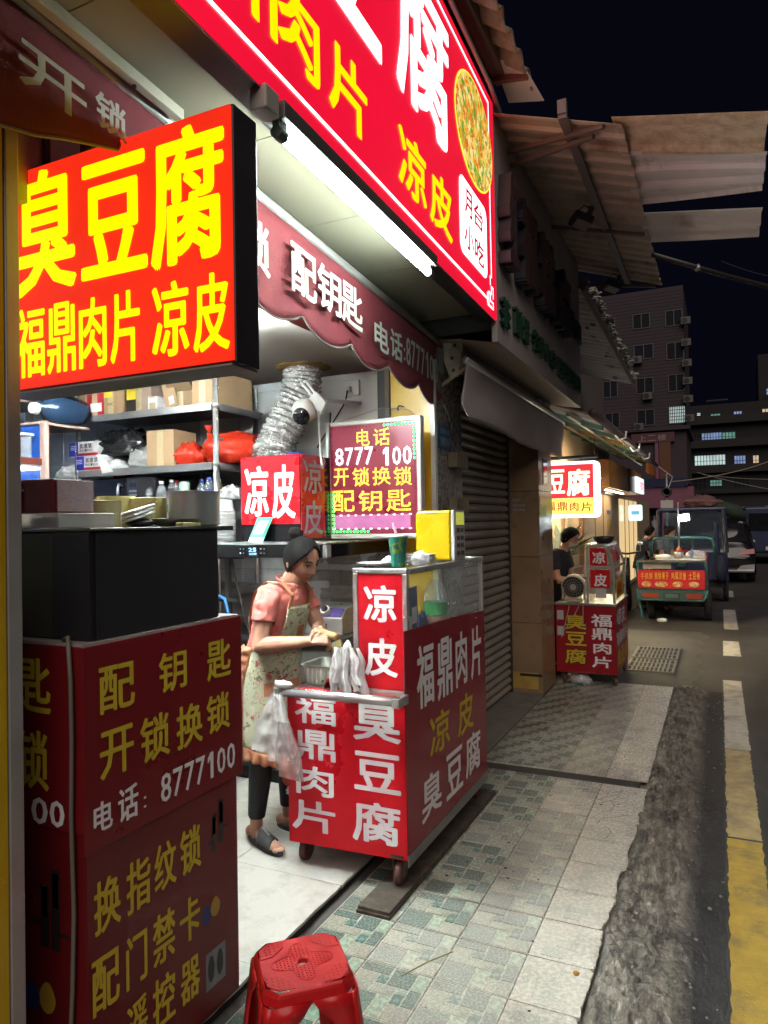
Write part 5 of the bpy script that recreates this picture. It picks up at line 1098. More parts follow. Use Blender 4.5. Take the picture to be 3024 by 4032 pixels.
# roll of clear bags tied to the handle
cb2 = thing("clear_bags", "clear plastic bags hanging from the left end of the push handle", "bags", (-1.84, 2.7, .55))
def sheet(x0_, x1_, z0_, z1_, sk, yy, seed, par, m_, gather=.35):
    def f(a, c):
        w_ = gather + (1 - gather) * min(1, c * 1.6); cx = (x0_ + x1_) / 2 + sk * c
        xx = cx + (a - .5) * (x1_ - x0_) * w_
        return (xx, yy - .015 * math.sin(a * 6 + seed) * c - .012 * noise.noise(Vector((a * 5, c * 5, seed))), z1_ - (z1_ - z0_) * c + .01 * math.sin(a * 5 + seed) * c)
    b = MB(); b.grid(14, 16, f); return b.build("bag", m_, par, smooth=True)
m_fz = clear("bag_film", (1, 1, 1), .42, .2, (.85, .85, .87), crinkle=.5); m_fz2 = clear("bag_film_clear", (1, .97, .97), .70, .08, (.85, .82, .82), crinkle=.9)
sheet(-1.91, -1.75, .565, .84, -.05, 2.70, 1, cb2, m_fz); sheet(-1.88, -1.74, .54, .84, .0, 2.69, 4, cb2, m_fz); sheet(-1.83, -1.70, .47, .70, .03, 2.685, 2, cb2, m_fz2, .4); sheet(-1.83, -1.72, .50, .72, .02, 2.675, 7, cb2, m_fz2, .5)
b = MB(); b.blob((-1.80, 2.72, .875), (.045, .02, .022), 12, .4, 3, 9, sharp=.3); b.build("knot", m_wb, cb2, smooth=True)
bag("orange-red plastic bag hanging low on the left side of the cart", (-1.855, 2.86, .44), (.045, .05, .075), mat("orange_bag", (.55, .07, .02), .3, bump=.5, bscale=20, var=.2, scale=9), 63, .36)
bag("small white plastic bag below the orange bag on the cart", (-1.852, 2.87, .345), (.03, .04, .03), m_cbag, 64, .30)
# ============================================================ SHUTTERED SHOP next door
s2 = thing("shuttered_shop", "closed shop with roller shutter and grey panelled fascia with dark green letters", "shop", (-1.8, 5.9, 0))
m_slat = mat("shutter_slat", (.36, .34, .30), .42, metal=.35, var=.2, scale=6, dirt=(.16, .145, .11), dscale=3, damt=.6)
shut = None
b = MB(); b.bx(-1.86, -1.80, 4.66, 6.50, .0, 2.75); shut = b.build("shutter", m_dark, s2)
NS = 36
for k in range(NS):
    z0 = .02 + k * .072; bb = MB(); pr = []
    for i in range(6):
        a = i / 5; pr.append((-1.80 + .028 * math.sin(math.pi * a) ** .7, z0 + .066 * a))
    v = [(x_, 4.66, z_) for x_, z_ in pr] + [(x_, 6.5, z_) for x_, z_ in pr]
    bb.add(v, [(i, i + 6, i + 7, i + 1) for i in range(5)]); bb.build("slat", m_slat, shut, smooth=True)
b = MB(); b.bx(-1.80, -1.765, 6.465, 6.497, .0, 2.7); b.build("guide_rail", m_dframe, s2)
# right-hand pier of brown stone blocks
m_br = mat("brown_stone", (.27, .18, .10), .30, var=.18, scale=5, dirt=(.15, .10, .06), dscale=2, damt=.5)
for z0, z1 in ((.0, .655), (.659, 1.262), (1.266, 1.872), (1.876, 2.74)):
    b = MB(); b.bx(-1.80, -1.49, 6.50, 7.055, z0, z1); b.build("pier_stone", m_br, s2, bevel=.002, seg=1)
b = MB(); b.bx(-1.79, -1.53, 6.4975, 6.4995, .05, .20); b.build("kick_plate", mat("brass_plate", (.42, .27, .06), .4, var=.3, scale=8), s2)
b = MB(); b.bx(-1.70, -1.495, 6.4965, 6.499, .165, .19); b.build("scrape", m_dark, s2)
def note(lab, y0, y1, z0, z1, m_, par=s2, nm="poster"):
    b = MB(); b.bx(-1.4895, -1.486, y0, y1, z0, z1); return b.build(nm, m_, par)
note("", 6.52, 6.60, 1.93, 2.07, mat("pink_notice", (.55, .22, .36), .5, var=.25, scale=60))
fr_ = note("", 6.66, 6.86, 1.93, 2.20, mat("gold_frame", (.30, .20, .08), .35, metal=.5), nm="picture_frame")
b = MB(); b.bx(-1.4858, -1.483, 6.68, 6.84, 1.95, 2.18); b.build("picture", mat("frame_glass", (.05, .06, .07), .08), fr_)
py = note("", 6.50, 6.76, 1.64, 1.83, mat("lime_poster", (.45, .48, .03), .4, var=.2, scale=12))
b = MB(); b.bx(-1.4858, -1.484, 6.52, 6.74, 1.74, 1.82); b.build("red_band", pst, py)
for zz, yy in ((1.83, 6.62), (1.78, 6.60), (1.74, 6.60)):
    b = MB(); b.bx(-1.74, -1.62 - (.04 if zz > 1.8 else 0), 6.4972, 6.4990, zz - .05, zz - .025); b.build("chalk_mark", mat("chalk", (.30, .27, .24), .8), s2)
# fascia panels
m_fas = mat("grey_fascia", (.42, .40, .385), .55, var=.10, scale=3, dirt=(.30, .28, .25), dscale=2, damt=.5)
jy = [4.215, 4.53, 4.85, 5.16, 5.68, 6.00, 6.31, 6.70, 7.13]
for a, c in zip(jy, jy[1:]):
    b = MB(); b.bx(-1.235, -1.20, a + .0015, c - .0015, 2.70, 4.22); b.build("fascia_panel", m_fas, s2)
b = MB(); b.bx(-1.90, -1.236, 4.23, 7.12, 2.78, 4.25); b.build("fascia_core", m_dframe, s2)
def sof2(a, c): return (-1.235 - .56 * a, 4.22 + 2.90 * c, 2.70 + .075 * math.sin(a * 1.6))
b = MB(); b.grid(8, 8, sof2); b.build("soffit", mat("soffit_beige", (.50, .44, .35), .5, var=.1), s2, smooth=True)
m_grn = mat("green_letter", (.02, .10, .055), .45, var=.2); m_gr2 = mat("green_letter_side", (.012, .05, .03), .6)
letters("lettering", [("茶", 4.255, 4.455, 2.81, 3.0), ("酥", 4.57, 4.76, 2.83, 3.015), ("饼", 4.78, 4.965, 2.83, 3.005), ("各", 5.078, 5.25, 2.835, 2.995), ("种", 5.27, 5.44, 2.835, 2.985), ("小", 5.47, 5.64, 2.835, 2.98), ("点", 5.66, 5.846, 2.83, 2.97), ("15859268149", 5.93, 7.01, 2.815, 2.965)], (-1.20, 0, 0), Y, X, [m_grn, m_gr2], s2, bold=.03, lift=0, thick=.025)
letters("lettering", [("饼", 6.45, 6.75, 3.33, 3.53), ("屋", 6.78, 7.10, 3.30, 3.49)], (-1.20, 0, 0), Y, X, [m_grn, m_gr2], s2, bold=.03, lift=0, thick=.025)
m_bl = mat("dark_block_letter", (.065, .028, .034), .45, var=.2); m_bls = mat("block_letter_side", (.03, .03, .042), .5)
letters("lettering", [("红", 4.26, 4.50, 3.19, 3.775), ("福", 4.56, 5.02, 3.18, 3.755), ("糕", 5.10, 5.62, 3.17, 3.73), ("点", 5.72, 6.30, 3.17, 3.70)], (-1.20, 0, 0), Y, X, [m_bl, m_bls], s2, bold=.05, lift=0, thick=.08)
# blue number plate and two metal boxes on the near pier
npl = thing("number_plate", "blue house number plate on the granite pier", "plate", (-1.59, 4.3, 2.07))
b = MB(); b.bx(-1.5945, -1.590, 4.20, 4.42, 2.07, 2.225); b.build("plate", mat("plate_blue", (.015, .07, .17), .35), npl)
letters("lettering", [("杏林东路", 4.225, 4.40, 2.165, 2.205), ("10-114号", 4.225, 4.40, 2.09, 2.145)], (-1.590, 0, 0), Y, X, mat("plate_text", (.30, .36, .40), .4), npl, bold=.01, lift=.001)
for zz, lab in ((1.955, "upper small steel box on the granite pier"), (1.66, "lower small steel box on the granite pier")):
    t = thing("meter_box", lab, "box", (-1.56, 4.47, zz), "steel boxes on the pier")
    b = MB(); b.bx(-1.594, -1.53, 4.37, 4.60, zz, zz + .10); b.build("case", mat("dull_brass", (.22, .19, .13), .35, metal=.5, var=.3), t, bevel=.004)
    b = MB(); b.bx(-1.5298, -1.526, 4.385, 4.585, zz + .01, zz + .09); b.build("cover", mat("brass_cover", (.25, .21, .14), .3, metal=.6, var=.3), t, bevel=.002)
# grey awning
ga = thing("rolled_awning", "half rolled grey canvas awning in front of the roller shutter", "awning", (-1.45, 5.7, 2.2))
m_gc = mat("grey_canvas", (.42, .39, .39), .85, var=.12, scale=4, bump=.3, bscale=120, dirt=(.28, .26, .25), dscale=2, damt=.5)
def gcl(a, c):
    yy = 4.21 + 3.03 * a; z1 = 2.595 - .018 * a; bot = .34 + .03 * a
    if a < .03 : bot -= .08 * (1 - a / .03)
    if a > .94: bot -= .03 * (a - .94) / .06
    return (-1.40 + .022 * math.sin(a * 9) * c + .03 * noise.noise(Vector((a * 9, c * 2, 1))) * c - .03 * c, yy - (.03 * c if a < .02 else 0), z1 - bot * c)
b = MB(); b.grid(90, 12, gcl); o = b.build("valance", m_gc, ga, smooth=True); q = o.modifiers.new("t", 'SOLIDIFY'); q.thickness = .004
b = MB(); b.cyl((-1.405, 4.20, 2.605), (-1.405, 7.25, 2.59), .024, n=12); b.build("front_bar", m_alu, ga, smooth=True)
b = MB(); b.cyl((-1.56, 4.38, 2.73), (-1.56, 7.1, 2.71), .06, n=16); b.build("roller", m_gc, ga, smooth=True)
b = MB(); b.grid(20, 2, lambda a, c: (-1.42 - .12 * c, 4.3 + 2.85 * a, 2.63 + .13 * c)); b.build("canopy", m_gc, ga)
for yy in (4.30, 7.05):
    b = MB(); b.cyl((-1.76, yy, 2.40), (-1.41, yy, 2.59), .013, n=8); b.build("arm", m_brkt, ga)

# ============================================================ TIN CANOPY
def rusty(name, base, rust=(.10, .045, .02), edge=None, sc=2.2, lo=.45, hi=.62):
    if name in MATS: return MATS[name]
    m = mat(name, base, .55, var=.12, scale=4, dirt=rust, dscale=sc, damt=.8)
    for n in m.node_tree.nodes:
        if n.type == 'VALTORGB': n.color_ramp.elements[0].position = lo; n.color_ramp.elements[1].position = hi
    return m
m_tin = rusty("rusty_tin", (.58, .51, .42), (.20, .085, .035), lo=.5, hi=.68); m_tin2 = rusty("pale_tin", (.80, .77, .76), (.34, .19, .10), sc=3, lo=.56, hi=.72)
m_tin3 = rusty("mouldy_tin", (.72, .58, .43), (.40, .25, .12), sc=9, lo=.4, hi=.6)
cn = thing("tin_canopy", "rusty corrugated tin canopy over the shuttered shop's fascia", "canopy", (-.9, 5.7, 3.86))
def cz(x_): return 3.86 - .35 * (x_ + .453)
def corr(t, pitch=.17, h=.022):
    p = (t / pitch) % 1
    return h if p < .28 else (h * (1 - (p - .28) / .1) if p < .38 else (0 if p < .9 else h * (p - .9) / .1))
def tin(par, x0, x1, ya0, ya1, yb0, yb1, m_, nm="sheet", dz=0, pitch=.17, h=.022, ny=None, jag=0, sag=0):
    """sheet running from x0 to x1; near edge ya0->ya1 at x0/x1, far edge yb0->yb1; ribs run outward"""
    n = ny or int((yb0 - ya0) / pitch * 10)
    def f(a, c):
        xx = x0 + (x1 - x0) * c; yy = (ya0 + (ya1 - ya0) * c) * (1 - a) + (yb0 + (yb1 - yb0) * c) * a
        if c == 1 and jag: xx += jag * noise.noise(Vector((yy * 9, 1, 2)))
        return (xx, yy, cz(xx) + dz - corr(a * (yb0 - ya0), pitch, h) + sag * math.sin(a * 5 + c * 2) * c)
    b = MB(); b.grid(n, 6, f); o = b.build(nm, m_, par); q = o.modifiers.new("t", 'SOLIDIFY'); q.thickness = .002; return o
tin(cn, -1.32, -.45, 4.20, 4.20, 7.36, 7.34, m_tin, jag=.012)
tin(cn, -.50, .27, 4.17, 4.00, 4.62, 4.45, m_tin3, "extension_sheet", dz=.03, pitch=.40, h=.03, sag=.01)
tin(cn, -.50, .285, 4.58, 4.42, 5.42, 4.93, m_tin2, "extension_sheet", dz=.028, pitch=.28, h=.03, sag=.008)
tin(cn, -.49, .30, 5.55, 5.18, 6.25, 5.78, m_tin2, "extension_sheet", dz=.02, pitch=.26, h=.028, sag=.008)
m_ang = mat("dull_purlin", (.17, .13, .125), .6, var=.25, scale=6)
b = MB(); b.prism([(-.79, 4.12, 3.94), (-.74, 4.12, 3.94), (-.74, 4.12, 3.915), (-.79, 4.12, 3.915)], (0, 3.3, .0)); b.build("purlin", m_ang, cn)
b = MB(); b.bx(-.79, -.74, 4.11, 4.15, 3.94, 4.02); b.build("purlin_end", m_ang, cn)
for (a, c) in (((-1.22, 4.55, 4.02), (-.55, 4.22, 3.86)), ((-1.22, 4.62, 3.96), (-.62, 4.32, 3.87)), ((-1.20, 5.9, 4.03), (-.48, 5.9, 3.83)), ((-1.2, 7.25, 3.95), (-.5, 7.3, 3.84))):
    b = MB(); b.tube([a, c], .018, 4); b.build("strut", m_ang, cn)
for yy, lab in ((5.4, "unlit floodlight under the tin canopy, nearer one"), (7.05, "unlit floodlight under the tin canopy, farther one")):
    t = thing("floodlight", lab, "floodlight", (-.84, yy, 3.85), "floodlights under the canopy")
    b = MB(); b.cyl((-.80, yy, 3.915), (-.82, yy, 3.86), .02, n=10); b.build("mount", m_dframe, t)
    b = MB(); b.bx(-.95, -.80, yy - .10, yy + .05, 3.79, 3.85, rz=.5, ry=.35); b.build("housing", m_blk, t, bevel=.008)
    b = MB(); b.bx(-.93, -.82, yy - .09, yy + .04, 3.783, 3.789, rz=.5, ry=.35); b.build("lens", mat("flood_glass", (.35, .34, .33), .1), t)
    b = MB(); b.tube([(-.80, yy, 3.90), (-.86, yy + .02, 3.95), (-.92, yy + .02, 3.9), (-.88, yy - .02, 3.84)], .005, 6); b.build("lead", m_dframe, t)
t = thing("downpipe", "dark cable conduit strung out from the canopy corner over the road", "pipe", (-.3, 7, 3.6))
b = MB(); b.tube([(-.45, 6.3, 3.80), (.1, 6.9, 3.72), (.8, 7.6, 3.62), (1.8, 8.6, 3.45)], .022, 8); b.build("conduit", m_dframe, t, smooth=True)
for p in ((-.12, 6.66, 3.75), (.62, 7.42, 3.645)):
    b = MB(); b.lathe([(.026, -.02), (.03, -.02), (.03, .02), (.026, .02)], p, 10, M=Matrix.Rotation(R(75), 3, 'Y')); b.build("clamp", m_mt, t)
# fibre-cement roof edge above the red sign
rf = thing("roof_edge", "wavy fibre-cement roof edge sticking out above the big red sign", "roof", (-1.1, 3.2, 4.35))
m_fc = rusty("fibre_cement", (.36, .29, .22), (.14, .08, .045), sc=7, lo=.45, hi=.66)
def fcs(a, c):
    yy = .5 + 3.83 * a; xx = -1.38 + .40 * c
    return (xx + .012 * noise.noise(Vector((yy * 12, c, 0))), yy, 4.58 - .30 * c + .035 * math.sin(yy * 2 * math.pi / .19))
b = MB(); b.grid(200, 4, fcs); o = b.build("sheet", m_fc, rf, smooth=True); q = o.modifiers.new("t", 'SOLIDIFY'); q.thickness = .012
b = MB(); b.prism([(-1.16, 4.10, 4.36), (-.99, 4.12, 4.30), (-.93, 4.42, 4.22), (-1.16, 4.44, 4.28)], (0, 0, .006)); b.build("end_sheet", m_tin2, rf)
b = MB(); b.bx(-1.20, -1.12, .5, 4.3, 4.32, 4.40); b.build("batten", m_ang, rf)
b = MB(); b.bx(-1.30, -.98, 4.20, 4.235, 4.285, 4.32, ry=.15); b.build("bracket", mat("red_angle", (.25, .10, .08), .6), rf)
# ============================================================ SECOND STALL
s3 = thing("sign_light", "backlit red and yellow tofu sign sticking out past the brown pier", "sign", (-1.42, 7.62, 1.63))
def slab(pts2, y_, d, m_, nm, par):
    b = MB(); b.prism([(p[0], y_, p[1]) for p in pts2], (0, d, 0)); return b.build(nm, m_, par)
slab(roundrect(-1.86, -1.115, 1.622, 2.214, .05), 7.605, .10, lit("sign_rim", (.88, .97, 1.0), 1.9, var=0), "light_case", s3)
slab([(-1.83, 1.83), (-1.172, 1.83), (-1.172, 2.182), (-1.83, 2.182)], 7.598, .006, lit("face_red", (.80, .045, .06), 1.0), "red_field", s3)
slab([(-1.83, 1.659), (-1.172, 1.659), (-1.172, 1.829), (-1.83, 1.829)], 7.598, .006, lit("face_lime", (.88, .93, .16), 1.1), "lime_field", s3)
letters("lettering", [('臭', -1.80, -1.64, 1.88, 2.135), ('豆', -1.622, -1.464, 1.88, 2.138), ('腐', -1.446, -1.205, 1.847, 2.135)], (0, 7.598, 0), X, -Y, lit("cream_glow", (1, .96, .66), 1.7, var=0), s3, bold=.03, lift=.001)
letters("lettering", [('福', -1.652, -1.572, 1.699, 1.793), ('鼎', -1.55, -1.446, 1.697, 1.79), ('肉', -1.416, -1.328, 1.694, 1.786), ('片', -1.301, -1.193, 1.687, 1.783)], (0, 7.598, 0), X, -Y, mat("red_on_lime", (.45, .04, .03), .5, emit=(.5, .05, .03), es=.6), s3, bold=.015, lift=.001)
b = MB(); b.tube([(-1.86, 7.65, 2.262), (-1.13, 7.65, 2.262)], .018, 8); b.build("hanging_pole", m_dframe, s3)
for xx in (-1.72, -1.3):
    b = MB(); b.cyl((xx, 7.65, 2.21), (xx, 7.65, 2.265), .006, n=6); b.build("hanger", m_dframe, s3)

c2 = thing("food_cart", "farther red food cart with yellow and white lettering under the lit tofu sign", "food cart", (-1.17, 7.5, 0))
m_c2 = mat("second_cart_red", (.30, .010, .018), .3, var=.1, scale=4, bump=.08, bscale=10)
x0, x1, y0, y1 = -1.475, -.912, 7.056, 8.0
b = MB(); b.bx(x0 + .004, x1 - .004, y0 + .004, y1, .115, .765); b.build("body", mat("second_core", (.2, .02, .02), .5), c2)
b = MB(); b.bx(x0, x1, y0 - .001, y0 + .0035, .115, .765); f2 = b.build("front_panel", m_c2, c2)
b = MB(); b.bx(x1 - .0035, x1 + .001, y0 + .004, y1, .115, .765); f3 = b.build("side_panel", m_c2, c2)
b = MB(); b.bx(x0 - .01, x1 + .012, y0 - .012, y1 + .01, .766, .79); b.build("worktop", m_mt, c2, bevel=.004)
m_out = mat("black_outline", (.02, .012, .01), .5)
yw = [('臭', -1.388, -1.182, 0.533, 0.682), ('豆', -1.386, -1.184, 0.375, 0.512), ('腐', -1.394, -1.188, 0.2, 0.345)]
letters("lettering", [(c, a - .008, e + .008, z0 - .008, z1 + .008) for c, a, e, z0, z1 in yw], (0, y0 - .001, 0), X, -Y, m_out, f2, bold=.055, lift=.0006)
letters("lettering", yw, (0, y0 - .001, 0), X, -Y, m_ylt, f2, bold=.03, lift=.003)
letters("lettering", [('福', -1.14, -0.946, 0.568, 0.689), ('鼎', -1.137, -0.949, 0.441, 0.557), ('肉', -1.123, -0.957, 0.309, 0.418), ('片', -1.137, -0.957, 0.176, 0.286)], (0, y0 - .001, 0), X, -Y, m_wlt, f2, bold=.03, lift=.001)
letters("lettering", [('凉', 7.20, 7.46, .56, .73), ('皮', 7.50, 7.76, .55, .72), ('福鼎肉片', 7.10, 7.92, .37, .50), ], (x1 + .001, 0, 0), Y, X, m_wlt, f3, bold=.02, lift=.001)
letters("lettering", [('臭豆腐', 7.12, 7.92, .16, .33)], (x1 + .001, 0, 0), Y, X, m_ylt, f3, bold=.02, lift=.001)
# faceted glass box
fx0, fx1, fy0, fy1 = -1.17, -.925, 7.10, 7.95
for px in (fx0, fx1):
    for pyy in (fy0, fy1):
        b = MB(); b.bx(px - .01, px + .01, pyy - .01, pyy + .01, .79, 1.13); b.build("frame_post", m_steel, c2)
for (a, c) in (((fx0, fy0, 1.135), (fx1, fy0, 1.135)), ((fx1, fy0, 1.135), (fx1, fy1, 1.135)), ((fx0, fy0, 1.345), (-1.0, fy0, 1.345)), ((-1.0, fy0, 1.345), (-1.0, fy1, 1.345)), ((fx1, fy0, 1.135), (-1.0, fy0, 1.345)), ((fx0, fy0, 1.135), (fx0, fy0, 1.345)), ((fx1, fy1, 1.135), (-1.0, fy1, 1.345))):
    b = MB(); b.tube([a, c], .013, 6); b.build("frame_rail", m_steel, c2)
b = MB(); b.bx(fx0 - .01, -.99, fy0, fy1, 1.352, 1.362); b.build("roof", m_steel, c2)
b = MB(); b.bx(fx1 - .002, fx1 + .002, fy0 + .012, fy1 - .012, .795, 1.12); b.build("glass_pane", m_glass, c2)
b = MB(); b.prism([(fx1, fy0 + .012, 1.145), (fx1, fy1 - .012, 1.145), (-1.0, fy1 - .012, 1.335), (-1.0, fy0 + .012, 1.335)], (.002, 0, .002)); b.build("glass_pane", m_glass, c2)
b = MB(); b.bx(fx0, fx0 + .004, fy0, fy1, .795, 1.34); b.build("back_panel", m_glass, c2)
b = MB(); b.bx(fx0 + .012, fx1 - .012, fy0 + .004, fy0 + .008, .795, 1.12); b.build("glass_pane", m_glass, c2)
for (ch, a0, a1, z0, z1, g0, g1, h0, h1) in (('凉', -1.145, -.985, 1.152, 1.322, -1.121, -1.0, 1.172, 1.288), ('皮', -1.143, -.960, .937, 1.113, -1.109, -.987, .952, 1.074)):
    b = MB(); b.bx(a0, a1, fy0 - .004, fy0 + .002, z0, z1); pp = b.build("small_poster", pst, c2)
    letters("lettering", [(ch, g0, g1, h0, h1)], (0, fy0 - .004, 0), X, -Y, m_wlt, pp, bold=.03, lift=.001)
b = MB(); b.bx(-1.095, -.997, fy0 - .003, fy0 + .002, .843, .932); b.build("code_card", mat("blank_card", (.5, .5, .5), .5, var=.1), c2)
b = MB(); b.bx(x1 + .0012, x1 + .003, 7.16, 7.23, .60, .68); b.build("code_card", MATS["blank_card"], c2)
for z0 in (.625, .47):
    b = MB(); b.bx(-1.463, -1.40, y0 - .003, y0 - .0012, z0, z0 + .09); b.build("code_card", MATS["blank_card"], c2)
b = MB(); b.bx(fx1 + .0022, fx1 + .004, 7.25, 7.75, .82, 1.0); yp2 = b.build("yellow_poster", m_ylb, c2)
letters("lettering", [('福鼎肉片', 7.28, 7.72, .84, .98)], (fx1 + .004, 0, 0), Y, X, mat("poster_red", (.6, .012, .02)), yp2, bold=.02, lift=.001)
b = MB(); b.prism([(fx1 - .018, 7.3, 1.18), (fx1 - .018, 7.75, 1.18), (-.972, 7.75, 1.31), (-.972, 7.3, 1.31)], (.004, 0, .003)); b.build("red_poster", pst, c2)
for (px, pyy) in ((-.94, 7.14), (-.94, 7.9), (-1.42, 7.14), (-1.42, 7.9)): castor(px, pyy, -.015, c2, r=.05, top=.114, ang=.3)
wk = thing("wok", "dark wok on the roof of the farther cart", "wok", (-1.04, 7.25, 1.362))
b = MB(); b.lathe([(0, 0), (.06, .0), (.09, .03), (.105, .07), (.10, .07), (.085, .032), (0, .006)], (-1.03, 7.24, 1.3625), 24); b.build("bowl", mat("dark_wok", (.05, .048, .045), .3, metal=.6), wk, smooth=True)
t = thing("small_pot", "little dark pot beside the wok on the farther cart", "pot", (-.93, 7.4, 1.362))
b = MB(); b.lathe([(0, 0), (.03, 0), (.034, .06), (.03, .062), (.028, .008), (0, .008)], (-1.02, 7.55, 1.3625), 16); b.build("bowl", m_blk, t, smooth=True)
fn = thing("desk_fan", "round white desk fan on the farther cart's worktop", "fan", (-1.31, 7.15, .79))
m_fn = mat("fan_cream", (.46, .43, .36), .4)
b = MB(); b.bx(-1.385, -1.235, 7.085, 7.17, .79, .812); b.build("base", m_fn, fn, bevel=.015)
for sx in (-1.415, -1.205):
    b = MB(); b.bx(sx - .01, sx + .01, 7.11, 7.15, .82, .93); b.build("arm", m_fn, fn, bevel=.005)
MF = Matrix.Rotation(R(-80), 3, 'X'); FC = Vector((-1.31, 7.12, .945)); fq = lambda x, y, z: FC + MF @ Vector((x, y, z))
b = MB(); b.lathe([(.104, -.028), (.114, -.03), (.118, 0), (.112, .06), (.07, .10), (0, .11)], FC, 30, M=MF, cap=False); b.build("shroud", m_fn, fn, smooth=True)
b = MB(); b.add([fq(.108 * math.cos(2 * math.pi * k / 30), .108 * math.sin(2 * math.pi * k / 30), 0) for k in range(30)], [tuple(range(30))]); b.build("back_plate", m_blk, fn)
for k in range(20):
    a = 2 * math.pi * k / 20; b = MB(); b.tube([fq(.03 * math.cos(a), .03 * math.sin(a), -.034), fq(.07 * math.cos(a + .15), .07 * math.sin(a + .15), -.032), fq(.107 * math.cos(a + .35), .107 * math.sin(a + .35), -.026)], .0014, 4); b.build("grille_rib", m_fn, fn)
for rr_ in (.05, .078):
    b = MB(); b.tube([fq(rr_ * math.cos(2 * math.pi * k / 28), rr_ * math.sin(2 * math.pi * k / 28), -.033) for k in range(29)], .0014, 4); b.build("grille_ring", m_fn, fn)
b = MB(); b.cyl(fq(0, 0, -.03), fq(0, 0, -.042), .030, n=18); b.build("hub", m_fn, fn)
for k, (xa, xb) in enumerate(((-1.33, -1.42), (-1.24, -1.40), (-1.20, -1.22))):
    b = MB(); b.tube([(xa, 7.07, .80), (xa - .01, 7.04, .76), ((xa + xb) / 2, 7.035, .62), (xb, 7.035, .45 + .06 * k)], .0035, 5); b.build("cord", m_fn, fn)
bag("crumpled clear bag on the ground under the farther cart", (-1.26, 7.12, .035), (.10, .08, .05), m_cbag, 81, -.008)

# ============================================================ LIT BOUTIQUE beyond
bt = thing("boutique", "warmly lit clothes shop with tall display windows beyond the stalls", "shop", (-2.6, 11, 0))
m_crm = mat("cream_wall", (.52, .40, .27), .55, var=.08, scale=3); m_wood = mat("brown_mullion", (.16, .07, .03), .4)
b = MB(); b.bx(-4.2, -2.02, 7.2, 7.3, 0, 3.1); b.build("party_wall", m_crm, bt)
b = MB(); b.bx(-2.35, -2.0, 7.3, 12.05, .0, .86); b.build("sill", mat("red_granite", (.20, .085, .06), .35, var=.2, scale=12), bt, bevel=.01)
b = MB(); b.bx(-4.2, -2.0, 7.3, 17.0, 2.3, 2.36); b.build("ceiling", m_crm, bt)
b = MB(); b.bx(-4.2, -4.1, 7.3, 17, 0, 2.3); b.build("back_wall", mat("warm_back", (.55, .42, .22), .7), bt)
b = MB(); b.bx(-4.1, -2.05, 7.3, 12.0, .80, .855); b.build("display_floor", m_crm, bt)
for yy in (7.35, 8.9, 10.33, 11.8):
    b = MB(); b.bx(-2.06, -1.99, yy - .035, yy + .035, .861, 2.3); b.build("mullion", m_wood, bt)
for a, c in ((7.39, 8.86), (8.94, 10.29), (10.37, 11.76)):
    b = MB(); b.bx(-2.03, -2.024, a, c, .862, 2.298); b.build("window_pane", m_glass, bt)
b = MB(); b.bx(-4.2, -1.98, 11.84, 15.4, .0, 2.295); b.build("cream_pier", m_crm, bt, bevel=.01)
for yy in (12.9, 13.9):
    b = MB(); b.bx(-1.9795, -1.972, yy, yy + .03, .1, 2.2); b.build("door_edge", m_wood, bt)
b = MB(); b.bx(-1.979, -1.972, 14.4, 14.85, 1.70, 1.78); b.build("blue_plate", mat("plate_blue2", (.02, .04, .12), .4), bt)
b = MB(); b.bx(-1.979, -1.972, 14.45, 14.95, 1.42, 1.6); b.build("brass_plate", MATS["brass_plate"], bt)
b = MB(); b.bx(-2.6, -1.99, 7.2, 15.0, 2.365, 3.05); b.build("fascia", mat("tan_fascia", (.42, .31, .19), .5, var=.1, scale=2), bt)
b = MB(); b.bx(-1.9895, -1.90, 13.68, 14.95, 2.08, 2.75); lv_ = b.build("louvre_sign", mat("steel_blue", (.30, .36, .42), .35), bt)
for k in range(9):
    b = MB(); b.bx(-1.8998, -1.885, 13.72, 14.9, 2.12 + k * .066, 2.145 + k * .066); b.build("louvre", mat("louvre_dark", (.05, .06, .07), .5), lv_)
letters("lettering", [("品", 13.72, 14.45, 2.30, 2.56)], (-1.885, 0, 0), Y, X, lit("yellow_glow", (1, .75, .02), 1.6, var=0), lv_, bold=.03, lift=.002)
m_wl_ = lit("warm_lamp", (1.0, .74, .38), 260, var=0)
for (xx, yy) in ((-2.6, 8.2), (-2.6, 9.6), (-2.6, 11.0), (-3.5, 9.0)):
    t = thing("spot_panel", "warm ceiling lamp in the clothes shop window, %s" % {8.2: "first from the near end", 9.6: "second from the near end", 11.0: "farthest one", 9.0: "deep inside"}[yy], "lamp", (xx, yy, 2.27), "boutique ceiling lamps")
    b = MB(); b.bx(xx - .13, xx + .13, yy - .13, yy + .13, 2.27, 2.282); b.build("glow", m_wl_, t)
    b = MB(); b.bx(xx - .15, xx + .15, yy - .15, yy + .15, 2.283, 2.30); b.build("housing", m_paint, t)
def dress(lab, x_, y_, col, h=.95, seed=0):
    t = thing("mannequin", lab, "mannequin", (x_, y_, .856))
    b = MB(); b.lathe([(0, 0), (.20, 0), (.17, .25 * h), (.12, .52 * h), (.16, .72 * h), (.15, .84 * h), (.05, .9 * h), (0, .9 * h)], (x_, y_, .90), 16); b.build("dress", mat("dress_%d" % seed, col, .8, var=.3, scale=20), t, smooth=True)
    b = MB(); b.lathe([(.035, .86 * h), (.035, .93 * h), (.06, .98 * h), (.07, 1.05 * h), (.05, 1.13 * h), (0, 1.16 * h)], (x_, y_, .90), 12); b.build("head", mat("mannequin_skin", (.55, .42, .32), .5), t, smooth=True)
    b = MB(); b.cyl((x_, y_, .856), (x_, y_, .91), .02, n=8); b.build("stand", m_steel, t)
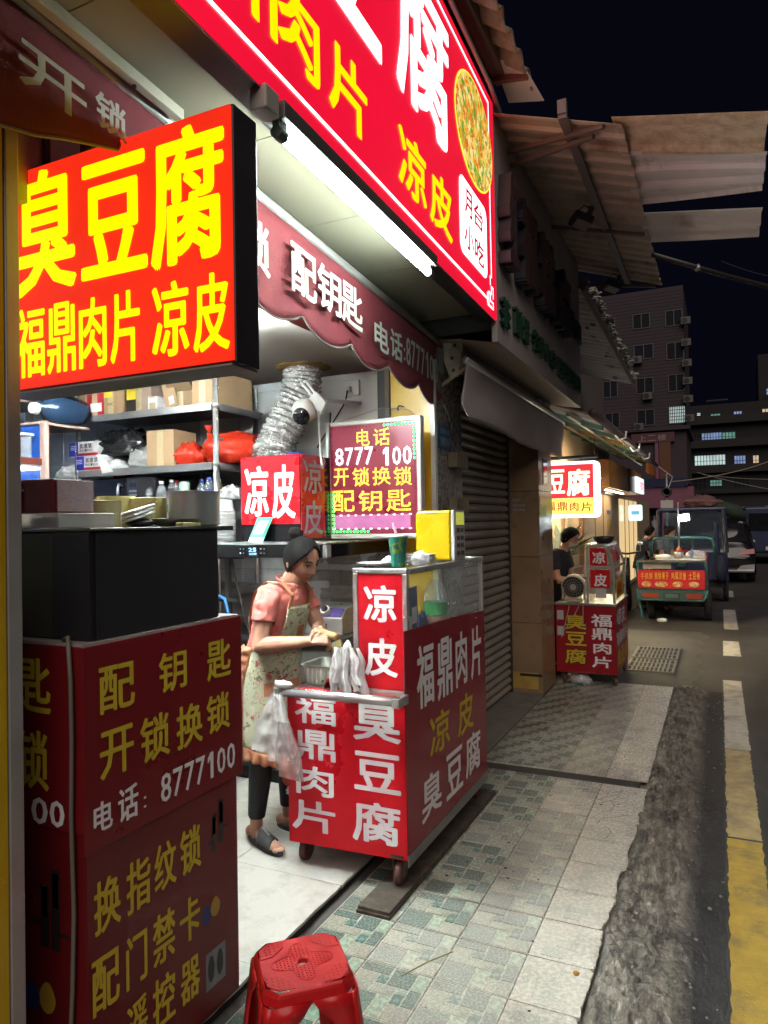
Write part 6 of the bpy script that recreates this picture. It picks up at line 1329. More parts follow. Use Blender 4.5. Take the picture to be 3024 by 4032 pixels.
dress("mannequin in a pale pink dress at the near window", -2.35, 9.55, (.55, .34, .28), seed=1); dress("mannequin in a white dress in the middle window", -2.3, 10.0, (.6, .52, .42), seed=2); dress("mannequin in a red dress in the middle window", -2.5, 10.75, (.45, .12, .07), seed=3); dress("mannequin in a gold dress at the far window", -2.35, 11.55, (.5, .36, .1), seed=4)
def plant(lab, x_, y_, z_, h, r, n, seed, col=(.09, .15, .03)):
    rr = random.Random(seed); t = thing("potted_plant", lab, "plant", (x_, y_, z_))
    b = MB(); b.lathe([(0, 0), (.09, 0), (.12, .16), (.105, .16), (0, .14)], (x_, y_, z_), 14); b.build("pot", mat("clay", (.28, .12, .06), .7), t, smooth=True)
    b = MB()
    for k in range(n):
        a = rr.uniform(0, 6.28); e = rr.uniform(.2, 1.3); p = Vector((x_, y_, z_ + .14)); d = Vector((math.cos(a) * math.cos(e), math.sin(a) * math.cos(e), math.sin(e))); ln_ = h * rr.uniform(.5, 1)
        side = d.cross(Z).normalized() * r; q0 = p + d * ln_ * .25; q1 = p + d * ln_ * .7 + Z * -.02; q2 = p + d * ln_ - Z * .08 * ln_
        b.add([p, q0 + side * .6, q0 - side * .6, q1 + side, q1 - side, q2], [(0, 1, 2), (1, 3, 4, 2), (3, 5, 4)])
    b.build("leaves", mat("leaf_%d" % seed, col, .5, var=.3, scale=9), t, kind="stuff")
plant("leafy plant in the boutique window beside the red dress", -2.25, 11.2, .856, .8, .05, 40, 5); plant("small spiky plant low in the boutique window", -2.2, 10.62, .856, .38, .02, 30, 6, (.16, .2, .04))
# orange box fascia and shops past it
ob = thing("orange_shop", "shop with an orange box fascia and small white lit end sign", "shop", (-2.2, 15, 0))
b = MB(); b.bx(-2.4, -1.60, 15.05, 17.35, 2.15, 2.62); b.build("box_fascia", mat("orange_panel", (.52, .20, .025), .35, var=.06, coat=.3), ob, bevel=.01)
b = MB(); b.bx(-1.97, -1.62, 12.2, 15.03, 2.13, 2.60); b.build("box_fascia", mat("orange_panel", (.52, .20, .025)), ob, bevel=.01)
b = MB(); b.bx(-1.60, -1.55, 15.9, 17.38, 2.16, 2.50); es_ = b.build("end_sign", lit("end_glow", (.85, .95, 1), 1.0, var=0), ob)
letters("lettering", [("衣坊", 16.5, 17.3, 2.22, 2.44)], (-1.55, 0, 0), Y, X, lit("red_glow", (1, .05, .12), 1.2, var=0), es_, bold=.03, lift=.002)
b = MB(); b.bx(-3.2, -2.0, 15.41, 24, 0, 2.14); b.build("shop_wall", m_crm, ob)
b = MB(); b.bx(-1.9995, -1.98, 16.4, 20.0, .1, 2.05); b.build("display_window", mat("window_warm", (.3, .2, .1), .2, emit=(1, .72, .35), es=.45, var=.5, scale=3), ob)
for yy in (17.2, 18.0, 19.0):
    b = MB(); b.bx(-1.9795, -1.965, yy, yy + .05, .1, 2.05); b.build("mullion", m_crm, ob)
t = thing("hanging_sign", "small white lit blade sign past the cream pier", "sign", (-1.8, 17.6, 1.8))
b = MB(); b.add([], []); b.prism([(p[0], 17.6, p[1]) for p in roundrect(-1.93, -1.62, 1.55, 1.93, .05)], (0, .06, 0)); b.build("blade", lit("blade_glow", (.75, .93, 1), 1.0, var=0), t)
b = MB(); b.bx(-1.86, -1.69, 17.595, 17.5995, 1.70, 1.78); b.build("logo", mat("logo_blue", (.1, .3, .45), .4, emit=(.15, .5, .7), es=.5), t)

# ============================================================ CANOPIES further along
c3 = thing("tin_canopy", "ragged tin canopy with rubbish on it beyond the grey fascia", "canopy", (-1.6, 9.5, 3.9))
def c3f(a, c): 
    yy = 7.25 + 4.7 * a; xx = -2.2 + 1.02 * c; return (xx, yy, 4.25 - .32 * c - .17 * a - corr(a * 4.7, .2, .03))
b = MB(); b.grid(160, 4, c3f); o = b.build("sheet", m_tin2, c3); q = o.modifiers.new("t", 'SOLIDIFY'); q.thickness = .003
b = MB(); rr = random.Random(5)
for k in range(240):
    yy = rr.uniform(7.3, 11.9); xx = -1.18 - rr.random() ** 2 * .25; z_ = 3.97 - .036 * (yy - 7.25); b.blob((xx + rr.uniform(0, .06), yy, z_ + rr.uniform(0, .07)), (rr.uniform(.02, .07), rr.uniform(.03, .09), rr.uniform(.01, .04)), 6, .6, 2, k)
b.build("litter", mat("dry_litter", (.26, .25, .23), .9, var=.5, scale=12), c3, kind="stuff")
b = MB(); b.tube([(-1.17, 7.2, 3.90), (-1.17, 12.0, 3.72)], .03, 6); b.build("edge_pole", m_ang, c3)
b = MB(); b.bx(-2.3, -2.05, 7.2, 14.8, 3.06, 4.4); b.build("wall_above", mat("grimy_wall", (.14, .12, .12), .8, var=.2), c3)
c4 = thing("tin_canopy", "long striped tin canopy on green beams over the boutique front", "canopy", (-1.5, 11, 2.7))
def c4f(a, c):
    yy = 7.3 + 7.9 * a; xx = -2.1 + .98 * c; return (xx, yy, 3.02 - .36 * c - corr(a * 7.9, .24, .03))
b = MB(); b.grid(280, 4, c4f); o = b.build("sheet", mat("pale_sheet", (.50, .48, .42), .5, var=.15, scale=2), c4); q = o.modifiers.new("t", 'SOLIDIFY'); q.thickness = .003
m_gb = mat("green_beam", (.12, .22, .16), .5, var=.2); m_yb = mat("yellow_beam", (.38, .24, .07), .5)
for k, yy in enumerate((8.1, 9.0, 9.9, 10.8, 11.8, 12.8, 13.9)):
    b = MB(); b.prism([(-2.08, yy, 2.92), (-1.14, yy, 2.575), (-1.14, yy, 2.63), (-2.08, yy, 2.975)], (0, .07, 0)); b.build("beam", m_gb if k % 3 != 2 else m_yb, c4)
for xx, zz in ((-1.4, 2.665), (-1.75, 2.79)):
    b = MB(); b.bx(xx, xx + .04, 7.4, 15.1, zz, zz + .04); b.build("purlin", m_alu, c4)
b = MB(); b.cyl((-1.12, 7.3, 2.67), (-1.12, 15.25, 2.66), .045, n=10); b.build("gutter_pipe", m_ang, c4, smooth=True)
for yy in (9.0, 10.6, 12.2):
    b = MB(); b.tube([(-1.12, yy, 2.62), (-1.08, yy, 2.56), (-1.0, yy, 2.58), (-.99, yy, 2.66)], .012, 6); b.build("pipe_hook", m_wlt, c4)
b = MB(); b.bx(-1.14, -1.10, 13.2, 14.6, 2.42, 2.58); b.build("orange_board", mat("orange_cloth", (.5, .14, .02), .7), c4)
b = MB(); b.tube([(-1.1, 15.2, 2.66), (-.85, 15.9, 2.45), (-.95, 16.2, 2.25)], .012, 5); b.build("broken_rail", m_wlt, c4)
t = thing("street_pole", "thin steel pole with a grey box and round bracket by the awning end", "pole", (-.9, 18, -.04))
b = MB(); b.cyl((-1.1, 18, -.045), (-1.1, 18, 2.7), .03, n=10); b.build("pole", m_mt, t, smooth=True)
b = MB(); b.bx(-1.24, -.96, 17.93, 17.965, 1.78, 2.02); b.build("junction_box", mat("box_grey", (.40, .39, .37), .5), t, bevel=.01)
b = MB(); b.lathe([(.07, -.02), (.12, -.02), (.12, .02), (.07, .02), (.07, -.02)], (-1.1, 17.93, 2.22), 20, M=Matrix.Rotation(R(90), 3, 'X')); b.build("cable_coil", m_blk, t, smooth=True)

for yy, lab in ((10.0, "warm tube lamp hung under the boutique canopy behind the lit sign"),):
    t = thing("canopy_lamp", lab, "lamp", (-1.52, yy, 2.15))
    b = MB(); b.cyl((-1.52, yy - .35, 2.15), (-1.52, yy + .35, 2.15), .018, n=8); b.build("glow_tube", lit("warm_tube", (1.0, .82, .52), 700, var=0), t)
    b = MB(); b.bx(-1.55, -1.49, yy - .38, yy + .38, 2.172, 2.20); b.build("batten", m_paint, t)
    b = MB(); b.cyl((-1.52, yy, 2.20), (-1.52, yy, 2.72), .006, n=6); b.build("rod", m_dframe, t)

t = thing("added_strip_lamp", "added warm strip lamp under the orange box fascia, brightening the cream pier", "lamp", (-1.72, 13.6, 2.1))  # strip lamp added only to brighten the cream pier below
b = MB(); b.bx(-1.76, -1.70, 12.5, 14.9, 2.108, 2.127); b.build("housing", m_paint, t)
b = MB(); b.bx(-1.75, -1.71, 12.55, 14.85, 2.10, 2.1075); b.build("strip", lit("warm_strip", (1.0, .80, .5), 55, var=0), t)
# ============================================================ TEAL CARGO TRICYCLE
m_teal = mat("teal_paint", (.018, .085, .085), .4, var=.2, scale=5, dirt=(.03, .05, .05), dscale=4, damt=.5)
m_tyre = mat("tyre", (.018, .018, .018), .8, var=.3)
m_ban = mat("banner_red", (.42, .02, .03), .2, var=.15, scale=5, bump=.35, bscale=12, coat=.5)
GZ = -.045
tk = thing("cargo_tricycle", "teal cargo tricycle food stall with red menu banner on its tailgate", "tricycle", (-.69, 13, GZ))
b = MB(); b.bx(-1.20, -.18, 12.03, 13.9, .44, .50); b.build("bed", m_teal, tk)
b = MB(); b.bx(-1.185, -.215, 11.965, 12.0, .495, .785); bn = b.build("tailgate", m_ban, tk)
letters("lettering", [("手抓饼", -1.15, -.965, .64, .745), ("煎饼果子", -.945, -.73, .64, .748), ("鸡蛋汉堡", -.70, -.478, .645, .752), ("土豆卷", -.45, -.28, .648, .755)], (0, 11.965, 0), X, -Y, m_ylt, bn, bold=.015, lift=.002)
fp_ = pattern("snack_photo", [(.5, .33, .08), (.6, .45, .2), (.35, .2, .05), (.65, .55, .35), (.4, .12, .04)], 34, .3)
for k, (a, c) in enumerate(((-1.135, -.99), (-.94, -.75), (-.68, -.53), (-.45, -.295))):
    b = MB(); b.add([((a + c) / 2 + (c - a) / 2 * math.cos(q), 11.962, .565 + .045 * math.sin(q)) for q in (2 * math.pi * i / 20 for i in range(20))], [tuple(range(20))]); b.build("food_picture", fp_, bn)
b = MB(); b.tube([(-1.20, 11.98, .49), (-1.20, 11.98, .38), (-1.15, 11.98, .315), (-.25, 11.98, .315), (-.19, 11.98, .38), (-.19, 11.98, .49)], .022, 8); b.build("tail_frame", m_teal, tk, smooth=True)
b = MB(); b.bx(-1.18, -.21, 11.985, 12.02, .33, .485); b.build("tail_panel", m_teal, tk)
for a, c in ((-1.135, -.875), (-.50, -.245)):
    b = MB(); b.prism([(a, 11.96, .40), (a + .03, 11.96, .345), (c - .03, 11.96, .345), (c, 11.96, .40), (c - .02, 11.96, .425), (a + .02, 11.96, .425)], (0, .024, 0)); b.build("tail_light", mat("tail_lens", (.30, .05, .025), .2), tk)
b = MB(); b.bx(-.82, -.565, 11.958, 11.984, .335, .435); nn_ = b.build("plate_holder", m_blk, tk)
b = MB(); b.bx(-.79, -.60, 11.955, 11.9578, .355, .415); b.build("plate_face", mat("plate_teal", (.06, .12, .12), .4), nn_)
for x_ in (-1.19, -.195):
    b = MB(); b.bx(x_ - .02, x_ + .02, 12.0, 12.04, .50, .93); b.build("corner_post", m_teal, tk)
b = MB(); b.bx(-1.17, -.215, 12.0, 12.035, .90, .94); b.build("top_rail", mat("dark_rail", (.06, .06, .055), .5), tk)
b = MB(); b.bx(-1.12, -.70, 12.045, 12.06, .80, .895); b.build("inner_board", mat("inner_grey", (.20, .19, .17), .6), tk)
b = MB(); b.bx(-.198, -.18, 12.05, 13.9, .50, .96); b.build("side_board", m_ban, tk)
b = MB(); b.bx(-1.20, -1.18, 12.05, 13.9, .50, .93); b.build("side_board", m_teal, tk)
b = MB(); b.bx(-.95, -.205, 12.1, 13.6, .915, .935); b.build("counter_board", mat("pale_board", (.45, .42, .36), .5), tk)
b = MB(); b.tube([(-1.08, 13.2, .93), (-1.08, 13.2, 1.15), (-1.03, 13.2, 1.235), (-.92, 13.2, 1.26), (-.22, 13.2, 1.26), (-.12, 13.2, 1.235), (-.08, 13.2, 1.15), (-.08, 13.2, .90)], .028, 8); b.build("arch_frame", m_teal, tk, smooth=True)
for x_ in (-.78, -.42):
    b = MB(); b.bx(x_ - .012, x_ + .012, 13.19, 13.21, .93, 1.25); b.build("arch_bar", m_teal, tk)
def road_wheel(name, par, x_, y_, r, w):
    b = MB(); pr = [(r * .6, -w / 2), (r * .9, -w / 2), (r, -w / 3), (r, w / 3), (r * .9, w / 2), (r * .6, w / 2)]
    b.lathe(pr, (x_, y_, GZ + r), 24, M=Matrix.Rotation(R(90), 3, 'Y')); wo = b.build("wheel", m_tyre, par, smooth=True)
    b = MB(); b.cyl((x_ - w * .4, y_, GZ + r), (x_ + w * .4, y_, GZ + r), r * .6, n=16); b.build("rim", mat("rim_grey", (.14, .14, .14), .4, metal=.6), wo)
road_wheel("w", tk, -1.03, 12.45, .25, .11); road_wheel("w", tk, -.185, 12.45, .25, .11); road_wheel("w", tk, -.65, 14.6, .25, .10)
b = MB(); b.cyl((-1.03, 12.45, GZ + .25), (-.185, 12.45, GZ + .25), .035, n=10); b.build("axle", m_fork, tk)
b = MB(); b.prism([(-1.23, 12.0, .42), (-1.23, 12.05, .42), (-1.13, 12.05, .02), (-1.15, 12.0, .02)], (.03, 0, 0)); b.build("mud_guard", m_teal, tk)
b = MB(); b.bx(-.72, -.58, 13.9, 14.7, .25, .75); b.build("front_fork", m_teal, tk, bevel=.03)
lp = thing("stall_lamp", "bright white LED lamp on a pole above the teal tricycle", "lamp", (-.63, 13, .94))
b = MB(); b.cyl((-.625, 13.0, .936), (-.625, 13.0, 1.87), .015, n=8); b.build("pole", m_mt, lp, smooth=True)
b = MB(); b.bx(-.60, -.455, 12.93, 13.0, 1.552, 1.66, ry=-.15); b.build("lamp_face", lit("led_lamp", (.86, .97, 1.0), 110, var=0), lp, bevel=.02)
b = MB(); b.bx(-.61, -.445, 13.005, 13.03, 1.545, 1.668, ry=-.15); b.build("lamp_back", m_dframe, lp)
t = thing("dough_pile", "white cloth-covered dough pile on the tricycle counter", "dough", (-.88, 12.7, .936))
b = MB(); b.blob((-.86, 12.7, .955), (.13, .12, .045), 14, .2, 2, 3, flat=.936); b.build("cloth", m_wb, t, smooth=True)
t = thing("sauce_bottle", "orange-capped bottle and dark pot on the tricycle counter", "bottle", (-.62, 12.7, .936))
b = MB(); b.lathe([(0, 0), (.07, 0), (.075, .10), (.07, .10), (0, .09)], (-.62, 12.8, .936), 16); b.build("pot", m_steel, t, smooth=True)
b = MB(); b.lathe([(.045, .10), (.045, .13), (.03, .16), (.012, .19), (0, .19)], (-.62, 12.8, .936), 12); b.build("cap", mat("orange_cap", (.5, .12, .03), .4), t, smooth=True)
bag("heap of clear bags with packets on the tricycle counter", (-.36, 12.8, .985), (.15, .1, .08), m_cbag, 91, .936)
bag("blue packet standing in the clear bags on the tricycle", (-.42, 12.72, 1.0), (.03, .02, .08), mat("packet_blue", (.15, .22, .4), .3), 92, .936)
bag("white crumpled rubbish on the road under the tricycle", (-.86, 12.1, -.02), (.07, .05, .035), m_wb, 93, GZ + .001)

# ============================================================ BLUE CAB TRICYCLE ahead
cbv = thing("cab_tricycle", "dark blue cabin tricycle parked ahead of the teal one", "tricycle", (-.45, 15.8, GZ))
m_nav = mat("navy_paint", (.02, .028, .075), .35, var=.2, scale=5, coat=.3)
b = MB(); b.bx(-1.10, .12, 14.95, 16.6, 1.72, 1.80); b.build("roof", m_nav, cbv, bevel=.03)
b = MB(); b.prism([(-1.05, 15.0, .40), (.15, 15.0, .40), (.12, 15.0, .93), (-1.05, 15.0, .93)], (0, .05, 0)); b.build("rear_panel", m_nav, cbv)
for (a, c) in (((-1.07, 14.98, .93), (-1.08, 14.98, 1.75)), ((.12, 14.98, .93), (.08, 14.98, 1.75)), ((.12, 16.5, .6), (.05, 16.3, 1.75)), ((-.03, 14.97, .93), (-.06, 14.97, 1.5))):
    b = MB(); b.tube([a, c], .04, 6); b.build("pillar", m_nav, cbv)
b = MB(); b.bx(.08, .13, 15.05, 16.5, .30, 1.0); b.build("side_door", m_nav, cbv, bevel=.02)
b = MB(); b.bx(-.99, .05, 14.985, 14.992, .98, 1.70); b.build("rear_window", clear("tinted_glass", (.55, .65, .8), .7, .05, (.1, .12, .15)), cbv)
b = MB(); b.bx(.095, .105, 15.1, 16.3, 1.02, 1.68); b.build("side_window", MATS["tinted_glass"], cbv)
road_wheel("w", cbv, .09, 15.5, .24, .10); road_wheel("w", cbv, -1.0, 15.5, .24, .10); road_wheel("w", cbv, -.45, 17.0, .24, .10)
b = MB(); b.bx(-1.0, .08, 15.1, 16.6, .25, .40); b.build("chassis", m_dframe, cbv)
b = MB(); b.blob((-.28, 15.4, 1.90), (.34, .35, .13), 20, .5, 3, 6, flat=1.80, sharp=.4); b.build("tarp_bundle", mat("red_grey_tarp", (.16, .08, .08), .7, var=.6, scale=5, bump=.5, bscale=12), cbv, smooth=True)
b = MB(); b.blob((.02, 14.9, .62), (.10, .12, .26), 14, .35, 2.5, 8); b.build("hanging_cover", mat("navy_cloth", (.015, .018, .05), .8, bump=.4), cbv, smooth=True)
b = MB(); b.bx(-.85, -.15, 15.2, 15.4, 1.1, 1.25); b.build("goods", pattern("goods", [(.1, .35, .1), (.5, .5, .45), (.4, .35, .1), (.1, .2, .4)], 18, .5), cbv)
um = thing("parasol", "folded dark green parasol sticking out over the blue tricycle roof", "parasol", (.1, 15.2, 1.6))
b = MB(); b.tube([(-.10, 15.1, 1.80), (.10, 15.1, 1.78), (.30, 15.1, 1.70), (.47, 15.1, 1.58)], [.05, .13, .14, .04], 10); b.build("canopy", mat("dark_green_cloth", (.015, .035, .025), .8), um, smooth=True)
b = MB(); b.cyl((.03, 15.1, 1.55), (.46, 15.1, 1.70), .008, n=6); b.build("rib", m_mt, um)

# ============================================================ BLACK SUV, seen from behind
sv = thing("parked_car", "black SUV parked with its tail to us, chrome trim and big tail lamp", "car", (-.1, 21.5, GZ))
m_bk = mat("black_car_paint", (.010, .010, .011), .16, var=.1, coat=.8)
xa, xb = -1.0, .80
def carf(a, c):
    a2 = a * 2 - 1; w_ = .9; 
    prof = [(19.62, .22), (19.50, .36), (19.50, .62), (19.60, .80), (19.72, .95), (19.95, 1.28), (20.15, 1.50), (20.5, 1.60), (22.2, 1.58), (23.0, 1.12), (24.0, 1.02), (24.2, .70), (24.2, .3)]
    i = min(len(prof) - 2, int(c * (len(prof) - 1))); t_ = c * (len(prof) - 1) - i
    yy = prof[i][0] * (1 - t_) + prof[i + 1][0] * t_; zz = prof[i][1] * (1 - t_) + prof[i + 1][1] * t_
    tp_ = 1 - .20 * max(0, min(1, (zz - .9) / .65)); k = abs(a2) ** 6
    return ((xa + xb) / 2 + a2 * w_ * tp_, yy + (.16 * k if c < .5 else -.16 * k), zz - .05 * k)
b = MB(); b.grid(20, 36, carf); bod = b.build("body", m_bk, sv, smooth=True)
b = MB()
for sx in (-1, 1):
    prof = [(19.62, .22), (19.66, .62), (19.76, .80), (20.1, 1.26), (20.6, 1.55), (22.1, 1.53), (22.9, 1.1), (24.0, .98), (24.05, .3)]
    b.add([((xa + xb) / 2 + sx * .9 * (1 - .20 * max(0, min(1, (z_ - .9) / .65))), y_, z_) for y_, z_ in prof], [tuple(range(len(prof)))])
b.build("side_panels", m_bk, sv)
b = MB(); b.grid(10, 4, lambda a, c: ((xa + xb) / 2 + (a * 2 - 1) * .72 * (1 - .12 * c), 19.735 + .40 * c, .985 + .50 * c)); b.build("rear_window", mat("car_glass", (.012, .013, .016), .05), sv, smooth=True)
for sx in (-1, 1):
    cx = (xa + xb) / 2
    b = MB(); b.prism([(cx + sx * .52, 19.52, .66), (cx + sx * .87, 19.58, .70), (cx + sx * .86, 19.60, .82), (cx + sx * .60, 19.56, .78)], (0, .12, 0)); b.build("tail_light", mat("tail_red", (.30, .02, .02), .15, coat=.6), sv)
    b = MB(); b.prism([(cx + sx * .45, 19.49, .28), (cx + sx * .86, 19.52, .30), (cx + sx * .86, 19.52, .44), (cx + sx * .56, 19.49, .40)], (0, .05, 0)); b.build("reflector", m_chr, sv)
    b = MB(); b.lathe([(.18, -.1), (.30, -.1), (.32, -.06), (.32, .06), (.30, .1), (.18, .1)], (cx + sx * .80, 20.35, GZ + .32), 22, M=Matrix.Rotation(R(90), 3, 'Y')); wh = b.build("wheel", m_tyre, sv, smooth=True)
    b = MB(); b.lathe([(.18, -.1), (.30, -.1), (.32, -.06), (.32, .06), (.30, .1), (.18, .1)], (cx + sx * .80, 23.2, GZ + .32), 22, M=Matrix.Rotation(R(90), 3, 'Y')); b.build("wheel", m_tyre, sv, smooth=True)
b = MB(); b.bx(-.85, .65, 19.485, 19.53, .62, .65); b.build("chrome_bar", m_chr, sv)
b = MB(); b.bx(-.95, .75, 19.47, 19.60, .24, .30); b.build("bumper_trim", m_mt, sv, bevel=.01)
# dark van and far truck
def van(lab, x0_, x1_, y0_, y1_, h, m_, face):
    t = thing("parked_van", lab, "van", ((x0_ + x1_) / 2, (y0_ + y1_) / 2, GZ))
    b = MB(); b.prism([(x0_, y0_, .35), (x0_, y0_ + .1, h), (x0_, y1_ - .3, h), (x0_, y1_, .9), (x0_, y1_, .35)], (x1_ - x0_, 0, 0)); b.build("body", m_, t, bevel=.08, seg=3)
    b = MB(); b.bx(x0_ + .15, x1_ - .15, y0_ + .01, y0_ + .05, h * .58, h * .88); b.build("window", mat("car_glass", (.012, .013, .016)), t)
    for x_ in (x0_ + .1, x1_ - .1):
        for y_ in (y0_ + .7, y1_ - .7):
            b = MB(); b.lathe([(.15, -.09), (.28, -.09), (.30, 0), (.28, .09), (.15, .09)], (x_, y_, GZ + .3), 16, M=Matrix.Rotation(R(90), 3, 'Y')); b.build("wheel", m_tyre, t, smooth=True)
    for x_ in (x0_ + .22, x1_ - .22):
        b = MB(); b.blob((x_, y0_ - .01, .75), (.12, .03, .07), 10, 0); b.build("headlight", mat("van_lamp", (.35, .37, .4), .15), t, smooth=True)
    b = MB(); b.bx((x0_ + x1_) / 2 - .22, (x0_ + x1_) / 2 + .22, y0_ - .02, y0_, .45, .57); b.build("number_plate", m_lab, t)
    return t
van("dark blue van parked beyond the black car at the right edge", .78, 2.5, 27.5, 32, 1.95, m_nav, 0)
van("far dark van behind the blue van", .2, 1.9, 36, 40, 2.1, m_blk, 0)
# scooter between the boutique and the tricycle
scx = thing("scooter", "dark scooter parked outside the boutique behind the farther cart", "scooter", (-1.55, 12.5, GZ))
b = MB(); b.tube([(-1.5, 12.0, .55), (-1.5, 12.3, .62), (-1.5, 12.7, .45), (-1.5, 13.0, .45), (-1.5, 13.25, .9)], [.10, .13, .09, .08, .05], 10); b.build("body", m_blk, scx, smooth=True)
b = MB(); b.tube([(-1.75, 13.2, 1.02), (-1.5, 13.28, .98), (-1.25, 13.2, 1.02)], .018, 8); b.build("handlebar", m_blk, scx)
for x_ in (-1.74, -1.26):
    b = MB(); b.tube([(x_, 13.2, 1.02), (x_, 13.18, 1.14)], .007, 5); b.blob((x_, 13.17, 1.17), (.05, .012, .035), 8, 0); b.build("mirror", m_chr, scx)
for y_ in (12.05, 13.35):
    b = MB(); b.lathe([(.12, -.04), (.21, -.04), (.23, 0), (.21, .04), (.12, .04)], (-1.5, y_, GZ + .23), 18, M=Matrix.Rotation(R(90), 3, 'Y')); b.build("wheel", m_tyre, scx, smooth=True)
# ============================================================ APARTMENT BLOCKS
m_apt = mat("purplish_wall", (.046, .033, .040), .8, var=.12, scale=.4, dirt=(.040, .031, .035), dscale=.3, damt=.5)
m_win = mat("dark_window", (.02, .022, .03), .1); m_wfr = mat("window_frame", (.10, .09, .095), .5)
m_acu = mat("air_con", (.10, .095, .09), .5)
ap = thing("apartment_block", "dim mauve apartment block with air conditioners and one bright barred window", "building", (-5.5, 62, 0))
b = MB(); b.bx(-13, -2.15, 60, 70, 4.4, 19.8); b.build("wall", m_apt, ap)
b = MB(); b.bx(-13, -1.9, 59.6, 70, 8.5, 8.78); b.build("ledge", m_apt, ap)
for k in range(40):
    b = MB(); b.bx(-13, -2.16, 59.985, 59.9995, 8.9 + k * .27, 8.915 + k * .27); b.build("tile_course", mat("course", (.035, .027, .03), .8), ap)
litw = lit("lit_window_white", (.72, .95, .92), .5, var=.25, scale=.8); litb = lit("lit_window_blue", (.35, .52, .95), .38, var=.4, scale=1.2); litk = lit("lit_window_warm", (.95, .72, .5), .5, var=.3, scale=1.5); litg = lit("lit_window_green", (.3, .75, .65), .22, var=.4, scale=1.5)
def window(par, x0_, x1_, y_, z0_, z1_, m_=m_win, bars=3, fr=m_wfr, rails=0):
    b = MB(); b.bx(x0_, x1_, y_ - .02, y_ + .05, z0_, z1_); w = b.build("window", m_, par)
    for i in range(bars + 1):
        xx = x0_ + (x1_ - x0_) * i / bars; b = MB(); b.bx(xx - .03, xx + .03, y_ - .07, y_ - .021, z0_, z1_); b.build("frame_bar", fr, w)
    for zz in [z0_, z1_] + [z0_ + (z1_ - z0_) * (i + 1) / (rails + 1) for i in range(rails)]:
        b = MB(); b.bx(x0_, x1_, y_ - .075, y_ - .071, zz - .025, zz + .025); b.build("frame_rail", fr, w)
    return w
for (a, c, z0, z1) in ((-5.89, -4.64, 16.8, 17.95), (-3.45, -2.25, 16.7, 17.9), (-5.85, -4.43, 14.33, 15.47), (-3.42, -2.2, 14.06, 15.36), (-5.73, -4.49, 11.58, 12.8), (-3.35, -2.2, 11.54, 12.84), (-5.74, -4.46, 9.02, 10.25), (-8.4, -7.3, 16.8, 17.9), (-8.3, -7.2, 11.5, 12.8), (-8.3, -7.2, 14.2, 15.4), (-8.2, -7.1, 9.0, 10.2)):
    window(ap, a, c, 60, z0, z1, bars=2)
window(ap, -3.36, -2.2, 60, 9.03, 10.33, litw, bars=9, rails=4)
for (x_, z_) in ((-5.6, 14.25), (-4.9, 11.3), (-5.6, 8.9), (-2.0, 16.9), (-2.0, 15.2), (-1.98, 13.6), (-1.96, 12.2), (-1.95, 10.8), (-1.9, 9.3)):
    b = MB(); b.bx(x_ - .35, x_ + .35, 59.55, 59.95, z_ - .28, z_ + .28); u_ = b.build("air_conditioner", m_acu, ap, bevel=.03)
    b = MB(); b.cyl((x_ - .08, 59.549, z_), (x_ - .08, 59.53, z_), .21, n=16); b.build("fan_grille", m_blk, u_)
# lower storeys: red sign band, pink shop front, orange column
b = MB(); b.bx(-13, -2.4, 60.2, 69, 0, 4.39); b.build("lower_wall", mat("dark_front", (.05, .04, .045), .7), ap)
b = MB(); b.bx(-6.2, -3.0, 59.7, 60, 7.6, 8.35); sg = b.build("sign_band", mat("dim_red_band", (.09, .03, .035), .6), ap)
letters("lettering", [("上二楼", -5.75, -3.55, 7.72, 8.2)], (0, 59.7, 0), X, -Y, mat("dim_text", (.25, .2, .2), .6), sg, bold=.02)
b = MB(); b.bx(-4.45, -4.2, 59.75, 60, 4.4, 7.6); b.build("pink_strip", mat("pink_strip", (.2, .07, .13), .5), ap)
b = MB(); b.bx(-4.15, -3.3, 59.72, 60, 4.4, 7.6); b.build("orange_column", mat("orange_brick", (.13, .05, .025), .7, var=.2, scale=2), ap)
pf_ = thing("pink_shop", "pink fronted wardrobe shop at the street corner under the apartments", "shop", (-4.5, 58, 0))
b = MB(); b.bx(-9, -1.65, 57.5, 59.5, 2.4, 3.95); pfa = b.build("fascia", mat("pink_fascia", (.22, .075, .125), .5, var=.08, scale=.6), pf_)
letters("lettering", [("衣柜", -7.3, -5.9, 3.05, 3.55), ("YIGUI", -7.4, -5.5, 2.55, 2.85)], (0, 57.5, 0), X, -Y, mat("fascia_text", (.16, .06, .12), .5), pfa, bold=.02)
b = MB(); b.bx(-9, -1.9, 59.0, 59.4, 0, 2.4); b.build("shop_front", mat("dim_interior", (.07, .05, .06), .5), pf_)
b = MB(); b.bx(-3.9, -3.4, 57.6, 58, 0, 2.4); b.build("pink_pier", mat("pink_fascia", (.48, .17, .28)), pf_)
b = MB(); b.bx(-9, -2, 57.3, 57.49, 4.0, 4.6); b.build("dark_awning", m_nav, pf_)
for x_, lab in ((-5.3, "left"), (-4.5, "right")):
    t = thing("shop_mannequin", "white dressed mannequin in the dim pink shop front, %s one" % lab, "mannequin", (x_, 58.5, 0), "mannequins in the pink shop")
    b = MB(); b.lathe([(0, .2), (.28, .2), (.2, .9), (.25, 1.35), (.08, 1.5), (.09, 1.6), (.12, 1.72), (0, 1.85)], (x_, 58.5, 0), 12); b.build("figure", mat("mannequin_white", (.38, .35, .36), .6), t, smooth=True)
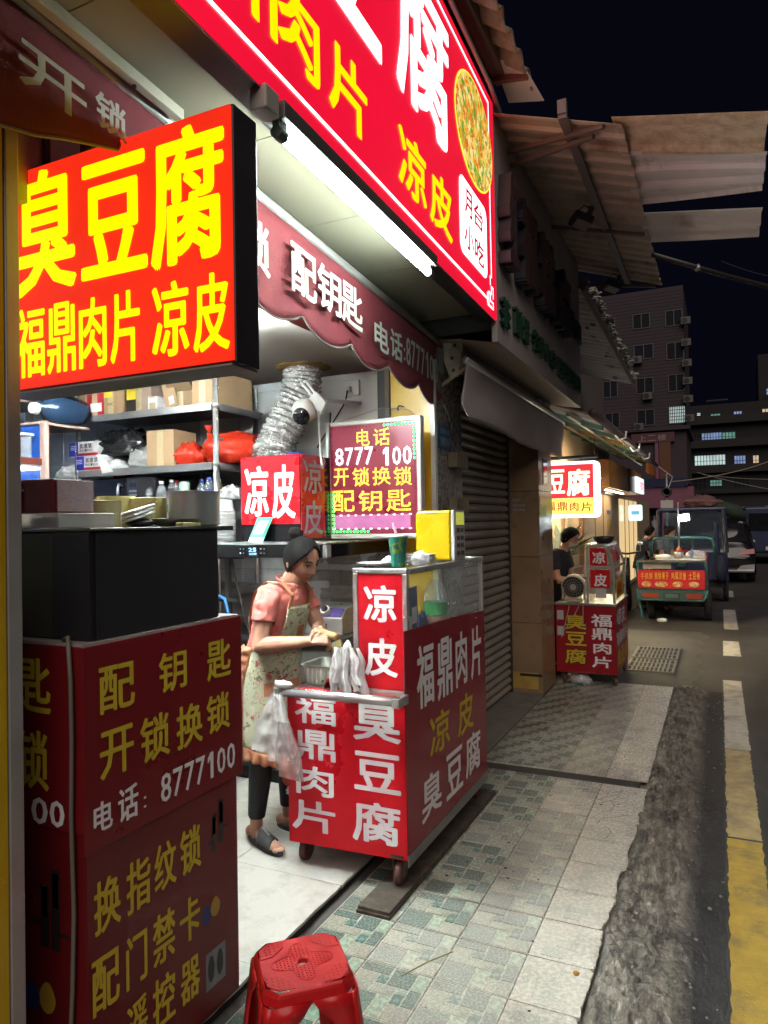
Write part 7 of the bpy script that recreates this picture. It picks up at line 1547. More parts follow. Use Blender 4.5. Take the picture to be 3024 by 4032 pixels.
# farther dark block with lit rooms
a2 = thing("apartment_block", "far dark apartment block with blue-white lit balcony windows", "building", (2, 92, 0))
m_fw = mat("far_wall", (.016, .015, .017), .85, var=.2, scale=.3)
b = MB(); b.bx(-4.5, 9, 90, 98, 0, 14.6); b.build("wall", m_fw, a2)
b = MB(); b.bx(4.4, 9, 91, 98, 14.6, 20); b.build("tower", m_fw, a2)
for z_ in (3.9, 6.7, 9.6, 12.3):
    b = MB(); b.bx(-3.1, 6, 89.2, 90, z_, z_ + .9); b.build("balcony", mat("balcony_wall", (.022, .02, .02), .85, var=.25, scale=.5), a2)
b_ = [(-1.6, .5, 10.3, 11.35, litb, 7), (-2.4, -1.65, 10.3, 11.3, m_win, 3), (.55, 1.9, 10.3, 11.3, litg, 4), (-2.41, .81, 7.43, 8.78, litw, 10), (1.72, 2.87, 7.42, 8.55, litb, 4), (1.78, 2.62, 12.85, 13.6, litb, 3), (4.64, 5.6, 12.75, 13.65, litk, 3), (-2.05, -1.66, 13.4, 13.74, litw, 1), (-.84, .40, 5.2, 5.9, litg, 4), (5.1, 5.6, 15.2, 15.9, litb, 2), (-.6, .4, 12.95, 13.5, litg, 3), (3.6, 4.2, 7.4, 8.5, litk, 2), (-3.0, -1.2, 4.9, 6.2, m_win, 4), (1.6, 3.2, 4.9, 6.2, m_win, 4), (-1.0, 1.2, 15.0, 15.1, m_win, 2)]
for k, (a, c, z0, z1, m_, nb) in enumerate(b_): window(a2, a, c, 89.98, z0, z1, m_, bars=nb, fr=mat("far_bar", (.02, .02, .02), .6), rails=1)
# low building and trees dark mass along the right far side
a3 = thing("low_block", "unlit low building at the far end of the street", "building", (2, 75, 0))
b = MB(); b.bx(-1.6, 9, 76, 84, 0, 3.9); b.build("wall", mat("low_wall", (.02, .02, .02), .85, var=.3, scale=.4), a3)
b = MB(); b.bx(-1.7, 9, 75.6, 84, 3.9, 4.1); b.build("roof_slab", m_fw, a3)
window(a3, 0, 2, 75.98, 1.2, 2.6, m_win, 3); window(a3, 3, 5, 75.98, 1.2, 2.6, litg, 3)
# overhead cables
def cable(lab, pts, r=.02, m_=None):
    b = MB(); b.tube(pts, r, 6); b.build("overhead_cable", m_ or mat("cable_pale", (.30, .28, .26), .6), label=lab, cat="cable", group="overhead cables")
def sag(p, q, d, n=14): p = Vector(p); q = Vector(q); return [p.lerp(q, i / n) - Z * d * 4 * (i / n) * (1 - i / n) for i in range(n + 1)]
cable("pale overhead cable rising to the right edge above the tricycle", sag((-1.0, 17.9, 2.45), (1.9, 30, 3.72), .12), .012, mat("cable_cream", (.5, .44, .34), .6))
cable("thin cable sloping down to the right below the pale one", sag((-.73, 30, 3.35), (2.2, 30, 2.5), .05), .012)
cable("thin cable running level across the far block", sag((-.5, 30, 3.25), (2.4, 30, 2.95), .06), .010)
cable("high cable crossing the night sky at upper right", sag((.3, 30, 11.4), (2.6, 30, 10.3), .1), .010, mat("cable_dark", (.06, .06, .07), .6))
# ============================================================ PEOPLE
def skin_obj(name, mb, m_, parent, voxel, smooth=6):
    o = mb.build(name, m_, parent, smooth=True)
    r = o.modifiers.new("remesh", 'REMESH'); r.mode = 'VOXEL'; r.voxel_size = voxel; r.use_smooth_shade = True
    if smooth:
        s = o.modifiers.new("smooth", 'SMOOTH'); s.factor = .5; s.iterations = smooth
    return o
def ringloft(mb, rings, n=24, M=None, cap=True):
    """rings: (cx, cy, cz, rx, ry) horizontal ellipses"""
    v = []
    for cx, cy, cz, rx, ry in rings:
        for j in range(n):
            a = 2 * math.pi * j / n; p = Vector((cx + rx * math.cos(a), cy + ry * math.sin(a), cz)); v.append(M @ p if M else p)
    k = len(rings); f = [(i * n + j, i * n + (j + 1) % n, (i + 1) * n + (j + 1) % n, (i + 1) * n + j) for i in range(k - 1) for j in range(n)]
    if cap: f += [tuple(range(n))[::-1], tuple(range((k - 1) * n, k * n))]
    mb.add(v, f)
def g_(x, s): return math.exp(-(x / s) ** 2)
def head_pt(th, ph, grow=0, face=True):
    d = Vector((math.sin(th) * math.cos(ph), math.sin(th) * math.sin(ph), math.cos(th)))
    x = d.x * .092; y = d.y * .074; z = d.z * .112
    if z < 0:
        t = -z / .112; y *= 1 - .30 * t ** 1.6; x *= 1 - .12 * t ** 2
        if x > 0: x += .012 * t ** 2
        else: x *= 1 - .25 * t
    else: x *= 1.03; y *= 1.03
    if face and d.x > 0:
        fz = d.x
        x -= .006 * g_(y, .06) * g_(z - .02, .05)                     # flatter face
        x += .021 * g_(y, .011) * g_(z + .022, .017) + .009 * g_(y, .008) * g_(z - .005, .022)   # nose
        x += .005 * g_(abs(y) - .012, .008) * g_(z + .028, .009)
        x -= .008 * g_(abs(y) - .030, .014) * g_(z - .010, .011)      # eye sockets
        x += .004 * g_(abs(y) - .028, .02) * g_(z - .030, .008)       # brow
        x += .006 * g_(y, .020) * g_(z + .058, .007) + .005 * g_(y, .018) * g_(z + .069, .006) - .003 * g_(y, .018) * g_(z + .0635, .003)   # lips
        x += .006 * g_(y, .018) * g_(z + .095, .012)                  # chin
        x += .005 * g_(abs(y) - .042, .018) * g_(z + .025, .02)       # cheeks
    s = 1 + grow
    return Vector((x, y, z)) + d * grow * .09
def add_head(mb, M, nth=40, nph=56):
    v = [M @ head_pt(math.pi * i / nth, 2 * math.pi * j / nph) for i in range(nth + 1) for j in range(nph)]
    mb.add(v, [(i * nph + j, i * nph + (j + 1) % nph, (i + 1) * nph + (j + 1) % nph, (i + 1) * nph + j) for i in range(nth) for j in range(nph)])
    for sy in (-1, 1):   # ears
        mb.add(*ear(M, sy))
def ear(M, sy):
    b = MB(); b.blob((-.008, sy * .078, -.006), (.018, .009, .030), 14, 0); return [M @ Vector(p) for p in b.v], b.f
def hair_cap(M, m_, par, line=.052, seed=0, bun=None, sweep=True):
    b = MB(); nth, nph = 34, 56; v = []
    for i in range(nth + 1):
        for j in range(nph):
            ph = 2 * math.pi * j / nph; back = (1 - math.cos(ph)) / 2      # 0 at the face, 1 behind
            lim = .27 + .71 * min(1, back * 1.75) ** .85
            if .10 < back < .42: lim -= .05 * math.sin((back - .10) / .32 * math.pi)
            th = math.pi * lim * .70 * i / nth
            strand = .012 * math.sin(j * 2.7 + i * .25) * .25
            v.append(M @ head_pt(th, ph, .055 + strand * (1 if i > 3 else 0), face=False))
    b.add(v, [(i * nph + j, i * nph + (j + 1) % nph, (i + 1) * nph + (j + 1) % nph, (i + 1) * nph + j) for i in range(nth) for j in range(nph)])
    o = b.build("hair", m_, par, smooth=True); q = o.modifiers.new("t", 'SOLIDIFY'); q.thickness = .008; q.offset = -1
    if bun:
        bb = MB(); bb.blob((0, 0, 0), bun[1], 22, .16, 3, seed + 3); bb.v = [tuple(M @ (Vector(p) + Vector(bun[0]))) for p in bb.v]
        bb.build("hair_bun", m_, o, smooth=True)
    return o
def face_bits(M, par, m_lip, mask=False):
    for sy in (-1, 1):
        def on(y, z, out): 
            best = min((abs(head_pt(t_ * .01, p_ * .01).y - y) + abs(head_pt(t_ * .01, p_ * .01).z - z), t_, p_) for t_ in range(90, 230, 4) for p_ in range(-80, 81, 4))
            p = head_pt(best[1] * .01, best[2] * .01); return Vector((p.x + out, y, z))
        c = on(sy * .031, .008, .0)
        b = MB(); b.blob(M @ (c - Vector((.004, 0, 0))), (.008, .008, .008), 12, 0); b.build("eye", mat("eye_white", (.5, .47, .43), .2), par, smooth=True)
        b = MB(); q = on(sy * .0315, .006, .0045); b.blob(M @ q, (.0042, .0042, .0042), 8, 0); b.build("iris", mat("iris_dark", (.012, .008, .006), .15), par, smooth=True)
        pts = [M @ on(sy * (.016 + .031 * t), .0145 - .010 * (t - .5) ** 2 * 4 * .5, .003) for t in (0, .25, .5, .75, 1)]
        b = MB(); b.tube(pts, [.001, .0024, .0028, .0024, .001], 6); b.build("eyelid", mat("lash_line", (.04, .02, .015), .6), par)
        pts = [M @ on(sy * (.014 + .036 * t), .030 + .005 * math.sin(t * 3.14), .0025) for t in (0, .25, .5, .75, 1)]
        b = MB(); b.tube(pts, [.002, .0034, .0032, .0024, .001], 6); b.build("eyebrow", mat("brow", (.03, .02, .018), .8), par)
    if not mask:
        pts = [M @ (Vector((0, y_, 0)) + Vector((head_pt(math.acos(-.0635 / .112), y_ / .08).x + .001, 0, -.0628 + .0015 * math.cos(y_ * 120)))) for y_ in (-.021, -.012, -.004, .004, .012, .021)]
        b = MB(); b.tube(pts, [.0012, .0042, .005, .005, .0042, .0012], 8); b.build("lips", m_lip, par, smooth=True)
def hand(mb, wrist, fwd, palm_n, curl, spread=.0, thumb_side=1, s=1.0):
    """palm plus five bent fingers; curl in radians per joint"""
    wrist = Vector(wrist); f = Vector(fwd).normalized(); n = Vector(palm_n); n = (n - f * n.dot(f)).normalized(); sd = f.cross(n).normalized() * thumb_side
    for k in range(7):
        t = k / 6; c = wrist + f * (.008 + .075 * t) * s
        for q in (-1, -.33, .33, 1): mb.blob(c + sd * q * (.020 + .012 * t) * s, (.0125 * s, .0125 * s, .0125 * s), 8, 0)
    for i, (off, ln_) in enumerate(((.032, .068), (.0115, .076), (-.0105, .071), (-.031, .056))):
        p = wrist + f * .080 * s + sd * off * s; d = f.copy(); pts = [p - f * .01 * s, p]
        for seg, fr_ in enumerate((.45, .32, .23)):
            d = (Matrix.Rotation(curl * (1, 1.15, .8)[seg], 3, -sd * thumb_side * 1.0) @ d) if False else (d * math.cos(curl * (1, 1.15, .8)[seg]) + n * math.sin(curl * (1, 1.15, .8)[seg]) * 1.0)
            d.normalize(); nn = n - f * 0; p = p + d * ln_ * fr_ * s; pts.append(p)
            n_keep = n; n = (n - d * n.dot(d)).normalized() if (n - d * n.dot(d)).length > .05 else (-f)
        n = Vector(palm_n); n = (n - f * n.dot(f)).normalized()
        mb.tube(pts, [.0086 * s, .0082 * s, .0078 * s, .0072 * s, .0058 * s], 9); mb.blob(pts[-1], (.0064 * s,) * 3, 7, 0)
    p = wrist + f * .022 * s + sd * .030 * s; d1 = (f * .75 + sd * .55 + n * .35).normalized(); d2 = (f * .85 + n * .55 - sd * .1).normalized()
    q1 = p + d1 * .036 * s; q2 = q1 + d2 * .028 * s; q3 = q2 + (d2 * .8 + n * .3).normalized() * .020 * s
    mb.tube([wrist + f * .012 * s + sd * .016 * s, p, q1, q2, q3], [.014 * s, .0135 * s, .0108 * s, .0095 * s, .007 * s], 9); mb.blob(q3, (.0068 * s,) * 3, 7, 0)

m_skin = mat("skin", (.50, .275, .185), .46, var=.16, scale=22, bump=.12, bscale=260, sub=.08, dirt=(.46, .19, .13), dscale=9, damt=.3)
m_skin.node_tree.nodes["Principled BSDF"].inputs["Subsurface Radius"].default_value = (.012, .005, .003); m_skin.node_tree.nodes["Principled BSDF"].inputs["Subsurface Scale"].default_value = 1.0
m_hair = mat("black_hair", (.0045, .004, .004), .6, var=.5, scale=60, bump=.6, bscale=220, spec=.12)
m_lipm = mat("lip", (.36, .13, .11), .4)

def crease(o, amt, size):
    t = bpy.data.textures.new("folds", 'CLOUDS'); t.noise_scale = size; t.noise_depth = 3; t.noise_type = 'HARD_NOISE'
    d = o.modifiers.new("folds", 'DISPLACE'); d.texture = t; d.strength = amt; d.mid_level = .35; d.texture_coords = 'LOCAL'
    return o
def hair_strands(M, m_, par, bunc, n=230, seed=1):
    rr = random.Random(seed); b = MB(); bc = Vector(bunc)
    tb = math.acos(max(-1, min(1, bc.z / .12))); pb = math.pi
    for k in range(n):
        ph = 2 * math.pi * k / n + rr.uniform(-.02, .02); back = (1 - math.cos(ph)) / 2
        lim = .27 + .71 * min(1, back * 1.75) ** .85
        if .10 < back < .42: lim -= .05 * math.sin((back - .10) / .32 * math.pi)
        th0 = math.pi * lim * .70 * rr.uniform(.93, 1.015); p0 = head_pt(th0, ph, .05, face=False); pts = []
        d0 = p0.normalized(); d1 = bc.normalized()
        for i in range(11):
            t = i / 10; d = (d0 * (1 - t) + d1 * t + Vector((0, 0, .25 * t * (1 - t)))).normalized()
            th = math.acos(max(-1, min(1, d.z))); phh = math.atan2(d.y, d.x)
            pts.append(M @ (head_pt(th, phh, .070 + .02 * math.sin(3.14 * t) + rr.uniform(-.004, .006), face=False)))
        b.tube(pts, [.0012] + [.0021] * 9 + [.0012], 4)
    for k in range(26):   # loose wisps
        ph = rr.choice((-1, 1)) * rr.uniform(.5, 1.9); p = head_pt(1.05 + .1 * rr.random(), ph, .05, face=False); q = p + Vector((rr.uniform(-.03, .01), rr.uniform(-.012, .012), -rr.uniform(.03, .07)))
        b.tube([M @ p, M @ (p.lerp(q, .5) + Vector((0, math.copysign(.006, p.y), 0))), M @ q], [.0008, .0007, .0003], 3)
    b.build("hair_strands", m_, par, smooth=True)
# ---------------------------------------------------------------- the cook
wm = thing("person", "woman in coral T-shirt and floral apron grating food at the near cart", "person", (-2.08, 3.04, .03))
TH = R(4); MW = Matrix.Translation((-2.065, 3.04, .03)) @ Matrix.Rotation(TH, 4, 'Z')
L = lambda *p: MW @ Vector(p)
MH = MW @ Matrix.Translation((.165, -.0, 1.392)) @ Matrix.Rotation(R(-17), 4, 'Z') @ Matrix.Rotation(R(25), 4, 'Y') @ Matrix.Rotation(R(6), 4, 'X')
sk = MB()
add_head(sk, MH)
sk.tube([L(.085, 0, 1.24), L(.105, 0, 1.285), L(.135, 0, 1.33), L(.152, 0, 1.365)], [.062, .054, .050, .052], 18)
sk.tube([L(.02, 0, .86), L(.035, 0, 1.0), L(.06, 0, 1.15), L(.08, 0, 1.25)], [.09, .085, .09, .07], 16)
SR, ER, WR = (.055, -.155, 1.225), (.045, -.215, .992), (.300, -.190, 1.022)
SL, EL, WL = (.075, .155, 1.225), (.175, .165, 1.025), (.272, -.035, 1.05)
for (s_, e_, w_) in ((SR, ER, WR), (SL, EL, WL)):
    s_, e_, w_ = Vector(s_), Vector(e_), Vector(w_)
    sk.tube([L(*(s_ + Vector((-.0, -s_.y * .5, 0)))), L(*s_), L(*s_.lerp(e_, .35)), L(*s_.lerp(e_, .75)), L(*e_)], [.046, .048, .046, .041, .037], 14)
    sk.blob(L(*e_), (.037, .037, .037), 12, 0)
    sk.tube([L(*e_), L(*e_.lerp(w_, .25)), L(*e_.lerp(w_, .6)), L(*e_.lerp(w_, .9)), L(*(w_ + (w_ - e_).normalized() * .015))], [.037, .040, .034, .026, .024], 14)
hand(sk, L(*WR), MW.to_3x3() @ Vector((.86, .45, .04)), MW.to_3x3() @ Vector((-.2, .35, -.9)), .85, thumb_side=1, s=.95)
hand(sk, L(*WL), MW.to_3x3() @ Vector((.62, -.78, -.05)), MW.to_3x3() @ Vector((.2, -.3, -.92)), .8, thumb_side=-1, s=.92)
for (hp, kn, an) in (((-.045, -.085, .80), (-.02, -.10, .44), (-.055, -.105, .07)), ((-.04, .085, .80), (.02, .09, .44), (.02, .085, .07))):
    sk.tube([L(*hp), L(*Vector(hp).lerp(Vector(kn), .5)), L(*kn), L(*Vector(kn).lerp(Vector(an), .35)), L(*Vector(an) + Vector((0, 0, .06))) if False else L(an[0], an[1], an[2] + .06), L(*an)], [.07, .06, .045, .046, .033, .031], 12)
    yaw = -.50 if an[1] < 0 else -.10
    for t, r_, zz in ((-.045, .030, .040), (0, .034, .045), (.05, .036, .040), (.10, .038, .032), (.145, .036, .028)):
        sk.blob(L(an[0] + t, an[1] + yaw * t, zz), (r_, r_, min(r_, zz - .006)), 12, 0)
    for q, (o_, l_) in enumerate(((-.024, .182), (-.010, .192), (.003, .188), (.016, .180), (.029, .170))):
        o_ = o_ if an[1] > 0 else -o_
        sk.blob(L(an[0] + l_, an[1] + yaw * l_ + o_, .026), (.017, .0085, .010), 10, 0)
body = skin_obj("body", sk, m_skin, wm, .0030, 3)
hc = hair_cap(MH, m_hair, wm, bun=((-.082, .0, .108), (.040, .038, .034)))
hair_strands(MH, m_hair, hc, (-.075, 0, .095))
face_bits(MH, wm, m_lipm)
# T-shirt
m_tee = mat("coral_cotton", (.70, .205, .17), .9, var=.10, scale=9, bump=.55, bscale=17)
ts = MB()
ringloft(ts, [(-.045, 0, .80, .145, .165), (-.02, 0, .92, .130, .150), (.01, 0, 1.02, .123, .148), (.035, 0, 1.12, .126, .155), (.055, 0, 1.20, .112, .152), (.072, 0, 1.25, .088, .125), (.088, 0, 1.283, .064, .076)], 28, MW)
for (s_, e_) in ((SR, ER), (SL, EL)):
    s_, e_ = Vector(s_), Vector(e_)
    ts.tube([L(s_.x, s_.y * .55, s_.z + .005), L(s_.x, s_.y * .9, s_.z + .005), L(*s_.lerp(e_, .18)), L(*s_.lerp(e_, .52))], [.056, .060, .061, .061], 16)
crease(skin_obj("t_shirt", ts, m_tee, wm, .0060, 3), .013, .06)
b = MB()
pts = [L(.094 + .062 * math.cos(a), .072 * math.sin(a), 1.285 - .028 * math.cos(a)) for a in (2 * math.pi * i / 24 for i in range(25))]
b.tube(pts, .006, 6); b.build("neckline", m_tee, wm, smooth=True)
# leggings
lg = MB(); ringloft(lg, [(-.05, 0, .90, .12, .15), (-.05, 0, .80, .138, .168), (-.045, 0, .70, .12, .16)], 24, MW)
for (hp, kn, an) in (((-.045, -.085, .78), (-.02, -.10, .44), (-.055, -.105, .12)), ((-.04, .085, .78), (.02, .09, .44), (.02, .085, .12))):
    lg.tube([L(*hp), L(*Vector(hp).lerp(Vector(kn), .5)), L(*kn), L(*Vector(kn).lerp(Vector(an), .4)), L(*an)], [.088, .075, .058, .057, .043], 16)
skin_obj("leggings", lg, mat("black_leggings", (.014, .014, .016), .85, var=.3, scale=12, bump=.35, bscale=25), wm, .0085, 4)
# slippers
m_slp = mat("black_slipper", (.016, .016, .018), .55, var=.3, scale=20)
for (an, yaw) in (((-.055, -.105), -.50), ((.02, .085), -.10)):
    out = []
    for i in range(28):
        a = 2 * math.pi * i / 28; lx = .065 + .137 * math.cos(a); wy = .048 * math.sin(a) * (1 + .12 * math.cos(a)); out.append(L(an[0] + lx, an[1] + yaw * lx + wy, .001))
    b = MB(); b.prism(out, (0, 0, .026)); so = b.build("slipper_sole", m_slp, wm, bevel=.006)
    def strap(a, c, an=an, yaw=yaw):
        lx = .035 + .10 * c; ang = math.pi * a; r_ = .049
        return L(an[0] + lx, an[1] + yaw * lx + r_ * math.cos(ang), .020 + (.062 - .022 * c) * math.sin(ang))
    b = MB(); b.grid(14, 6, strap); o = b.build("slipper_strap", m_slp, so, smooth=True); q = o.modifiers.new("t", 'SOLIDIFY'); q.thickness = .007
    b = MB(); b.grid(2, 4, lambda a, c, an=an, yaw=yaw: L(an[0] + .045 + .06 * c, an[1] + yaw * (.045 + .06 * c) - .008 + .016 * a, .0875 - .0215 * c)); b.build("strap_tag", mat("tag_grey", (.25, .25, .24), .4), so)
# apron
m_flo = pattern("floral_cotton", [(.42, .10, .10), (.55, .36, .30), (.20, .22, .13), (.60, .56, .46), (.5, .22, .18), (.38, .40, .28)], 34, .85, base=(.50, .52, .36), thr=.44, bump=.25)
m_dot = pattern("polka_orange", [(.66, .50, .38)], 95, .85, base=(.52, .20, .105), thr=.22, bump=.2)
MATS["polka_orange"].node_tree.nodes["Voronoi Texture"].inputs["Randomness"].default_value = 0
def torso_r(z):
    k = [(.40, -.035, .180, .188), (.55, -.04, .170, .184), (.70, -.045, .160, .178), (.80, -.045, .155, .173), (.92, -.02, .141, .160), (1.02, .01, .134, .157), (1.12, .035, .138, .163), (1.20, .055, .124, .160)]
    for a, c in zip(k, k[1:]):
        if z <= c[0]:
            t = max(0, (z - a[0]) / (c[0] - a[0])); return [a[i] * (1 - t) + c[i] * t for i in (1, 2, 3)]
    return k[-1][1:]
def ap_pt(ang, z, out=0):
    cx, rx, ry = torso_r(z); w = 1 + out + .012 * math.sin(ang * 9) * max(0, (1.0 - z)) * 1.5
    return L(cx + rx * w * math.cos(ang), ry * w * math.sin(ang), z)
def skirt(a, c):
    ang = R(-98 + 215 * a); z = .965 - (.50 + .02 * math.cos(ang)) * c; hem = .07 * (abs(ang) / 2.2) ** 3 * c
    return ap_pt(ang, z + hem, .045 + .03 * c)
b = MB(); b.grid(56, 22, skirt); apn = b.build("apron", m_flo, wm, smooth=True); q = apn.modifiers.new("t", 'SOLIDIFY'); q.thickness = .003
def bib(a, c):
    hw = 44 - 8 * c; ang = R(-hw - 6 + 2 * hw * a); return ap_pt(ang, .955 + .215 * c, .045 + .01 * math.sin(a * 9) * .3)
b = MB(); b.grid(26, 12, bib); bi = b.build("bib", m_flo, apn, smooth=True); q = bi.modifiers.new("t", 'SOLIDIFY'); q.thickness = .003
def ruffle(path, depth, par, wave, nm="ruffle"):
    b = MB(); n = len(path) - 1
    def f(a, c):
        i = min(n - 1, int(a * n)); t = a * n - i; p = path[i][0].lerp(path[i + 1][0], t); d = path[i][1].lerp(path[i + 1][1], t); o_ = path[i][2].lerp(path[i + 1][2], t)
        return p + d * depth * c + o_ * (.014 * math.sin(a * wave) * c + .004)
    b.grid(n * 3, 4, f); o = b.build(nm, m_dot, par, smooth=True); q = o.modifiers.new("t", 'SOLIDIFY'); q.thickness = .002
hem = []
for i in range(57):
    p = Vector(skirt(i / 56, 1)); up_ = Vector(skirt(i / 56, .9)); ctr = L(-.045, 0, p.z - .0); o_ = (p - ctr); o_.z = 0; o_.normalize(); hem.append((p, (p - up_).normalized(), o_))
ruffle(hem, .058, apn, 95)
for side in (0, 1):
    ed = []
    for i in range(21):
        c = i / 20; p = Vector(skirt(side, c)); inn = Vector(skirt(.04 if side == 0 else .96, c)); d = (p - inn).normalized(); ctr = L(-.045, 0, p.z); o_ = (p - ctr); o_.z = 0; ed.append((p, d, o_.normalized()))
    ruffle(ed, .055, apn, 60)
# waistband, straps, patch
b = MB(); pts = [ap_pt(R(-150 + 300 * i / 40), .962, .052) for i in range(41)]; b.tube(pts, .011, 6, flat=.5); b.build("waistband", m_dot, apn, smooth=True)
for sy in (-1, 1):
    pts = [ap_pt(R(-6 + sy * 34), 1.16, .055), L(.165, sy * .10, 1.225), L(.115, sy * .105, 1.285), L(.03, sy * .11, 1.292), L(-.045, sy * .10, 1.24), L(-.095, sy * .07, 1.12), L(-.125, sy * .02 + .0, .98)]
    b = MB()
    for p, q2 in zip(pts, pts[1:]):
        s2_ = Vector(MW.to_3x3() @ Vector((0, .016, 0)))
        b.add([p - s2_, p + s2_, q2 + s2_, q2 - s2_], [(0, 1, 2, 3)])
    o = b.build("strap", m_dot, apn); q = o.modifiers.new("t", 'SOLIDIFY'); q.thickness = .004
def patchf(a0, a1, z0, z1, m_, nm, out):
    b = MB(); b.grid(6, 3, lambda a, c: ap_pt(R(a0 + (a1 - a0) * a), z0 + (z1 - z0) * c, out)); return b.build(nm, m_, apn, smooth=True)
patchf(-62, 10, .735, .80, m_dot, "pocket_band", .085); patchf(-48, -22, .750, .788, mat("cloth_label", (.5, .46, .36), .8), "cloth_label", .095)
patchf(-14, 6, 1.0, 1.07, m_dot, "applique", .062); patchf(6, 20, 1.01, 1.05, mat("pale_applique", (.6, .55, .46), .85), "applique", .062)
# ---- grater in her hands
gr = thing("grater", "wooden-handled metal grater held over the white tray", "grater", (-1.65, 2.9, 1.0))
b = MB(); p0 = L(.29, -.08, 1.05); p1 = L(.42, -.135, 1.038); pts = [p0.lerp(p1, i / 14) for i in range(15)]; b.tube(pts, [.017 + .0022 * (i % 2) for i in range(15)], 12); b.build("handle", mat("ribbed_wood", (.33, .20, .085), .6, var=.25, scale=30), gr, smooth=True)
c0 = L(.425, -.15, 1.0); M3 = MW.to_3x3(); ax = (M3 @ Vector((.30, -.1, -.80))).normalized(); sd = (M3 @ Vector((.75, -.45, .43))).normalized(); sd = (sd - ax * sd.dot(ax)).normalized(); nr = ax.cross(sd)
b = MB(); b.prism([c0 - sd * .05 - ax * .02, c0 + sd * .05 - ax * .02, c0 + sd * .045 + ax * .09, c0 - sd * .045 + ax * .09], nr * .012); b.build("frame", mat("old_wood", (.25, .20, .08), .7, var=.3, scale=20), gr, bevel=.003)
b = MB(); b.prism([c0 - sd * .038 - ax * .01 - nr * .002, c0 + sd * .038 - ax * .01 - nr * .002, c0 + sd * .035 + ax * .08 - nr * .002, c0 - sd * .035 + ax * .08 - nr * .002], -nr * .002); bl = b.build("blade", m_steel, gr)
for i in range(6):
    for j in range(3):
        c = c0 - sd * .025 + sd * .025 * j + ax * .013 * i - nr * .005; bb = MB(); bb.blob(c, (.006, .006, .006), 6, 0); bb.build("tooth", m_chr, bl)

# ---------------------------------------------------------------- other people (smaller in view)
def simple_person(label, loc, yaw, shirt, pants, lean=.1, arms=.9, scale=1.0, mask=False, hairk="cap", pitch=18, group=None, bun=None):
    t = thing("person", label, "person", loc, group)
    M = Matrix.Translation(loc) @ Matrix.Rotation(yaw, 4, 'Z') @ Matrix.Scale(scale, 4); Q = lambda *p: M @ Vector(p)
    H = M @ Matrix.Translation((lean + .10, 0, 1.45)) @ Matrix.Rotation(R(pitch), 4, 'Y')
    s_ = MB(); add_head(s_, H, 28, 40)
    s_.tube([Q(lean * .8, 0, 1.25), Q(lean + .05, 0, 1.36), Q(lean + .08, 0, 1.41)], [.065, .052, .052], 14)
    s_.tube([Q(0, 0, .85), Q(lean * .5, 0, 1.1), Q(lean * .8, 0, 1.27)], [.09, .09, .07], 12)
    for sy in (-1, 1):
        S_, E_, W_ = Vector((lean * .8, sy * .185, 1.28)), Vector((lean * .8 + .06, sy * .23, 1.02)), Vector((lean + .06 + .26 * arms, sy * .10, 1.0))
        s_.tube([Q(lean * .8, 0, 1.26), Q(*S_), Q(*E_)], [.05, .05, .04], 12); s_.tube([Q(*E_), Q(*E_.lerp(W_, .4)), Q(*W_)], [.041, .040, .027], 12)
        d = (W_ - E_).normalized(); hand(s_, Q(*W_), M.to_3x3() @ d, M.to_3x3() @ Vector((0, 0, -1)), .5, thumb_side=-sy, s=.95 * scale)
        s_.tube([Q(0, sy * .09, .85), Q(.01, sy * .10, .45), Q(-.02, sy * .10, .07)], [.07, .05, .035], 12)
        for k in range(5): s_.blob(Q(-.05 + .05 * k, sy * .10, .04), (.036, .036, .032), 10, 0)
    skin_obj("body", s_, m_skin, t, .008 * scale, 3)
    hair_cap(H, m_hair, t, bun=bun)
    face_bits(H, t, m_lipm, mask)
    c_ = MB(); ringloft(c_, [(-.03, 0, .80, .14, .18), (lean * .4, 0, 1.05, .13, .175), (lean * .7, 0, 1.20, .13, .19), (lean * .85, 0, 1.29, .10, .16), (lean * .95, 0, 1.335, .065, .08)], 24, M)
    for sy in (-1, 1): c_.tube([Q(lean * .8, sy * .09, 1.29), Q(lean * .8, sy * .19, 1.285), Q(lean * .8 + .035, sy * .215, 1.12)], [.068, .07, .066], 14)
    skin_obj("shirt", c_, shirt, t, .012, 4)
    l_ = MB(); ringloft(l_, [(-.03, 0, .92, .12, .16), (-.03, 0, .78, .135, .175)], 20, M)
    for sy in (-1, 1): l_.tube([Q(-.01, sy * .09, .82), Q(.01, sy * .10, .45), Q(-.02, sy * .10, .10)], [.092, .07, .055], 14)
    skin_obj("trousers", l_, pants, t, .012, 3)
    for sy in (-1, 1):
        b = MB(); b.blob(Q(.05, sy * .10, .035), (.15, .06, .038), 14, 0, flat=loc[2]); b.v = [tuple(p) for p in b.v]; b.build("shoe", m_slp, t, smooth=True)
    if mask:
        b = MB()
        def mk(a, c):
            z_ = -.020 - .076 * c; p = head_pt(math.acos(max(-.98, min(.98, z_ / .112))), -1.3 + 2.6 * a); return H @ (p + p.normalized() * .006 + Vector((.006, 0, 0)))
        b.grid(12, 8, mk); b.build("face_mask", mat("mask_white", (.55, .54, .52), .8), t, smooth=True)
    return t
m_dk = mat("navy_shirt", (.018, .02, .035), .85, var=.2, bump=.3, bscale=20); m_dkp = mat("dark_trousers", (.02, .02, .022), .85, bump=.3, bscale=20)
m_gry = mat("patterned_shirt", (.10, .11, .13), .85, var=.5, scale=40)
simple_person("vendor in dark shirt and white face mask behind the farther cart", (-1.64, 7.62, -.02), R(-8), m_dk, m_dkp, lean=.12, arms=.9, scale=.985, mask=True, pitch=26)
simple_person("person in black leaning by the left side of the teal tricycle", (-1.28, 13.6, GZ), R(20), m_dk, m_dkp, lean=.06, arms=.7, scale=.96, pitch=10)
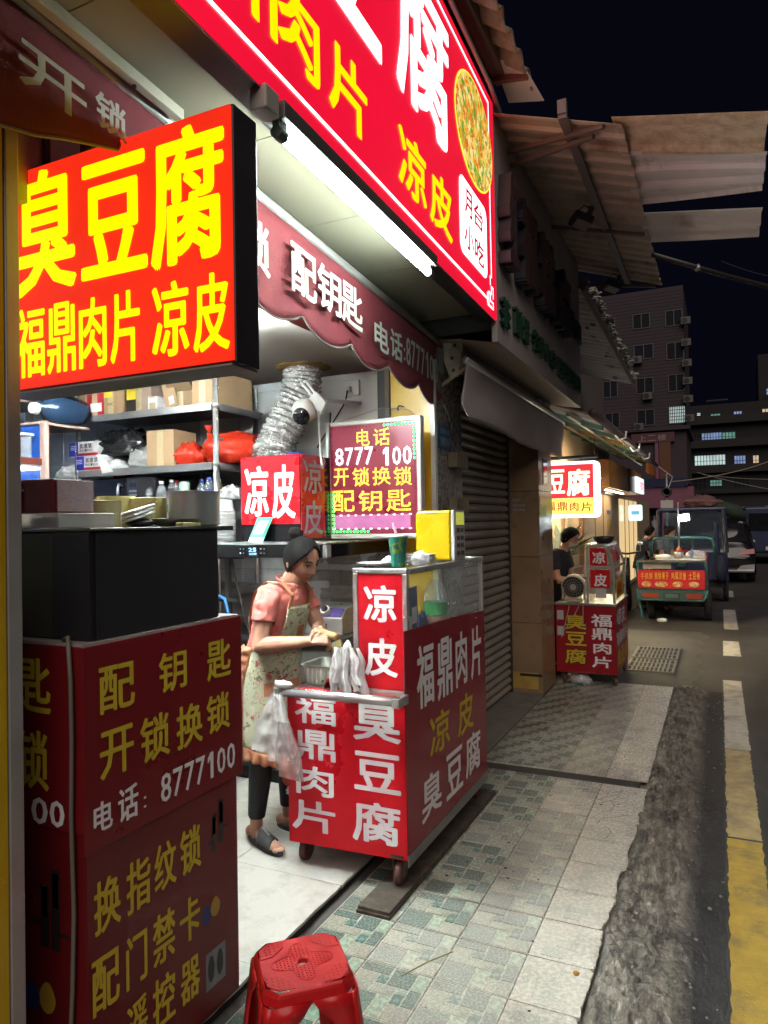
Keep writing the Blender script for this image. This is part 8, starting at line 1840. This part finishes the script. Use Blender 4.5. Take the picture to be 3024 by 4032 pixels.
simple_person("woman with tied-back hair in patterned shirt working at the tricycle", (-.98, 13.75, GZ), R(-20), m_gry, m_dkp, lean=.10, arms=1, scale=.96, pitch=24, bun=((-.10, 0, .04), (.05, .04, .05)))
simple_person("person in a pale shirt standing beside the black car", (.40, 24.6, GZ), R(30), mat("pale_shirt", (.4, .38, .36), .85), m_dkp, lean=.03, arms=.4, scale=.95, pitch=5)
# ============================================================ RED PLASTIC STOOL
st = thing("stool", "red plastic stool with dotted seat in the foreground", "stool", (-1.005, 1.595, 0))
m_st = mat("red_plastic", (.62, .014, .016), .34, var=.06, scale=6, bump=.03, bscale=60, coat=.1, wear=(.70, .22, .20), wscale=16, wlo=.735, dirt=(.45, .012, .014), dscale=8, damt=.4)
HS = .462; MS = Matrix.Translation((-1.008, 1.592, 0)) @ Matrix.Rotation(R(-47), 4, 'Z')
S_ = lambda *p: MS @ Vector(p)
h0, h1 = .116, .172      # half widths: seat, foot
def oct_(h, c, z): return [(h, -h + c, z), (h, h - c, z), (h - c, h, z), (-h + c, h, z), (-h, h - c, z), (-h, -h + c, z), (-h + c, -h, z), (h - c, -h, z)]
b = MB(); lv = [oct_(h0 * 1.012, .034, HS - .034), oct_(h0 * .995, .034, HS - .012), oct_(h0 * .97, .034, HS - .002), oct_(h0 * .93, .028, HS)]
v = [S_(*p) for r_ in lv for p in r_]; n = 8
hole = [S_(.013 * math.cos(2 * math.pi * k / 16), .013 * math.sin(2 * math.pi * k / 16), HS) for k in range(16)]
b.add(v, [(i * n + j, i * n + (j + 1) % n, (i + 1) * n + (j + 1) % n, (i + 1) * n + j) for i in range(3) for j in range(n)])
outer = [S_(*p) for p in lv[3]]
# top ring from the octagon to the centre hole
ring8 = []
for k in range(16):
    a = 2 * math.pi * k / 16; d = Vector((math.cos(a), math.sin(a))); q = h0 * .93; c_ = .028
    t = min(q / max(abs(d.x), 1e-6), q / max(abs(d.y), 1e-6), (2 * q - c_) / max(abs(d.x) + abs(d.y), 1e-6)); ring8.append(S_(d.x * t, d.y * t, HS))
b.add(ring8 + hole + [p - Z * .012 for p in hole], [(i, (i + 1) % 16, 16 + (i + 1) % 16, 16 + i) for i in range(16)] + [(16 + i, 16 + (i + 1) % 16, 32 + (i + 1) % 16, 32 + i) for i in range(16)])
seat = b.build("seat", m_st, st, bevel=.004, seg=3)
# raised corner pads and central star with dots
for sx in (-1, 1):
    for sy in (-1, 1):
        pts = [(sx * q[0] * 1.16, sy * q[1] * 1.16) for q in ((.090, .030), (.090, .066), (.066, .090), (.030, .090), (.034, .062), (.062, .034))]
        b = MB(); b.prism([S_(x, y, HS + .0004) for x, y in (pts if sx * sy > 0 else pts[::-1])], (0, 0, .0022)); pd = b.build("corner_pad", m_st, seat, bevel=.001)
        b = MB()
        for i in range(5):
            for j in range(5):
                x, y = sx * (.051 + i * .0122), sy * (.051 + j * .0122)
                if abs(x) + abs(y) < .174 and abs(x) + abs(y) > .120: b.blob(S_(x, y, HS + .0026), (.0022, .0022, .0014), 6, 0)
        b.build("pad_dots", m_st, pd, kind="stuff")
star = []
for k in range(48):
    a = 2 * math.pi * k / 48; r_ = .063 + .019 * math.cos(4 * a); star.append(S_(r_ * math.cos(a), r_ * math.sin(a), HS + .0002))
b = MB(); b.tube(star + star[:1], .0012, 5); b.build("star_groove", m_st, seat)
b = MB()
for i in range(-7, 8):
    for j in range(-7, 8):
        x, y = (i + (j % 2) * .5) * .0102, j * .0095; r_ = math.hypot(x, y); a = math.atan2(y, x)
        if .020 < r_ < .058 + .017 * math.cos(4 * a): b.blob(S_(x, y, HS + .0004), (.0020, .0020, .0018), 6, 0)
b.build("seat_dots", m_st, seat, kind="stuff")
# four legs, each an L-shaped shell with an arched opening on both sides
for k in range(4):
    Mk = Matrix.Rotation(R(90 * k), 4, 'Z'); b = MB()
    def Pp(u, z, side):
        t = (HS - z) / HS; h = h0 + (h1 - h0) * t; p = Vector((h, -u * h, z)) if side == 0 else Vector((u * h, -h, z))
        return MS @ (Mk @ p)
    n = 16
    for side in (0, 1):
        A_, B_ = [], []
        for i in range(n + 1):
            z = HS - .03 - (HS - .03) * i / n if i else HS - .028
            t = i / n; inn = 0 if i == 0 else None
            # inner edge of the leg: arch top at z = HS-.125, leg narrows to a constant width
            if z > HS - .052: w0 = 0.0
            else:
                q = min(1, (HS - .052 - z) / .09); w0 = .50 * math.sqrt(max(0, 1 - (1 - q) ** 2))
            A_.append((w0, z)); B_.append((.84, z))
        v = [Pp(u, z, side) for u, z in A_] + [Pp(u, z, side) for u, z in B_]
        f = [(i, i + 1, n + 2 + i, n + 1 + i) for i in range(n)]
        b.add(v, f if side == 0 else [q[::-1] for q in f])
    v = []
    for i in range(n + 1):
        z = HS - .028 - (HS - .028) * i / n; v += [Pp(.84, z, 0), Pp(.84, z, 1)]
    b.add(v, [(2 * i, 2 * i + 1, 2 * i + 3, 2 * i + 2) for i in range(n)])
    o = b.build("leg", m_st, st, smooth=False); auto_smooth(o, 25); q = o.modifiers.new("t", 'SOLIDIFY'); q.thickness = .004; q.offset = 0
# a twig and small litter on the tiles
t = MB(); t.tube([(-1.045, 2.30, .006), (-.99, 2.40, .010), (-.93, 2.50, .006)], .0022, 5); t.build("twig", mat("twig", (.20, .17, .05), .7), label="thin green twig lying on the tiles behind the stool", cat="twig")
t = MB(); t.blob((-.49, 2.56, .004), (.012, .012, .006), 8, .6, 3, 2); t.build("leaf_scrap", mat("orange_scrap", (.42, .22, .02), .8), label="small orange-yellow scrap on the tile edge near the gutter", cat="scrap")
